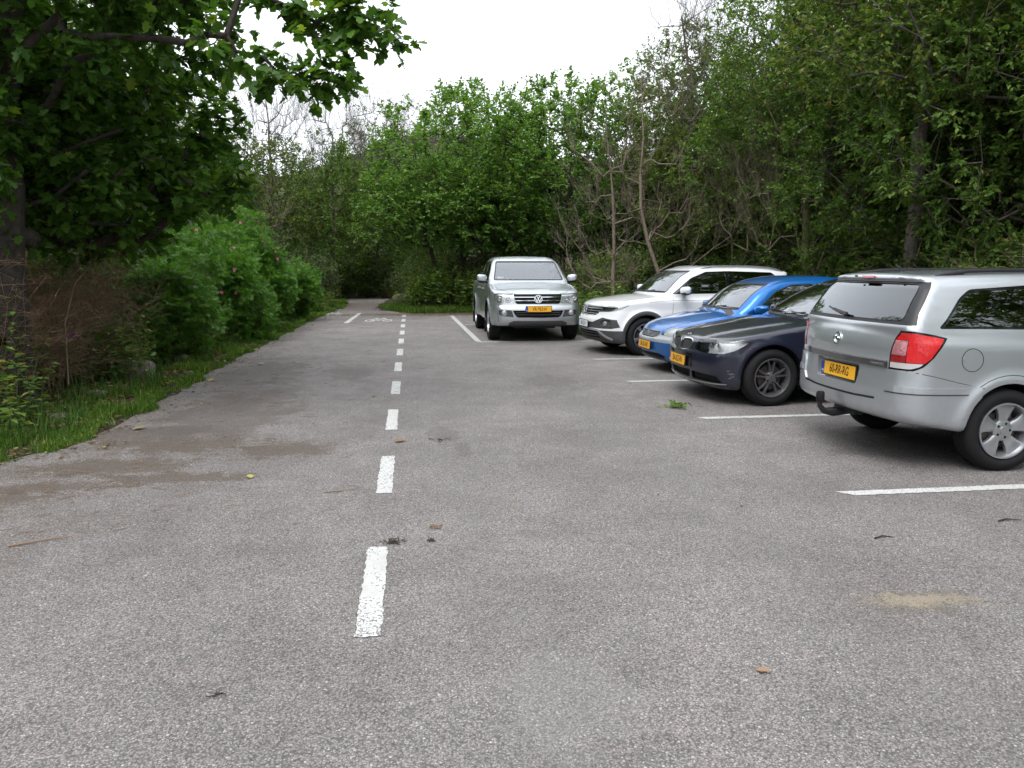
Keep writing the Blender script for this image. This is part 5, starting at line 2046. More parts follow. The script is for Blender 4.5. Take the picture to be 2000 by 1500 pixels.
    w2 = rounded([(2.46, 1.08), (3.28, 1.09), (3.28, 1.425), (2.46, 1.452)], .03)
    w3 = rounded([(3.34, 1.09), (3.52, 1.20), (3.45, 1.30), (3.34, 1.415)], .02)
    band = rounded([(1.34, 1.065), (3.36, 1.08), (3.56, 1.20), (3.46, 1.33), (3.32, 1.44), (2.45, 1.465), (2.03, 1.453), (1.72, 1.34)], .02)
    for v in ('left', 'right'): c.window_band(v, band, (w1, w2, w3))
    rw = rounded([(-.62, 1.10), (.62, 1.10), (.55, 1.41), (-.55, 1.41)], .05)
    c.window('rear_window', 'rear', rw, 'glass_tint', border=0.03, ok=lambda p, n: n.x > 0.2 and p.z > 1.0)
    bon = [(.14, -.42), (.20, -.60), (.45, -.70), (.95, -.76), (1.04, -.74), (1.08, -.4), (1.08, .4), (1.04, .74), (.95, .76), (.45, .70), (.20, .60), (.14, .42)]
    c.add('bonnet', 'top', bon, only=[0], ok=lambda p, n: n.z > 0.3 and p.x < 1.2)
    d1 = [(1.36, .28), (1.34, .7), (1.36, 1.058), (2.42, 1.065), (2.44, .28)]
    d2 = [(2.45, .28), (2.43, 1.065), (3.30, 1.08), (3.20, .80), (3.02, .62), (2.95, .28)]
    for d in (d1, d2):
        for v in ('left', 'right'): c.add('door', v, d)
    c.add('tail_light', ['rear', 'side'], [[(-.9, .86), (-.9, 1.0), (.9, 1.0), (.9, .86)], [(4.3, 1.0), (3.80, .98), (3.86, .88), (4.3, .86)]], mat='lens_red')
    c.finish()
    root = c.root
    c.wells(0.365)
    seam(c, 'panel_seam', door_lines(d1) + door_lines(d2) + [ ('side', [(.9, .935), (1.34, .955), (3.4, .965)]),
                           ('top', [(.14, -.42), (.20, -.60), (.45, -.70), (.95, -.76)]), ('top', [(.14, .42), (.20, .60), (.45, .70), (.95, .76)])], w=0.005)
    for z, w in ((.728, .43), (.772, .49), (.816, .54), (.856, .58)):
        m = MB()
        c.strip(m, 'front', [(-w, z), (w, z)], 0.016, out=0.0, thick=0.02)
        m.obj('grille_bar', 'silver_plastic', root)
    m = MB()
    c.strip(m, 'front', [(-.47, .735), (-.39, .688), (.39, .688), (.47, .735)], 0.010, out=0.003, thick=0.01)
    m.obj('grille_chrome', 'chrome', root)
    P, n = c.surf('front', 0, .79)
    badge(c, 'vw', P + Vector((-.006, 0, 0)), (-1, 0, .2), 0.075)
    # pale skid bar: drops at both ends
    m = MB()
    c.strip(m, 'front', [(-.78, .285), (-.62, .38), (-.52, .437), (-.3, .45), (.3, .45), (.52, .437), (.62, .38), (.78, .285)], 0.036, out=0.012, thick=0.02)
    m.obj('skid_bar', 'silver_plastic', root)
    for z in (.335, .385):
        m = MB()
        c.strip(m, 'front', [(-.5, z), (.5, z)], 0.012, out=0.0, thick=0.02)
        m.obj('intake_bar', 'plastic_grey', root)
    for sg in (1, -1):
        e = empty('fog_light', parent=root)
        fr = rounded([(sg * .60, .60), (sg * .66, .628), (sg * .78, .618), (sg * .795, .54), (sg * .76, .498), (sg * .64, .498), (sg * .60, .53)], .02)
        m = MB()
        c.strip(m, 'front', fr, 0.012, out=0.006, thick=0.01, closed=True, step=.2)
        m.obj('fog_surround', 'chrome', e)
        P, n = c.surf('front', sg * .70, .562)
        fl_ = MB().lathe([(.040, .0), (.036, .006), (.02, .003), (0, .002)], 18, axis='z').obj('fog_lens', 'lens_clear', e, smooth=True)
        fl_.matrix_local = basis(P + n * .003, n)
    P, n = c.surf('front', 0, .535)
    plate(root, P + Vector((-.010, 0, 0)), (-1, 0, .03), 0, 'EN CX 4', 'plate_white', size=0.104, xs=0.68)
    for A, B, C in (((-.68, 1.10), (-.12, 1.11), (-.10, 1.085)), ((.0, 1.10), (.55, 1.115), (.58, 1.085))):
        e = empty('wiper', parent=root)
        m = MB(); m2 = MB()
        c.strip(m, 'front', [A, B], 0.010, out=0.018, thick=0.012)
        c.strip(m2, 'front', [C, ((A[0] + B[0]) / 2, (A[1] + B[1]) / 2 + .01)], 0.012, out=0.030, thick=0.010)
        m.obj('wiper_blade', 'trim_black', e); m2.obj('wiper_arm', 'trim_black', e)
    for sd in (1, -1):
        m = MB()
        pts = []
        for k in range(21):
            x = 1.95 + 1.65 * k / 20
            P, n = c.surf('top', x, sd * .60)
            pts.append(P + Vector((0, 0, 0.034 * min(1, min(k, 20 - k) / 3.0) ** 0.8 - .004)))
        m.tube(pts, [0.010] + [0.015] * 19 + [0.010], 8)
        m.obj('roof_rail', 'silver_plastic', root, smooth=True)
        mirror_part(c, 1.54, sd * .99, 1.125, sd, P_WHITE, w=.26, h=.15, d=.22)
        for x in (2.15, 3.05):
            m = MB()
            c.strip(m, 'side', [(x, .90), (x + .2, .905)], 0.03, out=0.03, thick=0.025, side=sd)
            m.obj('door_handle', P_WHITE, root)
        for xc in sp['axles']:
            wheel(root, xc, sd * .875, .335, .215, .225, 'star5', rim_mat='alloy', steer=math.radians(5) if xc < 1 else 0)
    seats(root, 1.75, 2.2, top=1.28)
    steering(root, 1.65, -.37, 1.0)
    MB().box((2.5, 0, .28), (2.6, 1.5, .08)).obj('cabin_floor', 'interior', root)
    MB().box((1.38, 0, .93), (.45, 1.35, .24), bev=.06).obj('dashboard', 'interior', root, smooth=True)
    c.place(3.13, 13.72, 'left', yaw=5.0)
    tag(root, 'white crossover with black wheel arch cladding and silver roof rails, next to the silver pickup', 'car', 'parked cars')
    return c


def build_pickup():
    sp = dict(L=5.25, W=0.955, H=1.86, wheel_r=0.385, axles=(0.90, 3.995), arch_r=0.44,
              top=[(0, .89), (.10, 1.01), (.3, 1.075), (.7, 1.145), (1.15, 1.21), (1.4, 1.22), (3.0, 1.225), (3.6, 1.235), (5.25, 1.24)],
              bottom=[(0, .36), (.3, .33), (.8, .34), (4.4, .38), (5.25, .45)],
              plan=[(0, .83), (.3, .88), (.6, .93), (1.2, .935), (3.4, .94), (5.25, .93)],
              section=[(.3, -.06), (.42, -.015), (.6, .0), (.9, .0), (1.05, -.010), (1.15, -.03), (1.3, -.08)],
              nose=[(.3, .10), (.38, .03), (.50, .0), (.67, .0), (.725, .02), (.765, .045), (.96, .075), (1.04, .13), (1.14, .5)],
              tail=[(.3, 5.2), (.5, 5.25), (1.2, 5.24)],
              roof=[(1.1, 1.33), (1.5, 1.555), (1.9, 1.715), (2.3, 1.775), (2.9, 1.785), (3.3, 1.76), (3.5, 1.72)],
              screen=[(.6, .62), (1.22, 1.24), (1.4, 1.46), (1.6, 1.74), (1.70, 1.92), (1.80, 2.25)],
              back=[(.6, 3.72), (1.25, 3.62), (1.7, 3.52), (1.85, 3.45)],
              cabin_w=[(.6, .87), (1.22, .882), (1.4, .825), (1.6, .755), (1.72, .70), (1.82, .65)],
              cabin_plan=[(0, .95), (1.8, 1.0), (3.0, 1.0), (4.0, .95)],
              flare=0.045, nose_bow=0.13, k_corner=0.15, k_top=0.06, k_belt=0.035, crown=0.045, k_roof=0.12, screen_bow=0.12, well_out=0.0, arch_dz=0.03)
    c = Car('pickup_truck', sp, P_SILVER2, 0.034)
    c.arches(0.43)
    hf = [(.475, .81), (.51, .995), (1.05, 1.01), (1.05, .80), (.62, .79)]
    hs = [(-.1, 1.055), (.24, 1.06), (.30, 1.03), (.27, .90), (.20, .855), (-.1, .845)]
    hl = c.corner('headlight', 'front', [hf, mirror_y(hf)], [(-.1, .998), (.24, 1.005), (.30, .975), (.27, .855), (.20, .81), (-.1, .785)], mat='reflector', depth=0.018, both=True, wallmat='gloss_black')
    gr = [(-.46, .815), (-.50, .990), (.50, .990), (.46, .815), (.42, .790), (-.42, .790)]
    c.add('front_grille', 'front', gr, mat='dark_void', depth=0.025, wallmat='trim_black')
    lo = rounded([(-.52, .66), (.52, .66), (.47, .56), (.42, .52), (-.42, .52), (-.47, .56)], .02)
    c.add('lower_intake', 'front', lo, mat='dark_void', depth=0.05, wallmat='trim_black')
    for sg in (1, -1):
        fg = rounded([(sg * .55, .665), (sg * .80, .670), (sg * .80, .575), (sg * .70, .545), (sg * .50, .523)], .015)
        c.add('fog_panel', 'front', fg, mat='plastic_grey', depth=0.012)
    sk = [(-.52, .34), (-.55, .40), (-.48, .448), (.48, .448), (.55, .40), (.52, .34), (.8, .33), (.8, .2), (-.8, .2), (-.8, .33)]
    c.add('skid_plate', 'front', [(-.60, .2), (-.60, .41), (-.50, .452), (.50, .452), (.60, .41), (.60, .2)], mat='plastic_grey', ok=lambda p, n: n.x < -0.1 and p.x < 1)
    scr = rounded([(-.775, 1.245), (.775, 1.245), (.665, 1.665), (-.665, 1.665)], .05)
    c.window('windscreen', 'front', scr, 'glass_clear', border=0.022, ok=lambda p, n: n.x < -0.2 and p.x < 2.3 and p.z > 1.15)
    w1 = rounded([(1.45, 1.245), (2.42, 1.25), (2.42, 1.67), (2.10, 1.655), (1.80, 1.52)], .03)
    w2 = rounded([(2.48, 1.25), (3.28, 1.255), (3.30, 1.62), (3.22, 1.66), (2.48, 1.67)], .03)
    for w in (w1, w2):
        for v in ('left', 'right'): c.window('side_window', v, w, 'glass_tint', border=0.014)
    rw = rounded([(-.68, 1.28), (.68, 1.28), (.60, 1.65), (-.60, 1.65)], .05)
    c.window('rear_window', 'rear', rw, 'glass_tint', border=0.03, ok=lambda p, n: n.x > 0.3 and p.z > 1.26 and p.x < 4)
    bed = rounded([(3.70, -.86), (5.20, -.86), (5.20, .86), (3.70, .86)], .02)
    c.add('cargo_bed', 'top', bed, mat='trim_black', vec=(0, 0, -.45), only=[0], ok=lambda p, n: n.z > 0.5 and p.x > 3.6)
    bon = [(.13, -.46), (.18, -.60), (.5, -.78), (1.1, -.84), (1.22, -.8), (1.25, 0), (1.22, .8), (1.1, .84), (.5, .78), (.18, .60), (.13, .46)]
    c.add('bonnet', 'top', bon, only=[0], ok=lambda p, n: n.z > 0.3 and p.x < 1.3)
    d1 = [(1.48, .46), (1.46, .9), (1.48, 1.23), (2.44, 1.235), (2.46, .46)]
    d2 = [(2.47, .46), (2.45, 1.235), (3.38, 1.24), (3.40, .9), (3.36, .46)]
    for d in (d1, d2):
        for v in ('left', 'right'): c.add('door', v, d)
    c.finish()
    root = c.root
    c.wells(0.43)
    seam(c, 'panel_seam', door_lines(d1) + door_lines(d2) + [ ('side', [(3.62, .46), (3.64, 1.22)]),
                           ('top', [(.13, -.46), (.18, -.60), (.5, -.78), (1.1, -.84)]), ('top', [(.13, .46), (.18, .60), (.5, .78), (1.1, .84)]),
                           ('top', [(2.0, -.56), (3.4, -.56)]), ('top', [(2.0, .56), (3.4, .56)]),
                           ('front', [(.80, .79), (.82, .6), (.80, .42)]), ('front', [(-.80, .79), (-.82, .6), (-.80, .42)])], w=0.007)
    for sd in (1, -1):
        for xc in sp['axles']:
            m = MB()
            pts = [(xc + .52 * math.cos(math.pi * k / 22), .415 + .51 * math.sin(math.pi * k / 22)) for k in range(1, 22)]
            c.strip(m, 'side', pts, 0.008, out=0.0012, thick=0.003, side=sd)
            m.obj('arch_seam', 'plastic_grey', root)
    for z, w in ((.860, .47), (.930, .49)):
        for dz in (0,):
            m = MB()
            c.strip(m, 'front', [(-w, z), (w, z)], 0.014, out=0.0, thick=0.02)
            m.obj('grille_bar', 'chrome', root)
    for y in (-.35, -.2, .2, .35):
        for z0, z1 in ((.815, .85), (.87, .92), (.94, .98)):
            m = MB()
            c.strip(m, 'front', [(y, z0), (y, z1)], 0.008, out=-.008, thick=0.01, step=.02)
            m.obj('grille_rib', 'trim_black', root)
    m = MB()
    c.strip(m, 'front', rounded([(-.53, .665), (.53, .665), (.47, .555), (.42, .515), (-.42, .515), (-.47, .555)], .02)[5:], 0.010, out=0.006, thick=0.01, step=.2)
    m.obj('intake_chrome', 'chrome', root)
    for z in (.575, .62):
        m = MB()
        c.strip(m, 'front', [(-.46, z), (.46, z)], 0.012, out=-.012, thick=0.02)
        m.obj('intake_bar', 'plastic_grey', root)
    P, n = c.surf('front', 0, .890)
    badge(c, 'vw', P + Vector((-.012, 0, 0)), (-1, 0, .15), 0.083)
    for sg in (1, -1):
        for y, z, r, nm in ((.765, .905, .062, 'main_lamp'), (.61, .868, .050, 'dipped_lamp')):
            P, n = c.surf('front', sg * y, z)
            MB().lathe([(r, .014), (r * .97, -.002), (r * .85, -.002), (r * .8, .012), (r * .45, .02), (r * .4, .0), (r * .2, -.008), (0, -.01)], 22, axis='x', c=P + Vector((.010, 0, 0))).obj(nm, 'lens_clear', root, smooth=True)
            MB().lathe([(r * .99, -.003), (r * .90, -.004)], 22, axis='x', c=P + Vector((.010, 0, 0))).obj('lamp_ring', 'lamp_dark', root)
        e = empty('fog_light', parent=root)
        P, n = c.surf('front', sg * .69, .610)
        MB().lathe([(.056, .02), (.056, -.002), (.045, -.004), (.043, .006)], 20, axis='x', c=P).obj('fog_surround', 'chrome', e, smooth=True)
        MB().lathe([(.043, .004), (.03, -.002), (0, -.004)], 20, axis='x', c=P).obj('fog_lens', 'lens_clear', e, smooth=True)
        mirror_part(c, 1.55, sg * 1.01, 1.28, sg, P_SILVER2, w=.23, h=.19, d=.13, stalk_z=-.08)
        for x in (2.2, 3.15):
            m = MB()
            c.strip(m, 'side', [(x, 1.06), (x + .2, 1.065)], 0.035, out=0.035, thick=0.03, side=sg)
            m.obj('door_handle', 'chrome', root)
        for xc in sp['axles']:
            wheel(root, xc, sg * .945, .385, .245, .225, 'plain6', rim_mat='alloy')
        MB().box((1.42, sg * .86, .30), (.02, .22, .34)).obj('mud_flap', 'rubber', root)
        MB().box((4.50, sg * .86, .30), (.02, .22, .34)).obj('mud_flap', 'rubber', root)
    P, n = c.surf('front', 0, .690)
    plate(root, P + Vector((-.010, 0, 0)), (-1, 0, 0), 0, 'VR-963-H', size=0.102, xs=0.70)
    MB().box((2.4, 0, .35), (3.0, 1.2, .16)).obj('underbody', 'trim_black', root)
    MB().tube([(.9, -.8, .34), (.9, .8, .34)], .05, 8).obj('axle', 'trim_black', root)
    MB().tube([(3.995, -.8, .36), (3.995, .8, .36)], .06, 8).obj('axle', 'trim_black', root)
    MB().box((.75, 0, .32), (.5, .9, .12), bev=.03).obj('engine_guard', 'trim_black', root)
    seats(root, 1.9, 2.35, top=1.42)
    steering(root, 1.85, -.38, 1.14)
    MB().box((2.6, 0, .5), (2.2, 1.6, .08)).obj('cabin_floor', 'interior', root)
    MB().box((1.55, 0, 1.08), (.45, 1.5, .22), bev=.06).obj('dashboard', 'interior', root, smooth=True)
    P, n = c.surf('front', .62, 1.285)
    MB().box(P + Vector((.035, 0, .01)), (.004, .13, .06)).obj('windscreen_sticker', 'sticker_white', root)
    P, n = c.surf('front', 0, 1.60)
    MB().box(P + Vector((.10, 0, 0)), (.02, .22, .06), bev=.008).obj('rear_view_mirror', 'interior', root)
    c.place(2.575, 15.42, 'camera')
    tag(root, 'silver double-cab pickup truck facing the camera at the far end of the bays', 'pickup truck', 'parked cars')
    return c


CARS = [build_estate(), build_saloon(), build_hatch(), build_crossover(), build_pickup()]
# ---------------------------------------------------------------- plants
def leaf_material(name, stops, transl=0.35, gloss=0.10, rough=0.42, gain=1.6):
    stops = [(p, tuple(min(c * gain * w, .8) for c, w in zip(q, (1.0, 1.06, .95)))) for p, q in stops]
    gloss *= .35
    m = bpy.data.materials.new(name)
    m.use_nodes = True
    nt = m.node_tree
    nt.nodes.clear()
    L = nt.links.new
    at = node(nt, 'ShaderNodeAttribute', attribute_name='tone')
    r = node(nt, 'ShaderNodeValToRGB')
    el = r.color_ramp.elements
    while len(el) < len(stops): el.new(0.5)
    for e, (p, c) in zip(el, stops):
        e.position = p
        e.color = (*c, 1)
    L(at.outputs['Fac'], r.inputs[0])
    d = node(nt, 'ShaderNodeBsdfDiffuse')
    t = node(nt, 'ShaderNodeBsdfTranslucent')
    g = node(nt, 'ShaderNodeBsdfGlossy')
    g.inputs['Roughness'].default_value = rough
    g.inputs[0].default_value = (.55, .62, .50, 1)
    L(r.outputs[0], d.inputs[0])
    tm = node(nt, 'ShaderNodeMix', data_type='RGBA', blend_type='MULTIPLY')
    tm.inputs[0].default_value = 1
    tm.inputs[7].default_value = (1.25, 1.35, .55, 1)
    L(r.outputs[0], tm.inputs[6])
    L(tm.outputs[2], t.inputs[0])
    a = node(nt, 'ShaderNodeMixShader')
    a.inputs[0].default_value = transl
    L(d.outputs[0], a.inputs[1])
    L(t.outputs[0], a.inputs[2])
    f = node(nt, 'ShaderNodeLayerWeight')
    f.inputs[0].default_value = .25
    fm = node(nt, 'ShaderNodeMath', operation='MULTIPLY')
    fm.inputs[1].default_value = gloss * 2.2
    L(f.outputs['Fresnel'], fm.inputs[0])
    b = node(nt, 'ShaderNodeMixShader')
    L(fm.outputs[0], b.inputs[0])
    L(a.outputs[0], b.inputs[1])
    L(g.outputs[0], b.inputs[2])
    o = node(nt, 'ShaderNodeOutputMaterial')
    L(b.outputs[0], o.inputs[0])
    MATS[name] = m
    return m


leaf_material('leaf_maple', [(0, (.026, .056, .013)), (.5, (.045, .092, .019)), (.85, (.080, .145, .024)), (1, (.16, .18, .03))], .5, .12, .38)
leaf_material('leaf_bright', [(0, (.034, .066, .018)), (.5, (.062, .108, .026)), (.9, (.110, .165, .042)), (1, (.18, .19, .06))], .42, gain=2.2)
leaf_material('leaf_mid', [(0, (.028, .052, .014)), (.5, (.050, .084, .020)), (.84, (.088, .122, .028)), (.95, (.13, .13, .03)), (1, (.16, .08, .03))], .38, gain=2.35)
leaf_material('leaf_olive', [(0, (.028, .046, .013)), (.5, (.054, .078, .019)), (.80, (.105, .120, .028)), (.93, (.15, .125, .03)), (1, (.19, .085, .028))], .38, gain=2.35)
leaf_material('leaf_dark', [(0, (.016, .032, .011)), (.6, (.028, .052, .016)), (1, (.055, .075, .022))], .25)
leaf_material('leaf_rose', [(0, (.030, .080, .015)), (.5, (.060, .135, .022)), (.9, (.105, .190, .030)), (1, (.17, .24, .05))], .4, .14, .35, gain=1.7)
leaf_material('leaf_brown', [(0, (.055, .038, .022)), (.5, (.095, .062, .036)), (.8, (.16, .11, .06)), (1, (.25, .20, .12))], .2, .05)
leaf_material('grass_blade', [(0, (.030, .058, .014)), (.5, (.055, .100, .020)), (.80, (.085, .135, .032)), (.92, (.20, .18, .07)), (1, (.34, .28, .13))], .4, .08, gain=1.75)
leaf_material('reed_blade', [(0, (.022, .050, .014)), (.6, (.042, .085, .022)), (.93, (.075, .12, .03)), (1, (.17, .14, .06))], .3, .08)
leaf_material('petal_pink', [(0, (.38, .06, .16)), (1, (.50, .16, .26))], .3, .05)
simple('bark_grey', (.105, .088, .070), .9, bump=.9, bscale=22, vary=.45)
simple('bark_pale', (.20, .155, .12), .85, bump=.7, bscale=26, vary=.35)
simple('bark_dark', (.040, .033, .026), .95, bump=.9, bscale=18, vary=.5)
simple('stem_green', (.07, .10, .035), .8)
simple('twig_brown', (.23, .17, .11), .9, vary=.3, bscale=4)
simple('twig_pale', (.21, .175, .115), .9, vary=.3, bscale=4)
simple('stalk_red', (.27, .17, .11), .9, vary=.4, bscale=4)
simple('bark_moss', (.12, .115, .045), .9, bump=.7, bscale=20, vary=.4)


def norm(v):
    return v / np.maximum(np.linalg.norm(v, axis=-1, keepdims=True), 1e-9)


T_OVAL = (np.array([(0, 0, 0), (.30, .24, .05), (.68, .22, .04), (1, 0, -.06), (.68, -.22, .04), (.30, -.24, .05)]), [(0, 1, 2, 5), (5, 2, 3, 4)])
T_OVAL = (np.array([(0, 0, 0), (.38, .27, .06), (1, 0, -.08), (.38, -.27, .06)]), [(0, 1, 2), (0, 2, 3)])
T_ROUND = (np.array([(0, 0, 0), (.28, .34, .05), (.80, .30, .03), (1.0, 0, -.04), (.80, -.30, .03), (.28, -.34, .05)]), [(0, 1, 2, 3), (0, 3, 4, 5)])
_mp = [(0, 0), (-.02, .26), (.20, .18), (.30, .52), (.50, .24), (.72, .30), (1.02, .0)]
_mp2 = [(x, -y) for x, y in _mp[1:-1]][::-1]
_mv = [(x, y, .14 * abs(y) - .10 * x * x) for x, y in _mp + _mp2]
_n = len(_mv)
T_MAPLE = (np.array([(.34, 0, -.02)] + _mv), [(0, i + 1, (i + 1) % _n + 1) for i in range(_n)])
# a sprig: leaflets along a stalk, for compound leaves and small-leaved shrubs
def sprig(k, w, l):
    vs, fs = [], []
    for i in range(k):
        x = (i + 1) / (k + 1)
        for sg in (-1, 1):
            b = np.array([x, 0, 0])
            d = np.array([.45, sg * .89, .10]); d /= np.linalg.norm(d)
            p = np.array([-d[1], d[0], 0])
            n = len(vs)
            vs += [b, b + d * l * .45 + p * w * .5, b + d * l, b + d * l * .45 - p * w * .5]
            fs += [(n, n + 1, n + 2, n + 3)]
    n = len(vs)
    vs += [np.array([.9, 0, 0]), np.array([1.05, w * .5, .02]), np.array([1.3, 0, -.05]), np.array([1.05, -w * .5, .02])]
    fs.append((n, n + 1, n + 2, n + 3))
    return np.array(vs), fs
T_SPRIG = sprig(2, .26, .42)


def leaves(P, D, N, S, tpl, rng, tone=None):
    """place a leaf template at every point -> verts, loops, sizes, tone"""
    T, F = tpl
    D = norm(D)
    Nn = N - D * (N * D).sum(1, keepdims=True)
    Nn = norm(Nn)
    B = np.cross(Nn, D)
    k = len(T)
    V = P[:, None] + S[:, None, None] * (T[None, :, 0:1] * D[:, None] + T[None, :, 1:2] * B[:, None] + T[None, :, 2:3] * Nn[:, None])
    n = len(P)
    fl = np.concatenate([np.array(f) for f in F])
    sz = np.array([len(f) for f in F])
    loops = (np.arange(n)[:, None] * k + fl[None]).ravel()
    sizes = np.tile(sz, n)
    if tone is None: tone = rng.random(n)
    return V.reshape(-1, 3), loops, sizes, np.repeat(tone, k)


def tubes(p0, p1, r0, r1, k=4):
    """separate tapered prisms for every segment"""
    d = norm(p1 - p0)
    a = np.where(np.abs(d[:, 2:3]) > .9, np.array([[1., 0, 0]]), np.array([[0, 0, 1.]]))
    u = norm(np.cross(d, a))
    w = np.cross(d, u)
    an = 2 * np.pi * np.arange(k) / k
    ring = u[:, None] * np.cos(an)[None, :, None] + w[:, None] * np.sin(an)[None, :, None]
    A = p0[:, None] + ring * r0[:, None, None]
    B = (p1 + d * r1[:, None] * .3)[:, None] + ring * r1[:, None, None]
    V = np.concatenate([A, B], 1)
    n = len(p0)
    f = np.array([(i, (i + 1) % k, k + (i + 1) % k, k + i) for i in range(k)])
    loops = (np.arange(n)[:, None, None] * 2 * k + f[None]).ravel()
    return V.reshape(-1, 3), loops, np.full(n * k, 4), np.zeros(n * 2 * k)


def merge(parts):
    V, Lp, S, T = [], [], [], []
    o = 0
    for v, l, s, t in parts:
        V.append(v); Lp.append(l + o); S.append(s); T.append(t)
        o += len(v)
    return np.concatenate(V), np.concatenate(Lp), np.concatenate(S), np.concatenate(T)


def blob_points(blobs, n, rng, shell=.55):
    """points in a union of ellipsoids (cx,cy,cz,rx,ry,rz[,weight]), crowded towards the skin"""
    w = np.array([b[3] * b[4] * b[5] * (b[6] if len(b) > 6 else 1) for b in blobs])
    idx = rng.choice(len(blobs), n, p=w / w.sum())
    B = np.array([b[:6] for b in blobs])[idx]
    d = norm(rng.normal(size=(n, 3)))
    r = rng.random(n) ** (1 / 3)
    r = shell * (1 - (1 - r) ** 1.6) + (1 - shell) * r
    return B[:, :3] + d * r[:, None] * B[:, 3:6], d


def skeleton(trunk, targets, r_base, r_tip, rng, step=.4, droop=.12, wig=.05, low=None):
    """join every target to the nearest fitting wood with an arched limb -> segments and tip directions"""
    nodes = [np.array(p, float) for p in trunk]
    par = [-1] + list(range(len(trunk) - 1))
    attach = len(trunk) // 3 if low is None else low
    T = np.array(trunk, float)
    order = np.argsort(np.min(np.linalg.norm(targets[:, None] - T[None], axis=2), axis=1))
    tip = np.zeros(len(targets), int)
    tdir = np.zeros((len(targets), 3))
    arr = np.array(nodes)
    cap = len(arr)
    buf = np.zeros((200000, 3))
    buf[:cap] = arr
    for j in order:
        t = targets[j]
        A = buf[attach:cap]
        d = t - A
        L = np.linalg.norm(d, axis=1)
        cost = L * (1 + .9 * np.clip(-d[:, 2] / (L + 1e-6), 0, 1) + .25 * (1 - np.clip(d[:, 2] / (L + 1e-6), 0, 1)))
        i = int(np.argmin(cost)) + attach
        p = buf[i]
        dist = np.linalg.norm(t - p)
        n = max(1, int(dist / step))
        mid = (p + t) / 2 + np.array([0, 0, dist * droop]) + rng.normal(size=3) * dist * .08
        prev = i
        last = p
        for k in range(1, n + 1):
            s = k / n
            q = (1 - s) ** 2 * p + 2 * s * (1 - s) * mid + s * s * t + (rng.normal(size=3) * wig * min(dist, .8) if k < n else 0)
            buf[cap] = q
            par.append(prev)
            prev = cap
            cap += 1
            tdir[j] = q - last
            last = q
        tip[j] = prev
    pos = buf[:cap].copy()
    par = np.array(par)
    cnt = np.zeros(cap)
    cnt[tip] += 1
    for i in range(cap - 1, 0, -1): cnt[par[i]] += cnt[i]
    cnt = np.maximum(cnt, 1)
    e = math.log(r_base / r_tip) / math.log(max(cnt[0], 2))
    rad = r_tip * cnt ** e
    nt = len(trunk)
    # keep the trunk itself evenly tapered
    for i in range(nt): rad[i] = max(rad[i], r_base * (1 - .93 * (i / nt) ** .8))
    i = np.arange(1, cap)
    return pos, par, rad, norm(tdir)


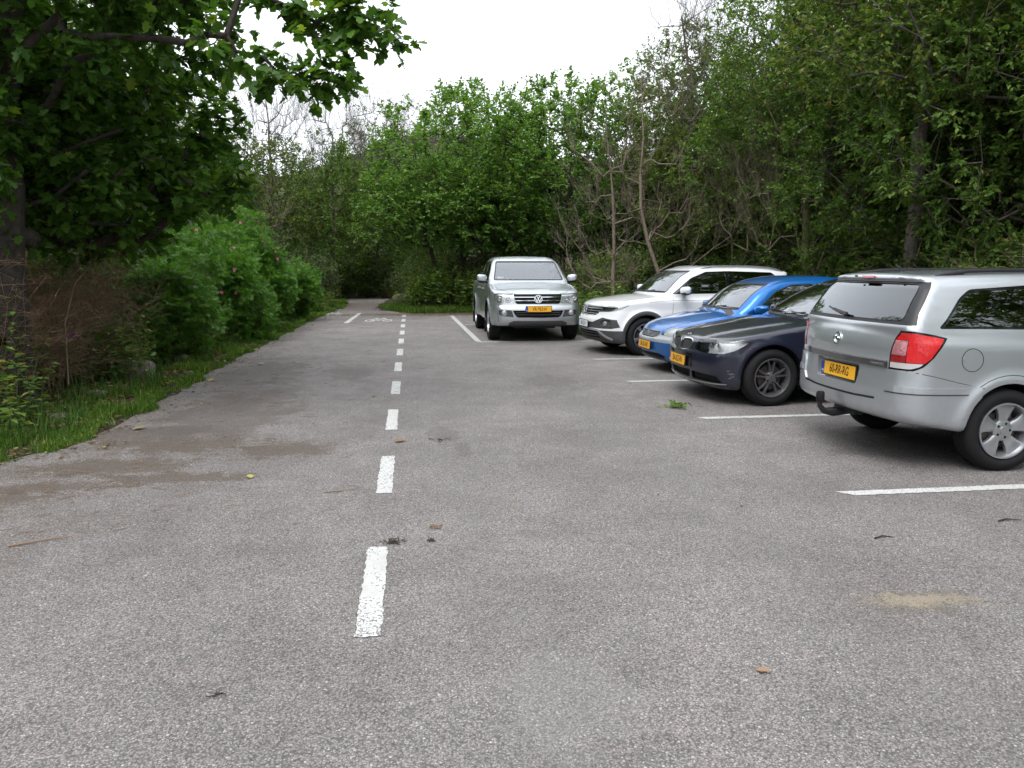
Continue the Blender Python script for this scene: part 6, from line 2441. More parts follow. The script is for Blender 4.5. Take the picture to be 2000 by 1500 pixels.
def make_tree(name, trunk, blobs, n_targets, seed, leaf_mat, bark_mat, tpl=T_OVAL, leaf=.08, per=42, r_base=.15, r_tip=.006, twig=.5,
              bare=None, bare_len=.9, up=.25, shell=.55, low=None, extra=None, tone_z=False, droop=.12, wood_min=0.0, spread=1.0, step=.4, tone_hi=1.0):
    """wood mesh and crown mesh for one tree; bare = predicate on target points that stay leafless"""
    rng = np.random.default_rng(seed)
    P, out = blob_points(blobs, n_targets, rng, shell)
    if extra is not None:
        P = np.concatenate([P, extra]); out = np.concatenate([out, norm(rng.normal(size=extra.shape))])
    P[:, 2] = np.maximum(P[:, 2], .1)
    pos, par, rad, td = skeleton(trunk, P, r_base, r_tip, rng, low=low, droop=droop, step=step)
    i = np.arange(1, len(pos))
    big = rad[i] > .03
    parts = []
    for m, k in ((big, 7), (~big, 4)):
        if m.any():
            q = i[m]
            parts.append(tubes(pos[par[q]], pos[q], np.minimum(rad[par[q]], rad[q] * 1.35), rad[q], k))
    isbare = np.zeros(len(P), bool) if bare is None else bare(P)
    # twigs
    nt = 5
    tw_p = np.repeat(P, nt, 0)
    base = norm(td * .6 + out * .6 + np.array([0, 0, up]))
    tw_d = norm(np.repeat(base, nt, 0) + rng.normal(size=(len(P) * nt, 3)) * .62 * spread)
    tl = twig * rng.uniform(.5, 1.1, len(tw_p))
    tb = np.repeat(isbare, nt)
    tl = np.where(tb, bare_len * rng.uniform(.4, 1.1, len(tw_p)), tl)
    tw_d[tb] = norm(tw_d[tb] * .55 + np.array([0, 0, .75]))
    mid = tw_p + tw_d * (tl * .5)[:, None]
    bend = rng.normal(size=mid.shape) * .06
    end = mid + norm(tw_d + bend * 3 + np.array([0, 0, -.1]) * (~tb)[:, None]) * (tl * .5)[:, None]
    rt = np.full(len(tw_p), r_tip * .55)
    parts.append(tubes(tw_p, mid, rt, rt * .7, 3))
    parts.append(tubes(mid, end, rt * .7, rt * .3, 3))
    if tb.any():
        b0 = mid[tb]
        for _ in range(2):
            bd = norm(tw_d[tb] + rng.normal(size=b0.shape) * .5 + np.array([0, 0, .3]))
            parts.append(tubes(b0, b0 + bd * (tl[tb] * rng.uniform(.3, .6, len(b0)))[:, None], rt[tb] * .55, rt[tb] * .25, 3))
    V, Lp, S, T = merge(parts)
    wood = fast_mesh(name + '_wood', V, Lp, S, bark_mat, smooth=True)
    lf = ~tb
    if not lf.any(): return wood, None
    tp, te, tm = tw_p[lf], end[lf], mid[lf]
    k = max(2, per // nt)
    s = rng.uniform(.12, 1.0, (len(tp), k))
    s2 = s[..., None]
    LP = np.where(s2 < .5, tp[:, None] + (tm - tp)[:, None] * s2 * 2, tm[:, None] + (te - tm)[:, None] * (s2 * 2 - 1)).reshape(-1, 3)
    td2 = np.repeat(norm(te - tp), k, 0)
    side = norm(np.cross(td2, np.array([0, 0, 1.])) * rng.choice([-1, 1], (len(td2), 1)) + rng.normal(size=td2.shape) * .35)
    D = norm(td2 * .55 + side * .8 + np.array([0, 0, -.25]) + rng.normal(size=td2.shape) * .2)
    N = norm(np.array([0, 0, 1.]) + rng.normal(size=td2.shape) * .42)
    Sz = leaf * rng.uniform(.6, 1.2, len(LP))
    tone = np.clip(rng.beta(2.2, 2.2, len(LP)) * .86 + np.repeat(np.repeat(rng.uniform(-.12, .12, len(P)), nt)[lf], k), 0, 1)
    odd = rng.random(len(LP)) < .035
    tone[odd] = rng.uniform(.88, tone_hi, odd.sum())
    V, Lp, S, T = leaves(LP, D, N, Sz, tpl, rng, tone)
    crown = fast_mesh(name + '_crown', V, Lp, S, leaf_mat, tone=T)
    return wood, crown


def plant_tree(name, meshes, x, y, rz, sc, label, cat='tree', group=None, z=None, crown_name='crown', wood_name='trunk'):
    e = empty(name, (x, y, float(terrain(x, y)) - .05 if z is None else z), rz)
    e.scale = (sc,) * 3 if not isinstance(sc, tuple) else sc
    link(wood_name, meshes[0], parent=e)
    if meshes[1] is not None: link(crown_name, meshes[1], parent=e)
    return tag(e, label, cat, group)


def straight(h, lean=(0, 0), n=9, wob=.06, seed=0):
    r = random.Random(seed)
    return [(lean[0] * (k / n) ** 1.2 + (r.uniform(-wob, wob) if k else 0), lean[1] * (k / n) ** 1.2 + (r.uniform(-wob, wob) if k else 0), h * k / n) for k in range(n + 1)]


# ---- kinds of tree
alder = [make_tree('alder', straight(5.5, (.2, .1), seed=1), [(0, 0, 5.2, 2.9, 2.9, 2.4), (1.3, -.6, 3.6, 2.0, 2.0, 1.4), (-1.6, -.4, 3.7, 2.0, 2.0, 1.3), (0, -1.6, 3.2, 2.2, 1.5, 1.2)], 560, 11, 'leaf_bright', 'bark_dark', T_ROUND, .092, 70, .10, twig=.5),
         make_tree('alder_b', straight(5.2, (-.3, .2), seed=2), [(0, 0, 5.0, 2.6, 2.6, 2.6), (-1.4, -.9, 3.3, 1.8, 1.8, 1.5), (1.5, -.7, 4.3, 1.7, 1.7, 1.6), (.2, -1.5, 2.4, 1.6, 1.4, 1.0)], 560, 12, 'leaf_bright', 'bark_dark', T_ROUND, .092, 70, .10, twig=.5)]
elm = [make_tree('elm', straight(7.6, (.3, 0), seed=3, n=12), [(0, 0, 7.0, 1.9, 1.9, 2.3), (.9, .5, 4.8, 1.9, 1.9, 2.0), (-1.0, -.5, 4.2, 1.8, 1.8, 1.9), (.3, -.8, 2.2, 1.7, 1.6, 1.5, .6)], 760, 21, 'leaf_olive', 'bark_grey', T_OVAL, .10, 72, .085, twig=.55, low=2),
       make_tree('elm_b', straight(7.2, (-.4, .2), seed=4, n=12), [(0, 0, 6.3, 2.2, 2.0, 2.4), (-1.1, .3, 4.4, 1.8, 1.8, 1.8), (1.2, -.6, 3.6, 1.7, 1.7, 1.9), (0, -.7, 1.8, 1.7, 1.6, 1.4, .5)], 760, 22, 'leaf_mid', 'bark_grey', T_OVAL, .10, 72, .085, twig=.55, low=2)]
bare_top = [make_tree('bare_top', straight(7.4, (.2, 0), seed=5, n=12), [(0, 0, 3.6, 1.9, 1.9, 2.9), (0, 0, 7.2, 1.4, 1.4, 2.0, .9), (.9, 0, 5.2, 1.3, 1.3, 1.7)], 560, 31, 'leaf_mid', 'bark_grey', T_OVAL, .11, 60, .08, twig=.5, bare=lambda P: P[:, 2] > 5.9 + .5 * np.sin(P[:, 0] * 3), bare_len=1.6, low=2, r_tip=.0055),
            make_tree('bare_top_b', straight(7.8, (-.3, .2), seed=6, n=12), [(0, 0, 3.4, 2.1, 1.9, 2.8), (.4, 0, 7.4, 1.6, 1.4, 1.9, .9), (-.9, 0, 5.4, 1.4, 1.3, 1.6)], 560, 32, 'leaf_olive', 'bark_grey', T_OVAL, .11, 56, .08, twig=.5, bare=lambda P: (P[:, 2] > 5.6) | ((P[:, 0] > .8) & (P[:, 2] > 4)), bare_len=1.7, low=2, r_tip=.0055)]
filler = [make_tree('filler', straight(6.0, (.2, .2), seed=7), [(0, 0, 5.0, 2.4, 2.4, 2.3), (0, 0, 2.2, 2.5, 2.5, 2.0), (1.2, .5, 3.6, 1.8, 1.8, 1.8)], 430, 41, 'leaf_dark', 'bark_dark', T_OVAL, .16, 34, .14, twig=.6, low=1),
          make_tree('filler_b', straight(6.4, (-.2, .2), seed=8), [(0, 0, 5.2, 2.1, 2.3, 2.5), (0, 0, 2.0, 2.6, 2.5, 1.9), (-1.2, .5, 3.8, 1.8, 1.8, 1.8)], 430, 42, 'leaf_mid', 'bark_dark', T_OVAL, .15, 34, .14, twig=.6, low=1)]
shrub = [make_tree('shrub', straight(.8, seed=9, n=3), [(0, 0, 1.0, 1.3, 1.3, 1.0), (.6, .3, 1.5, .9, .9, .8), (-.6, -.3, 1.3, .9, .9, .8)], 260, 51, 'leaf_mid', 'twig_brown', T_OVAL, .085, 44, .04, twig=.4, low=0, step=.3),
         make_tree('shrub_b', straight(.7, seed=10, n=3), [(0, 0, .9, 1.5, 1.3, .9), (.5, -.4, 1.4, .8, .9, .9)], 240, 52, 'leaf_dark', 'twig_brown', T_OVAL, .09, 44, .04, twig=.4, low=0, step=.3)]
# ---------------------------------------------------------------- planting
GREEN_WALL = 'broad-leaved trees along the far end'
def T(k, m, x, y, rz, sc, label, **kw): return plant_tree(k, m, x, y, math.radians(rz), sc, label, **kw)


# behind the pickup: bright alders, the first leaning out over the path
T('alder_tree', alder[0], 1.9, 28.8, 20, (1.12, 1.12, 1.02), 'bright green tree overhanging the right side of the footpath')
T('alder_tree', alder[1], 5.3, 27.2, 200, (1.1, 1.1, 1.04), 'bright green round-leaved tree directly behind the silver pickup')
T('alder_tree', alder[0], 8.6, 27.5, 130, (1.05, 1.05, 1.12), 'bright green tree between the pickup and the bare dead trees')
T('alder_tree', alder[1], 3.2, 33.0, 60, 1.15, 'taller green tree rising behind the tree over the footpath')
# end of the path
for k, (x, y, rz, sc, v) in enumerate([(-.8, 46.5, 0, 1.2, 0), (-4.3, 45, 80, 1.15, 1), (2.6, 41, 170, 1.2, 0), (6.5, 35, 30, 1.2, 1), (10.5, 33, 300, 1.25, 0), (-8.2, 44, 110, 1.2, 0), (14.5, 33, 10, 1.3, 1), (-1.5, 52, 200, 1.4, 1), (5, 48, 120, 1.4, 0), (-12.5, 42, 33, 1.2, 1), (-17, 40, 70, 1.3, 0)]):
    T('thicket_tree', filler[v], x, y, rz, sc, 'dark leafy tree in the thicket closing off the far end of the footpath', group='dark trees closing the far end')
# left of the path: half-dead trees with bare tops
for k, (x, y, rz, sc, v, lab) in enumerate([
        (-3.6, 37.5, 0, (1, 1, 1.10), 0, 'half-bare tree just left of the footpath entrance, twigs against the sky'),
        (-5.8, 36.2, 70, (1, 1, 1.18), 1, 'half-bare tree with a thin dark central stem, second from the path'),
        (-8.2, 35.0, 140, (1, 1, 1.05), 0, 'half-bare tree above the pale arching branches'),
        (-10.6, 34.0, 210, (1, 1, 1.12), 1, 'half-bare tree seen just right of the maple crown'),
        (-1.6, 40.0, 300, (1, 1, 1.10), 1, 'ivy-wrapped tree with bare top twigs above the footpath'),
        (.6, 37.5, 30, (1, 1, 1.0), 0, 'tree with bare twigs rising above the bright green crowns by the path')]):
    T('bare_topped_tree', bare_top[v], x, y, rz, sc, lab, group='trees with dead tops')
# right of the dead trees, along the back of the bays
R_ = [(10.3, 23.5, 0, (1.0, 1.0, 1.08), 'bt', 0, 'bare-topped tree behind the two dead trees'),
      (12.4, 22.0, 100, (1.05, 1.05, 1.02), 'bt', 1, 'tall bare-topped tree above the white crossover'),
      (8.7, 24.0, 60, (.95, .95, .95), 'elm', 0, 'olive-green tree filling the skyline right of the dead trees'),
      (9.7, 20.0, 40, (.92, .92, .92), 'elm', 1, 'dense tree behind the white crossover'),
      (11.8, 18.2, 150, (1.0, 1.0, 1.02), 'elm', 0, 'yellowing olive tree behind the blue hatchback'),
      (9.9, 16.2, 260, (.9, .9, .95), 'elm', 1, 'leafy tree behind the navy saloon'),
      (12.6, 14.6, 20, (1.1, 1.1, 1.15), 'elm', 0, 'tall olive tree behind the silver estate roof'),
      (10.9, 12.2, 200, (1.05, 1.05, 1.15), 'elm', 1, 'dark leafy tree above the silver estate car'),
      (12.5, 9.6, 80, (1.1, 1.1, 1.15), 'elm', 0, 'large tree at the right edge of the view'),
      (10.6, 8.4, 300, (1, 1, 1.05), 'elm', 1, 'tree crown leaning in at the right edge over the estate'),
      (11.2, 5.0, 10, (1, 1, 1.1), 'elm', 0, 'tree beyond the bonnet of the silver estate'),
      (11.0, 1.0, 70, (1, 1, 1.1), 'elm', 1, 'tree beside the nearest empty bay'),
      (15.2, 19.0, 0, 1.35, 'fil', 0, None), (15.0, 14.0, 90, 1.4, 'fil', 1, None), (15.6, 24.5, 30, 1.3, 'fil', 1, None), (12.6, 27.5, 200, 1.25, 'fil', 0, None), (18.5, 29.5, 100, 1.4, 'fil', 0, None), (14.8, 9.0, 130, 1.4, 'fil', 1, None), (17.5, 16, 10, 1.6, 'fil', 0, None), (18.5, 22, 10, 1.6, 'fil', 1, None), (18, 11, 10, 1.6, 'fil', 0, None)]
for x, y, rz, sc, kd, v, lab in R_:
    if kd == 'fil': T('thicket_tree', filler[v], x, y, rz, sc, 'dark leafy tree deep in the wood behind the parked cars', group='dark trees behind the bays')
    else: T('elm_tree' if kd == 'elm' else 'bare_topped_tree', elm[v] if kd == 'elm' else bare_top[v], x, y, rz, sc, lab)

# undergrowth shrubs below the right-hand wood
U = [(9.6, 21.6, 0), (9.6, 18.4, 1), (9.9, 15.0, 0), (9.9, 13.2, 1), (10.0, 11.2, 0), (9.9, 9.2, 1), (9.9, 6.8, 0), (11.6, 20, 1), (11.8, 16.4, 0), (12.0, 12.4, 1), (6.8, 24.4, 0), (8.8, 24.6, 1), (4.9, 26.2, 1), (11, 24.5, 1), (10.0, 3.0, 0), (9.9, -.6, 1)]
for i, (x, y, v) in enumerate(U):
    T('undergrowth_shrub', shrub[v], x, y, i * 67, .95 + .1 * (i % 3), 'dark low shrub filling the gap under the trees behind the bays', cat='shrub', group='shrubs under the right-hand wood')
U = [(-1.2, 38.6, 1), (-2.6, 39.2, 0), (-2.0, 40.5, 1), (.9, 30.2, 0), (2.7, 27.9, 1), (4.0, 28.9, 0), (.4, 34.0, 1), (.8, 38, 0), (-4.2, 31.5, 1), (-4.6, 35, 0), (-3.9, 39.5, 1), (-1.0, 43.8, 0), (-3.4, 43.6, 1), (-6.6, 32.5, 0), (1.8, 32, 1)]
for i, (x, y, v) in enumerate(U):
    T('undergrowth_shrub', shrub[v], x, y, i * 83, .9 + .1 * (i % 3), 'low green shrub beside the footpath at the far end', cat='shrub', group='shrubs at the far end')

# clear-stemmed tree at the right: a straight grey trunk in front of the wood
m = make_tree('clear_stem', straight(8.6, (.1, .1), seed=33, n=14, wob=.03), [(0, 0, 7.6, 2.6, 2.4, 2.0), (-1.4, -1.0, 5.6, 1.9, 1.9, 1.2), (1.2, -.6, 5.2, 1.8, 1.8, 1.2)], 560, 34, 'leaf_olive', 'bark_grey', T_OVAL, .105, 60, .13, twig=.55, low=7)
T('clear_stemmed_tree', m, 9.25, 13.4, 0, 1.0, 'tree with a straight bare grey trunk rising behind the silver estate')
m = make_tree('second_stem', straight(8.0, (-.5, .2), seed=35, n=14, wob=.05), [(-.3, 0, 7.0, 2.0, 2.0, 1.8), (-.6, -.6, 5.4, 1.6, 1.6, 1.2)], 380, 36, 'leaf_mid', 'bark_moss', T_OVAL, .10, 44, .10, twig=.5, low=7)
T('clear_stemmed_tree', m, 9.4, 17.3, 0, 1.0, 'mossy leaning tree stem behind the blue hatchback')

# low boughs over the path and the back of the pickup
m = make_tree('low_alder', straight(3.2, (-.8, -.6), seed=37), [(-1.4, -.9, 2.9, 1.7, 1.3, .8), (-.2, -1.2, 3.8, 1.8, 1.4, 1.0), (1.0, -.8, 3.0, 1.5, 1.2, .9)], 330, 38, 'leaf_bright', 'bark_dark', T_ROUND, .085, 66, .07, twig=.5, low=3)
T('alder_tree', m, 1.2, 27.9, 0, 1.0, 'low spreading tree whose boughs hang over the footpath entrance')
T('alder_tree', m, 6.9, 25.6, 150, (.95, .95, .9), 'low bushy green tree between the pickup roof and the dead trees')

# two dead trees in the tall grass
def dead_tree(name, trunk, blobs, n, seed, r, mat, x, y, label, **kw):
    mm = make_tree(name, trunk, blobs, n, seed, 'leaf_mid', mat, r_base=r, r_tip=.0045, bare=lambda P: np.ones(len(P), bool), bare_len=kw.pop('bl', .9), low=2, shell=.75, step=.3, **kw)
    e = empty(name, (x, y, float(terrain(x, y)) - .05))
    link('trunk', mm[0], parent=e)
    return tag(e, label, 'dead tree')
dead_tree('dead_tree', [(0, 0, 0), (.02, 0, .6), (-.02, 0, 1.2), (0, 0, 1.9), (-.02, 0, 2.6), (-.06, 0, 3.3), (-.12, 0, 3.9), (-.2, .1, 4.6), (-.26, .1, 5.4)],
          [(-.2, 0, 4.4, 1.0, .9, 1.7), (-.5, 0, 2.6, 1.2, .9, .9), (.4, 0, 2.2, .8, .7, .8), (-.3, -.1, 1.3, 1.1, .8, .35, 1.5)], 110, 61, .055, 'bark_pale', 5.05, 18.9,
          'dead tree with a pale reddish upright trunk beside the white crossover', bl=.75)
dead_tree('dead_tree', [(0, 0, 0), (-.12, 0, .7), (-.35, 0, 1.4), (-.62, 0, 2.1), (-.82, 0, 2.9), (-.85, 0, 3.7), (-.80, 0, 4.5), (-.85, 0, 5.3), (-.9, 0, 6.0)],
          [(-.8, 0, 4.9, 1.1, .9, 1.6), (-.2, 0, 3.2, 1.0, .9, 1.0), (.5, 0, 2.3, 1.0, .7, .8), (-1.3, 0, 3.4, .7, .7, .9)], 80, 62, .050, 'bark_pale', 6.35, 18.3,
          'dead tree leaning left behind the white crossover', bl=.85)
dead_tree('dead_tree', [(0, 0, 0), (.05, 0, 1.2), (.0, 0, 2.4), (-.2, 0, 3.6), (-.6, 0, 4.8), (-1.1, 0, 6.0), (-1.5, 0, 7.2), (-1.7, 0, 8.3)],
          [(-1.5, 0, 7.4, 1.3, 1.2, 1.9), (-.4, 0, 5.8, 1.0, 1.0, 1.3), (-1.9, 0, 8.6, 1.0, .9, 1.0), (-.6, 0, 8.2, 1.3, 1.0, 1.2)], 170, 63, .04, 'bark_grey', 9.2, 21.4,
          'tall grey dead tree whose bare top reaches into the sky above the crossover', bl=1.3)

# pale arching dead shrub above the roses
m = make_tree('arching', straight(1.2, seed=44, n=4), [(0, 0, 2.6, 2.4, 1.6, 1.1), (1.0, 0, 3.2, 1.6, 1.2, .9), (-1.0, 0, 3.6, 1.6, 1.2, 1.0)], 120, 45, 'leaf_mid', 'twig_pale', r_base=.030, r_tip=.0035, bare=lambda P: np.ones(len(P), bool), bare_len=1.3, low=0, droop=.35)
e = empty('bare_shrub', (-6.6, 27.5, -.05)); link('stems', m[0], parent=e)
tag(e, 'pale leafless shrub with arching branches above the rose bush', 'dead shrub')

for x, y, rz, sc, lab in ((9.0, 19.3, 40, (.8, .8, .95), 'leafless scrub with pale twigs above the roof of the white crossover'), (9.1, 16.6, 160, (.75, .75, 1.1), 'tangle of bare pale twigs above the blue hatchback roof')):
    e = empty('bare_shrub', (x, y, 0), math.radians(rz)); e.scale = sc
    link('stems', m[0], parent=e)
    tag(e, lab, 'dead shrub')

# left side behind the roses
for x, y, rz, sc, kd, v, lab in [
        (-7.6, 23.0, 0, .72, 'elm', 1, 'small leafy tree behind the far end of the rose hedge'),
        (-8.4, 17.5, 70, .95, 'elm', 1, 'leafy tree behind the middle of the rose hedge'),
        (-9.0, 12.5, 140, 1.1, 'elm', 0, 'tree behind the maple crown on the left'),
        (-8.4, 8.6, 200, 1.0, 'elm', 1, 'tree just left of the maple trunk'),
        (-6.2, 19.5, 30, .62, 'alder', 1, 'young bright green tree rising from the rose hedge')]:
    T('elm_tree' if kd == 'elm' else 'alder_tree', (elm if kd == 'elm' else alder)[v], x, y, rz, sc, lab)
T('elm_tree', elm[1], -9.0, 21.5, 10, (1.1, 1.1, 1.45), 'very tall tree behind the maple crown, mirrored in the estate rear window')
T('elm_tree', elm[0], -10.6, 17.5, 50, (1.1, 1.1, 1.55), 'very tall tree hidden behind the left side of the maple')
for i, (x, y, rz, sc, v) in enumerate([(-11.5, 20, 0, 1.2, 0), (-12.5, 15, 60, 1.3, 1), (-12.5, 26, 60, 1.2, 1), (-11, 30.5, 60, 1.1, 0), (-12, 10, 100, 1.3, 0), (-8.6, 29.5, 10, .75, 1), (-16, 24, 10, 1.5, 0), (-16, 32, 10, 1.4, 1)]):
    T('thicket_tree', filler[v], x, y, rz, sc, 'dark leafy tree in the wood on the left behind the roses', group='dark trees on the left')
for i, (x, y, v) in enumerate([(-6.0, 12.5, 0), (-6.6, 9.8, 1), (-6.6, 15.5, 1), (-5.8, 26.5, 0), (-5.4, 29.6, 1), (-7.5, 20.8, 0), (-6.8, 7.4, 0)]):
    T('undergrowth_shrub', shrub[v], x, y, i * 53, 1.0 + .12 * (i % 3), 'dark shrub behind the dry brown weeds on the left verge', cat='shrub', group='shrubs on the left')
# wood behind the photographer, mirrored in the car windows
for i, (x, y, sc) in enumerate([(-9, -14, 1.3), (-3, -17, 1.2), (-13, -8, 1.4), (-14, 1, 1.3), (3, -20, 1.25), (8, -18, 1.3), (12, -12, 1.3), (12.5, -5, 1.3)]):
    T('thicket_tree', filler[i % 2], x, y, i * 50, sc, 'leafy tree behind the photographer, seen only as a reflection in car windows', group='trees behind the photographer')

# ---- the big maple
def seg_pts(a, b, n, j, rng):
    t = np.linspace(0, 1, n)[:, None]
    return np.array(a) + (np.array(b) - np.array(a)) * t + rng.normal(size=(n, 3)) * j
rg = np.random.default_rng(5)
mx, my = -4.20, 8.6
blobs = [(-3.95, 10.4, 2.95, 1.35, 1.9, 1.15, 1.5), (-3.5, 9.2, 4.5, 1.8, 2.0, 1.1), (-4.5, 8.9, 3.0, 1.0, 1.6, 1.3, 1.4), (-2.6, 8.5, 4.65, 1.1, 1.1, .50), (-1.7, 8.1, 4.95, .85, .8, .22), (-3.15, 11.3, 3.4, .8, 1.1, 1.0), (-4.4, 10.8, 5.6, 1.6, 1.6, 1.2), (-2.6, 8.6, 5.4, 1.7, 1.4, .6)]
ex = np.concatenate([seg_pts((-1.4, 7.9, 4.12), (-.30, 7.7, 3.86), 13, .10, rg), seg_pts((-.75, 7.7, 3.80), (-.12, 7.6, 3.82), 10, .08, rg), seg_pts((-1.75, 7.7, 3.68), (-.75, 7.45, 3.30), 8, .04, rg), seg_pts((-1.1, 7.5, 3.30), (-.72, 7.45, 3.36), 6, .05, rg),
                     seg_pts((-2.4, 9.5, 2.5), (-1.95, 9.3, 2.45), 12, .10, rg), seg_pts((-2.6, 10.6, 3.3), (-2.1, 10.3, 3.2), 12, .14, rg)])
loc = lambda b: [(q[0] - mx, q[1] - my) + tuple(q[2:]) for q in b]
m = make_tree('maple', [(0, 0, 0), (.02, 0, .8), (.0, 0, 1.6), (.05, .05, 2.4), (.15, 0, 3.1), (.3, 0, 3.8), (.4, .1, 4.6), (.5, .2, 5.4), (.6, .3, 6.4)], loc(blobs), 1050, 71, 'leaf_maple', 'bark_dark', T_MAPLE, .122, 32, .25, .0038, twig=.36,
              extra=ex - np.array([mx, my, 0]), low=3, droop=.06, up=.0, step=.35, shell=.45)
T('maple_tree', m, mx, my, 0, 1.0, 'large maple with lobed leaves on the left, one branch reaching out over the road', z=-.05)

# ---- rose hedge: lumpy bushes, each body used twice
def rose_body(name, seed, n):
    rr = random.Random(seed)
    lobes = [(0, 0, .75, .75, .95, .75), (-.35, .1, 1.35, .6, .8, .55)]
    for k in range(10):
        a = rr.uniform(-2.6, 1.2)
        z = rr.uniform(.35, 1.75)
        rad = 1.0 - .35 * max(0, z - .9)
        q = rr.uniform(.30, .48)
        lobes.append((math.cos(a) * rad * .75, math.sin(a) * rad, z, q, q * 1.15, q * .85, 2.2))
    return lobes, make_tree(name, straight(.6, seed=seed, n=3), lobes, n, seed, 'leaf_rose', 'twig_brown', T_SPRIG, .088, 52, .05, .004, twig=.24, low=0, step=.35, shell=.85, spread=1.2)
roseb = [rose_body('rose', 81, 620), rose_body('rose_b', 82, 620)]
fm = None
def rose(v, x, y, rz, sc, label, nf, seed):
    global fm
    lobes, m = roseb[v]
    e = empty('rose_bush', (x, y, 0), math.radians(rz)); e.scale = sc
    link('stems', m[0], parent=e); link('foliage', m[1], parent=e)
    rng = np.random.default_rng(seed)
    k = 0
    L_ = [b for b in lobes[2:] if b[2] > .7]
    while k < nf:
        b = np.array(L_[rng.integers(len(L_))][:6])
        dd = norm(np.array([abs(rng.normal()) * .7 + .1, -abs(rng.normal()) * .8 - .2, rng.normal() * .6 + .35]))
        q = b[:3] + dd * (b[3:6] + .16)
        if fm is None:
            vs, fs = [(0, 0, 0)], []
            for j in range(5):
                a = 2 * math.pi * j / 5
                for da, r, z in ((-.5, .028, .012), (0, .040, .018), (.5, .028, .012)):
                    vs.append((r * math.cos(a + da), r * math.sin(a + da), z))
                fs.append((0, j * 3 + 1, j * 3 + 2, j * 3 + 3))
            f = mesh_obj('rose_flower', vs, fs, 'petal_pink', e)
            at = f.data.attributes.new('tone', 'FLOAT', 'POINT'); at.data.foreach_set('value', rng.random(len(vs)).astype(np.float32))
            fm = f.data
        else:
            f = bpy.data.objects.new('rose_flower', fm); COL.objects.link(f); f.parent = e
        f.location = q
        f.rotation_mode = 'QUATERNION'
        f.rotation_quaternion = Vector(dd).to_track_quat('Z', 'Y')
        f.scale = (.85,) * 3
        k += 1
    return tag(e, label, 'rose bush', 'rose bushes along the left verge')
rose(0, -4.0, 13.7, 0, (.85, .95, .85), 'nearest and lowest rose bush, light green, at the end of the brown weeds', 2, 1)
rose(1, -4.1, 16.6, 0, (1.0, 1.1, 1.22), 'tallest rose bush with pink flowers in the middle of the hedge', 8, 2)
rose(0, -4.0, 19.8, 20, (.95, 1.15, 1.15), 'rounded rose bush with a few pink flowers beyond the tallest one', 5, 3)
rose(1, -4.6, 18.6, -60, (1.0, 1.1, 1.45), 'rose bush rising behind the others at the back of the hedge', 4, 4)
rose(1, -3.9, 23.0, 40, (.9, 1.1, .95), 'small rose bush near the far end of the hedge', 2, 5)
rose(0, -3.9, 26.0, -20, (.85, 1.1, .75), 'farthest rose bush beside the far cycle symbol', 1, 6)

# ---- dry brown weeds on the near left verge
def dry_weeds(name, x, y, rx, ry, h, n, seed, label):
    rng = np.random.default_rng(seed)
    parts, bits = [], []
    b = np.stack([rng.uniform(-rx, rx, n), rng.uniform(-ry, ry, n), np.zeros(n)], 1)
    hh = h * rng.uniform(.5, 1.1, n)
    lean = rng.normal(size=(n, 2)) * .30
    prev = b
    r = rng.uniform(.003, .006, n)
    for k in range(4):
        t = (k + 1) / 4
        q = b + np.stack([lean[:, 0] * hh * t ** 1.5, lean[:, 1] * hh * t ** 1.5, hh * t * (1 - .12 * t)], 1) + rng.normal(size=(n, 3)) * .03
        parts.append(tubes(prev, q, r * (1.1 - t * .6), r * (1.0 - t * .6), 3))
        for _ in range(3):
            d = norm(np.stack([rng.normal(size=n), rng.normal(size=n), rng.uniform(-.1, .9, n)], 1))
            L = h * rng.uniform(.12, .40, n)
            e = q + d * L[:, None]
            parts.append(tubes(q, e, r * .5, r * .3, 3))
            for _ in range(3):
                d2 = norm(d + rng.normal(size=(n, 3)) * .7)
                s0 = q + (e - q) * rng.uniform(.4, 1, (n, 1))
                e2 = s0 + d2 * (L * rng.uniform(.2, .5, n))[:, None]
                parts.append(tubes(s0, e2, r * .3, r * .2, 3))
                bits.append(e2)
        prev = q
    V, Lp, S, Tn = merge(parts)
    me = fast_mesh(name, V, Lp, S, 'stalk_red' if seed % 2 else 'twig_brown')
    e = empty(name, (x, y, .02)); link('stalks', me, parent=e)
    P = np.concatenate(bits)
    N = norm(rng.normal(size=P.shape))
    V, Lp, S, Tn = leaves(P, norm(rng.normal(size=P.shape)), N, rng.uniform(.012, .03, len(P)), T_OVAL, rng)
    link('seed_heads', fast_mesh(name + '_seeds', V, Lp, S, 'leaf_brown', tone=Tn), parent=e)
    return tag(e, label, 'dry weeds', 'dry weeds on the left verge')
dry_weeds('dry_weeds', -5.05, 8.9, .9, .9, 1.65, 210, 91, 'reddish-brown dry weeds below the maple trunk at the left edge')
dry_weeds('dry_weeds', -5.0, 10.6, .9, .9, 1.6, 210, 92, 'brown tangle of dry stalks in the middle of the weedy verge')
dry_weeds('dry_weeds', -5.0, 12.5, .8, .9, 1.45, 190, 93, 'reddish dry stalks behind the verge boulder')
dry_weeds('dry_weeds', -5.1, 7.4, .8, .7, 1.2, 120, 95, 'sparse dry weeds nearest the camera on the left')
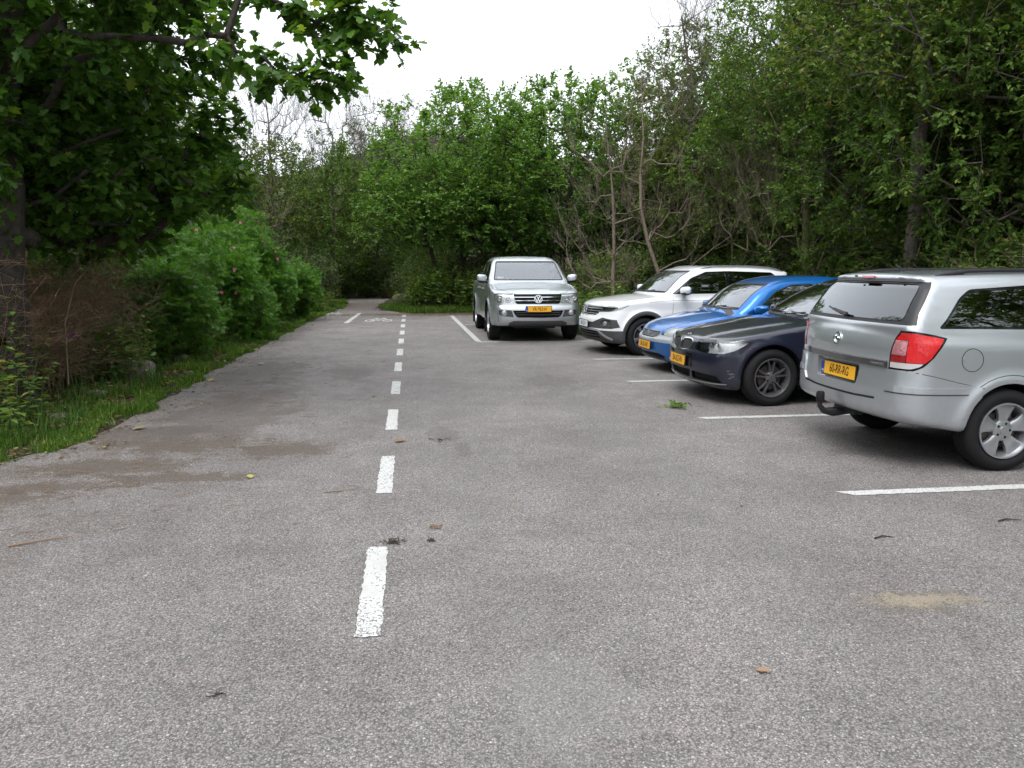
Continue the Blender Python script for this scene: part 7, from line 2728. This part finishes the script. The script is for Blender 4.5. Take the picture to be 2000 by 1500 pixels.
# long bent straws
def straw(x, y, pts, label):
    m = MB(); m.tube(pts, [.010, .008, .006, .003][:len(pts)], 5)
    o = m.obj('dead_stalk', 'twig_pale', smooth=True); o.location = (x, y, 0)
    return tag(o, label, 'dead stalk', 'pale dead stalks in the weeds')
straw(-3.95, 9.4, [(0, 0, .2), (-.02, .1, .9), (.12, .1, 1.35), (.30, .1, 1.55)], 'pale bent stalk in front of the brown weeds')
straw(-4.4, 9.2, [(0, 0, .4), (-.1, 0, 1.1), (-.3, .05, 1.6), (-.42, .1, 2.0)], 'tall pale stalk leaning left under the maple')
straw(-3.7, 11.4, [(0, 0, .1), (-.12, 0, .6), (-.3, .0, .95), (-.5, 0, 1.2)], 'thin pale stalk leaning left above the boulder')
# thistle flower head
m = MB()
for k in range(40):
    a, b = random.uniform(0, 2 * math.pi), random.uniform(.1, 1.3)
    m.tube([(0, 0, 0), (.07 * math.cos(a) * math.cos(b), .07 * math.sin(a) * math.cos(b), .07 * math.sin(b))], [.004, .002], 3, cap=False)
simple('thistle_purple', (.16, .05, .13), .8)
o = m.obj('thistle_head', 'thistle_purple'); o.location = (-3.95, 9.6, .72)
o.scale = (1.3, 1.3, 1.3)
tag(o, 'dull purple thistle head among the brown weeds', 'thistle')

# ---- nettle and herb clumps (leafy stems)
def herb(name, n, h, leaf, mat, seed, tpl=T_OVAL):
    rng = np.random.default_rng(seed)
    b = np.stack([rng.normal(size=n) * .25, rng.normal(size=n) * .25, np.zeros(n)], 1)
    hh = h * rng.uniform(.5, 1.1, n)
    top = b + np.stack([rng.normal(size=n) * .12, rng.normal(size=n) * .12, hh], 1)
    parts = [tubes(b, top, np.full(n, .004), np.full(n, .002), 3)]
    V, Lp, S, Tn = merge(parts)
    k = 12
    s = rng.uniform(.15, 1, (n, k))[..., None]
    P = (b[:, None] + (top - b)[:, None] * s).reshape(-1, 3)
    a = rng.uniform(0, 2 * math.pi, len(P))
    D = np.stack([np.cos(a), np.sin(a), rng.uniform(-.3, .4, len(P))], 1)
    N = norm(np.array([0, 0, 1.]) + rng.normal(size=P.shape) * .3)
    lv = leaves(P, D, N, leaf * rng.uniform(.6, 1.2, len(P)), tpl, rng)
    return fast_mesh(name + '_stem', V, Lp, S, 'stem_green'), fast_mesh(name + '_leaf', *lv[:3], mat, tone=lv[3])
nettle = herb('nettle', 26, .75, .11, 'leaf_mid', 101)
tallherb = herb('herb', 44, 1.25, .13, 'leaf_mid', 102)
def put_herb(m, x, y, sc, rz, label, group, name='nettle_clump'):
    e = empty(name, (x, y, float(terrain(x, y))), rz); e.scale = (sc,) * 3
    link('stems', m[0], parent=e); link('leaves', m[1], parent=e)
    return tag(e, label, 'wild plant', group)
for i, (x, y, s_) in enumerate([(-3.75, 7.2, .8), (-4.3, 6.9, .8), (-4.0, 7.9, .7), (-3.9, 12.9, .7), (-3.8, 13.4, .6), (-3.6, 15.6, .6), (-3.5, 19.2, .6), (-3.5, 22.4, .7), (-3.6, 26.4, .8), (-3.5, 28.3, .9)]):
    put_herb(nettle, x, y, s_, i * 1.3, 'green nettle clump at the foot of the left verge growth', 'nettles on the left verge')
for i in range(16):
    x, y = random.uniform(-5.0, -3.9), random.uniform(7.6, 13.4)
    put_herb(nettle if i % 3 else tallherb, x, y, random.uniform(.7, 1.1), i, 'green weed clump mixed into the brown weeds on the left', 'green weeds among the dry weeds')
for i in range(26):
    x, y = random.uniform(4.3, 9.0), random.uniform(16.4, 22)
    put_herb(nettle if i % 2 else tallherb, x, y, random.uniform(.7, 1.05), i, 'weedy green clump between the pickup and the crossover', 'weeds behind the crossover')
for i in range(30):
    x, y = random.uniform(.3, 3.9), random.uniform(25.9, 28.6)
    put_herb(tallherb, x, y, random.uniform(.8, 1.3), i, 'tall dark weeds in front of the trees left of the pickup', 'tall weeds left of the pickup')
for i in range(14):
    x, y = random.choice([random.uniform(-4.2, -3.0), random.uniform(-1.0, .4)]), random.uniform(28, 41)
    put_herb(nettle, x, y, random.uniform(.7, 1.0), i, 'green weeds lining the footpath', 'weeds along the footpath')


# ---- grass and litter: nobody could count these
def blades(name, P, H, W, mat, rng, lean=.5):
    n = len(P)
    a = rng.uniform(0, 2 * np.pi, n)
    side = np.stack([np.cos(a), np.sin(a), np.zeros(n)], 1)
    f = np.stack([-np.sin(a), np.cos(a), np.zeros(n)], 1) * (rng.random(n) * lean)[:, None]
    z = np.array([0, 0, 1.])
    m = P + (f * .35 + z * .62) * H[:, None]
    t = P + (f * 1.15 + z * (1.0 - .25 * lean)) * H[:, None]
    w = (side * W[:, None])
    V = np.stack([P - w, P + w, m + w * .7, m - w * .7, t], 1).reshape(-1, 3)
    o = np.arange(n)[:, None] * 5
    loops = np.concatenate([o + np.array([0, 1, 2, 3]), o + np.array([3, 2, 4])], 1).ravel()
    sizes = np.tile([4, 3], n)
    tone = np.repeat(np.clip(rng.beta(2, 2, n) + .0, 0, 1), 5)
    return fast_mesh(name, V, loops, sizes, mat, tone=tone)


rng = np.random.default_rng(12)
def verge_points(n, y0, y1, wfun, rng):
    y = y0 + (y1 - y0) * rng.random(n) ** 1.35
    edge = np.interp(y, [5.4, 5.95, 6.45, 6.9, 7.6, 9, 12.5, 17.3, 22, 26.2, 30.1, 37], [-7.5, -4.6, -3.3, -3.0, -2.9, -2.93, -2.98, -2.92, -2.9, -2.74, -2.5, -3.0])
    d = np.abs(rng.normal(size=n)) * wfun(y) - .05
    return edge - d, y, d
x, y, d = verge_points(90000, 5.9, 37, lambda y: np.interp(y, [6, 9, 13, 26], [.42, .32, .34, .50]), rng)
x = x + .07 * np.sin(y * 3.1) + .05 * np.sin(y * 8.7 + 1)
keep = ((np.sin(x * 7 + y * 3) + np.sin(y * 5.3 - x * 2.2) + rng.normal(size=len(x)) * .5) > -.10) | ((d < .14) & (np.sin(y * 3.7) > -.2))
x, y, d = x[keep], y[keep], d[keep]
P = np.stack([x, y, terrain(x, y)], 1)
H = (.040 + .065 * rng.random(len(x)) ** 1.5) * (1 + .5 * np.sin(x * 4 + y * 2.3)) * (1 + .9 * np.clip(d - .25, 0, .8))
me = blades('verge_grass', P, H, np.full(len(x), .0028) + .00012 * y, 'grass_blade', rng, .9)
tag(link('verge_grass', me), 'short bright green grass strip along the left edge of the asphalt', 'grass', kind='stuff')
n = 26000
x = rng.uniform(-1.2, 4.2, n); y = 25.7 + np.abs(rng.normal(size=n)) * 1.6
ok = ~in_poly(x, y, LOT)
x, y = x[ok], y[ok]
me = blades('far_grass', np.stack([x, y, terrain(x, y)], 1), rng.uniform(.08, .26, len(x)), np.full(len(x), .006), 'grass_blade', rng, .8)
tag(link('far_grass', me), 'grass patch beside the boulders right of the footpath entrance', 'grass', kind='stuff')
n = 34000
x = rng.uniform(3.85, 10.5, n); y = rng.uniform(15.5, 24.5, n)
ok = ~in_poly(x, y, LOT)
x, y = x[ok], y[ok]
cl = np.sin(x * 3.1) * np.sin(y * 2.7) + .5 * np.sin(x * 7 + y * 5)
me = blades('tall_grass', np.stack([x, y, terrain(x, y)], 1), (.28 + .45 * rng.random(len(x))) * (1 + .35 * cl) * np.clip((y - 15.2) / 1.5, .35, 1), np.full(len(x), .006), 'reed_blade', rng, .8)
tag(link('tall_grass', me), 'tall rough grass between the pickup, the dead trees and the white crossover', 'grass', kind='stuff')
n = 16000
x = rng.uniform(8.9, 10.3, n); y = rng.uniform(-2, 15.5, n)
me = blades('bay_end_grass', np.stack([x, y, terrain(x, y)], 1), .12 + .3 * rng.random(len(x)), np.full(len(x), .006), 'reed_blade', rng, .8)
tag(link('bay_end_grass', me), 'rough grass along the back end of the parking bays', 'grass', kind='stuff')
n = 5200
x, y, d = verge_points(n, 6.5, 30, lambda y: .45 + 0 * y, rng)
x = x - .45 - .2 * np.sin(y * 2.3)
me = blades('long_verge_grass', np.stack([x, y, terrain(x, y)], 1), .08 + .26 * rng.random(n) ** 2, np.full(n, .004), 'reed_blade', rng, 1.4)
tag(link('long_verge_grass', me), 'long bent grass under the dry weeds on the left', 'grass', kind='stuff')

# fallen leaves and crumbs
def litter(name, x, y, z, size, mat, label):
    n = len(x)
    P = np.stack([x, y, z], 1)
    a = rng.uniform(0, 2 * np.pi, n)
    D = np.stack([np.cos(a), np.sin(a), rng.normal(size=n) * .15], 1)
    N = norm(np.array([0, 0, 1.]) + rng.normal(size=(n, 3)) * .25)
    lv = leaves(P, D, N, size, T_ROUND, rng)
    return tag(link(name, fast_mesh(name, *lv[:3], mat, tone=lv[3])), label, 'leaf litter', kind='stuff')
n = 5200
x, y, d = verge_points(n, 6.0, 30, lambda y: .30 + 0 * y, rng)
x = x + np.where(rng.random(n) < .35, rng.random(n) ** 2 * .55, -.6 * rng.random(n))
z = np.maximum(terrain(x, y), 0) + .012
litter('fallen_leaves', x, y, z, rng.uniform(.012, .045, n), 'leaf_brown', 'brown fallen leaves scattered along the left edge of the asphalt')
n = 4200
x = rng.normal(size=n) * .40 - 3.85; y = rng.uniform(7.6, 15.5, n)
litter('leaf_bed', x, y, terrain(x, y) + .02, rng.uniform(.03, .08, n), 'leaf_brown', 'bed of dead brown leaves around the boulder on the verge')
n = 1500
x = rng.uniform(-2.7, 3.8, n); y = 25.5 - np.abs(rng.normal(size=n)) * .8
litter('leaf_drift', x, y, np.full(n, .010), rng.uniform(.015, .05, n), 'leaf_brown', 'drift of brown leaf crumbs across the far end of the asphalt')
n = 900
x = rng.uniform(-2.9, 6, n) * np.where(rng.random(n) < .5, 1, .5) - .4; y = 4.5 + 19 * rng.random(n)
litter('leaf_crumbs', x, y, np.full(n, .008), rng.uniform(.008, .026, n), 'leaf_brown', 'small brown leaf crumbs scattered over the car park')

n = 420
x = -2.9 + np.abs(rng.normal(size=n)) * 1.1; y = 4.6 + 16 * rng.random(n) ** 1.6
a = rng.uniform(-.5, .9, n); l = rng.uniform(.02, .11, n)
p0 = np.stack([x, y, np.full(n, .006)], 1)
p1 = p0 + np.stack([np.cos(a) * l, np.sin(a) * l, np.full(n, .003)], 1)
tw = tubes(p0, p1, np.full(n, .0022), np.full(n, .0012), 4)
tag(link('twig_litter', fast_mesh('twig_litter', *tw[:3], 'twig_brown')), 'thin broken twigs strewn over the left side of the asphalt', 'twig litter', kind='stuff')

# single leaves, twigs and the green sprig one can pick out
def one_leaf(x, y, s, col, rz, label, tpl=T_MAPLE):
    T, F = tpl
    nm = 'litter_%d' % int(col[0] * 1000)
    simple(nm, col, .7)
    vs = [(v[0] * s, v[1] * s, .006 + s * (.25 * abs(v[1]) + .12 * v[0])) for v in T]
    o = mesh_obj('fallen_leaf', vs, F, nm)
    o.location = (x, y, 0.002); o.rotation_euler = (0, 0, rz)
    return tag(o, label, 'leaf', 'single fallen leaves')
one_leaf(-2.74, 10.8, .10, (.42, .33, .03), 1.0, 'yellow leaf on the dark asphalt left of the lane dashes')
one_leaf(-1.19, 5.7, .07, (.36, .34, .10), 2.0, 'pale yellow-green leaf on the left asphalt near the brown stains')
one_leaf(-.16, 6.75, .11, (.22, .13, .055), .4, 'curled tan leaf just above the third lane dash')
one_leaf(-2.88, 8.9, .12, (.24, .21, .12), 2.4, 'pale curled leaf on the grass edge')
one_leaf(-2.35, 12.6, .10, (.40, .38, .30), 3.0, 'whitish leaf on the asphalt left of the lane')
one_leaf(1.3, 2.62, .05, (.30, .17, .10), -.5, 'small tan leaf in the right foreground')
one_leaf(-.45, 9.2, .09, (.17, .12, .06), 1.9, 'dull leaf beside the fourth lane dash')
one_leaf(-2.65, 7.6, .12, (.24, .22, .12), .6, 'pale leaf near the grass corner on the left')

def one_twig(pts, r, mat, label):
    m = MB(); m.tube(pts, [r] * (len(pts) - 1) + [r * .4], 6)
    return tag(m.obj('fallen_twig', mat, smooth=True), label, 'twig', 'single fallen twigs')
one_twig([(-2.25, 4.43, .006), (-2.1, 4.50, .012), (-1.95, 4.56, .008)], .005, 'stalk_red', 'reddish straight twig on the left asphalt')
one_twig([(2.62, 3.92, .006), (2.68, 3.94, .010), (2.74, 3.92, .006)], .005, 'bark_dark', 'short black twig above the sandy patch')
one_twig([(3.55, 4.10, .006), (3.62, 4.12, .010), (3.70, 4.10, .006)], .005, 'bark_dark', 'black twig by the bay line near the right edge')
one_twig([(-.62, 5.26, .006), (-.5, 5.28, .008), (-.38, 5.33, .006)], .004, 'twig_brown', 'thin brown twig left of the second dash')
def crumb(x, y, r, n, mat, label, name='debris_clump'):
    m = MB()
    for k in range(n):
        a, q = random.uniform(0, 6.28), random.random() * r
        p = Vector((x + math.cos(a) * q, y + math.sin(a) * q * .8, .005))
        a2 = random.uniform(0, 6.28)
        l = random.uniform(.01, .035)
        m.tube([p, p + Vector((math.cos(a2) * l, math.sin(a2) * l, random.uniform(0, .012)))], [.0028, .0015], 3, cap=False)
    return tag(m.obj(name, mat), label, 'debris', kind='stuff')
crumb(-.12, 4.22, .075, 60, 'bark_dark', 'dark crumbs at the top end of the nearest lane dash')
crumb(.12, 4.45, .045, 40, 'twig_brown', 'brown scrap right of the second lane dash')
crumb(.09, 4.22, .025, 22, 'bark_dark', 'tiny black scrap beside the brown one')
crumb(.24, 6.8, .12, 30, 'bark_dark', 'streak of dark crumbs in the middle of the lane')
crumb(-.73, 2.72, .012, 9, 'bark_dark', 'tiny black scrap in the left foreground')
def sprigs(x, y):
    e = empty('green_sprig', (x, y, .01))
    rg = np.random.default_rng(3)
    n = 46
    P = np.stack([rg.normal(size=n) * .075, rg.normal(size=n) * .05, rg.uniform(0, .05, n)], 1)
    lv = leaves(P, norm(rg.normal(size=(n, 3)) * np.array([1, 1, .3])), norm(np.array([0, 0, 1.]) + rg.normal(size=(n, 3)) * .4), rg.uniform(.05, .09, n), T_OVAL, rg)
    link('leaves', fast_mesh('sprig_leaves', *lv[:3], 'leaf_mid', tone=lv[3]), parent=e)
    m = MB()
    for k in range(5): m.tube([(-.1 + .03 * k, -.05, .01), (.02 * k, .02, .03), (.14 - .02 * k, .05 - .02 * k, .012)], .003, 4)
    m.obj('stem', 'twig_brown', e)
    tag(e, 'torn green leafy sprig lying on the asphalt in front of the navy saloon', 'sprig')
sprigs(2.90, 8.08)

n = 2600
q = rng.normal(size=(n, 2))
x = 2.30 + q[:, 0] * .10 + np.where(q[:, 1] * .3 + q[:, 0] > .6, .12, 0) + .05 * np.sin(q[:, 1] * 3); y = 3.13 + q[:, 1] * .040 - .10 * (x - 2.30) + .02 * np.sin(x * 40)
z = np.full(n, .001)
sz = rng.uniform(.002, .0055, n)
T_GRAIN = (np.array([(-.5, -.5, 0), (.5, -.5, 0), (.5, .5, 0), (-.5, .5, 0), (0, 0, .8)]), [(0, 1, 4), (1, 2, 4), (2, 3, 4), (3, 0, 4)])
simple('sand_grain', (.27, .235, .18), .95, vary=.3, bscale=90)
lv = leaves(np.stack([x, y, z], 1), np.stack([np.cos(q[:, 0] * 9), np.sin(q[:, 0] * 9), z * 0], 1), np.tile([0, 0, 1.], (n, 1)), sz, T_GRAIN, rng)
tag(link('sand', fast_mesh('sand', *lv[:3], 'sand_grain')), 'loose dry sand grains around the sandy patch in the right foreground', 'sand', kind='stuff')

# ---- boulders
def rock(x, y, sx, sy, sz, seed, mat, label, name='boulder'):
    bm = bmesh.new()
    bmesh.ops.create_icosphere(bm, subdivisions=4, radius=1)
    rr = random.Random(seed)
    ks = [(Vector((rr.uniform(-3, 3), rr.uniform(-3, 3), rr.uniform(-3, 3))), rr.uniform(0, 6)) for _ in range(7)]
    for v in bm.verts:
        q = v.co.copy()
        q = Vector([math.copysign(abs(c) ** .75, c) for c in q])
        d = sum(math.sin(q.dot(k) + p) for k, p in ks) * .028
        q *= 1 + d
        v.co = Vector((q.x * sx, q.y * sy, q.z * sz))
    bm.verts.index_update()
    vs = [v.co.copy() for v in bm.verts]
    fs = [[v.index for v in f.verts] for f in bm.faces]
    bm.free()
    o = mesh_obj(name, vs, fs, mat, smooth=True)
    o.location = (x, y, sz * .55 + float(terrain(x, y)))
    return tag(o, label, 'boulder')
simple('rock_moss', (.125, .115, .065), .95, bump=1.0, bscale=9, vary=.4)
simple('rock_grey', (.16, .13, .11), .95, bump=1.0, bscale=12, vary=.35)
rock(-.30, 30.2, .42, .35, .30, 1, 'rock_moss', 'blocky mossy boulder at the footpath entrance')
rock(.42, 30.9, .30, .30, .36, 2, 'rock_moss', 'smaller dark boulder right behind the blocky one')
rock(-3.95, 11.3, .34, .26, .16, 3, 'rock_grey', 'flat grey-brown stone in the leaf bed on the left verge')
rock(-3.55, 8.15, .09, .06, .04, 5, 'rock_grey', 'little grey stone on the near grass verge')
rock(-3.70, 12.9, .14, .10, .07, 6, 'rock_grey', 'small stone just beyond the flat stone on the left verge')
rock(-3.70, 9.5, .14, .08, .045, 4, 'rock_grey', 'small pale stone at the grass edge below the weeds')


# ---- tell the members of the larger groups apart by where they stand, far to near
_by = {}
for o in list(COL.objects):
    if o.parent is None and o.get('group') and o.get('label') and o.get('category') in ('tree', 'shrub', 'wild plant'):
        _by.setdefault((o['group'], o['label']), []).append(o)
ORD = ['farthest', 'second farthest', 'third farthest', 'fourth farthest', 'fifth farthest', 'sixth farthest', 'seventh farthest', 'eighth farthest', 'ninth farthest', 'tenth farthest', 'eleventh farthest', 'twelfth farthest', 'thirteenth farthest']
for key, L_ in _by.items():
    if len(L_) < 2: continue
    L_.sort(key=lambda o: -o.location.y)
    n = len(L_)
    for i, o in enumerate(L_):
        k = n - 1 - i
        w = ORD[i] if i <= k and i < len(ORD) else (ORD[k].replace('farthest', 'nearest') if k < len(ORD) else None)
        if w: o['label'] = w + ' ' + ' '.join(key[1].split()[:13])
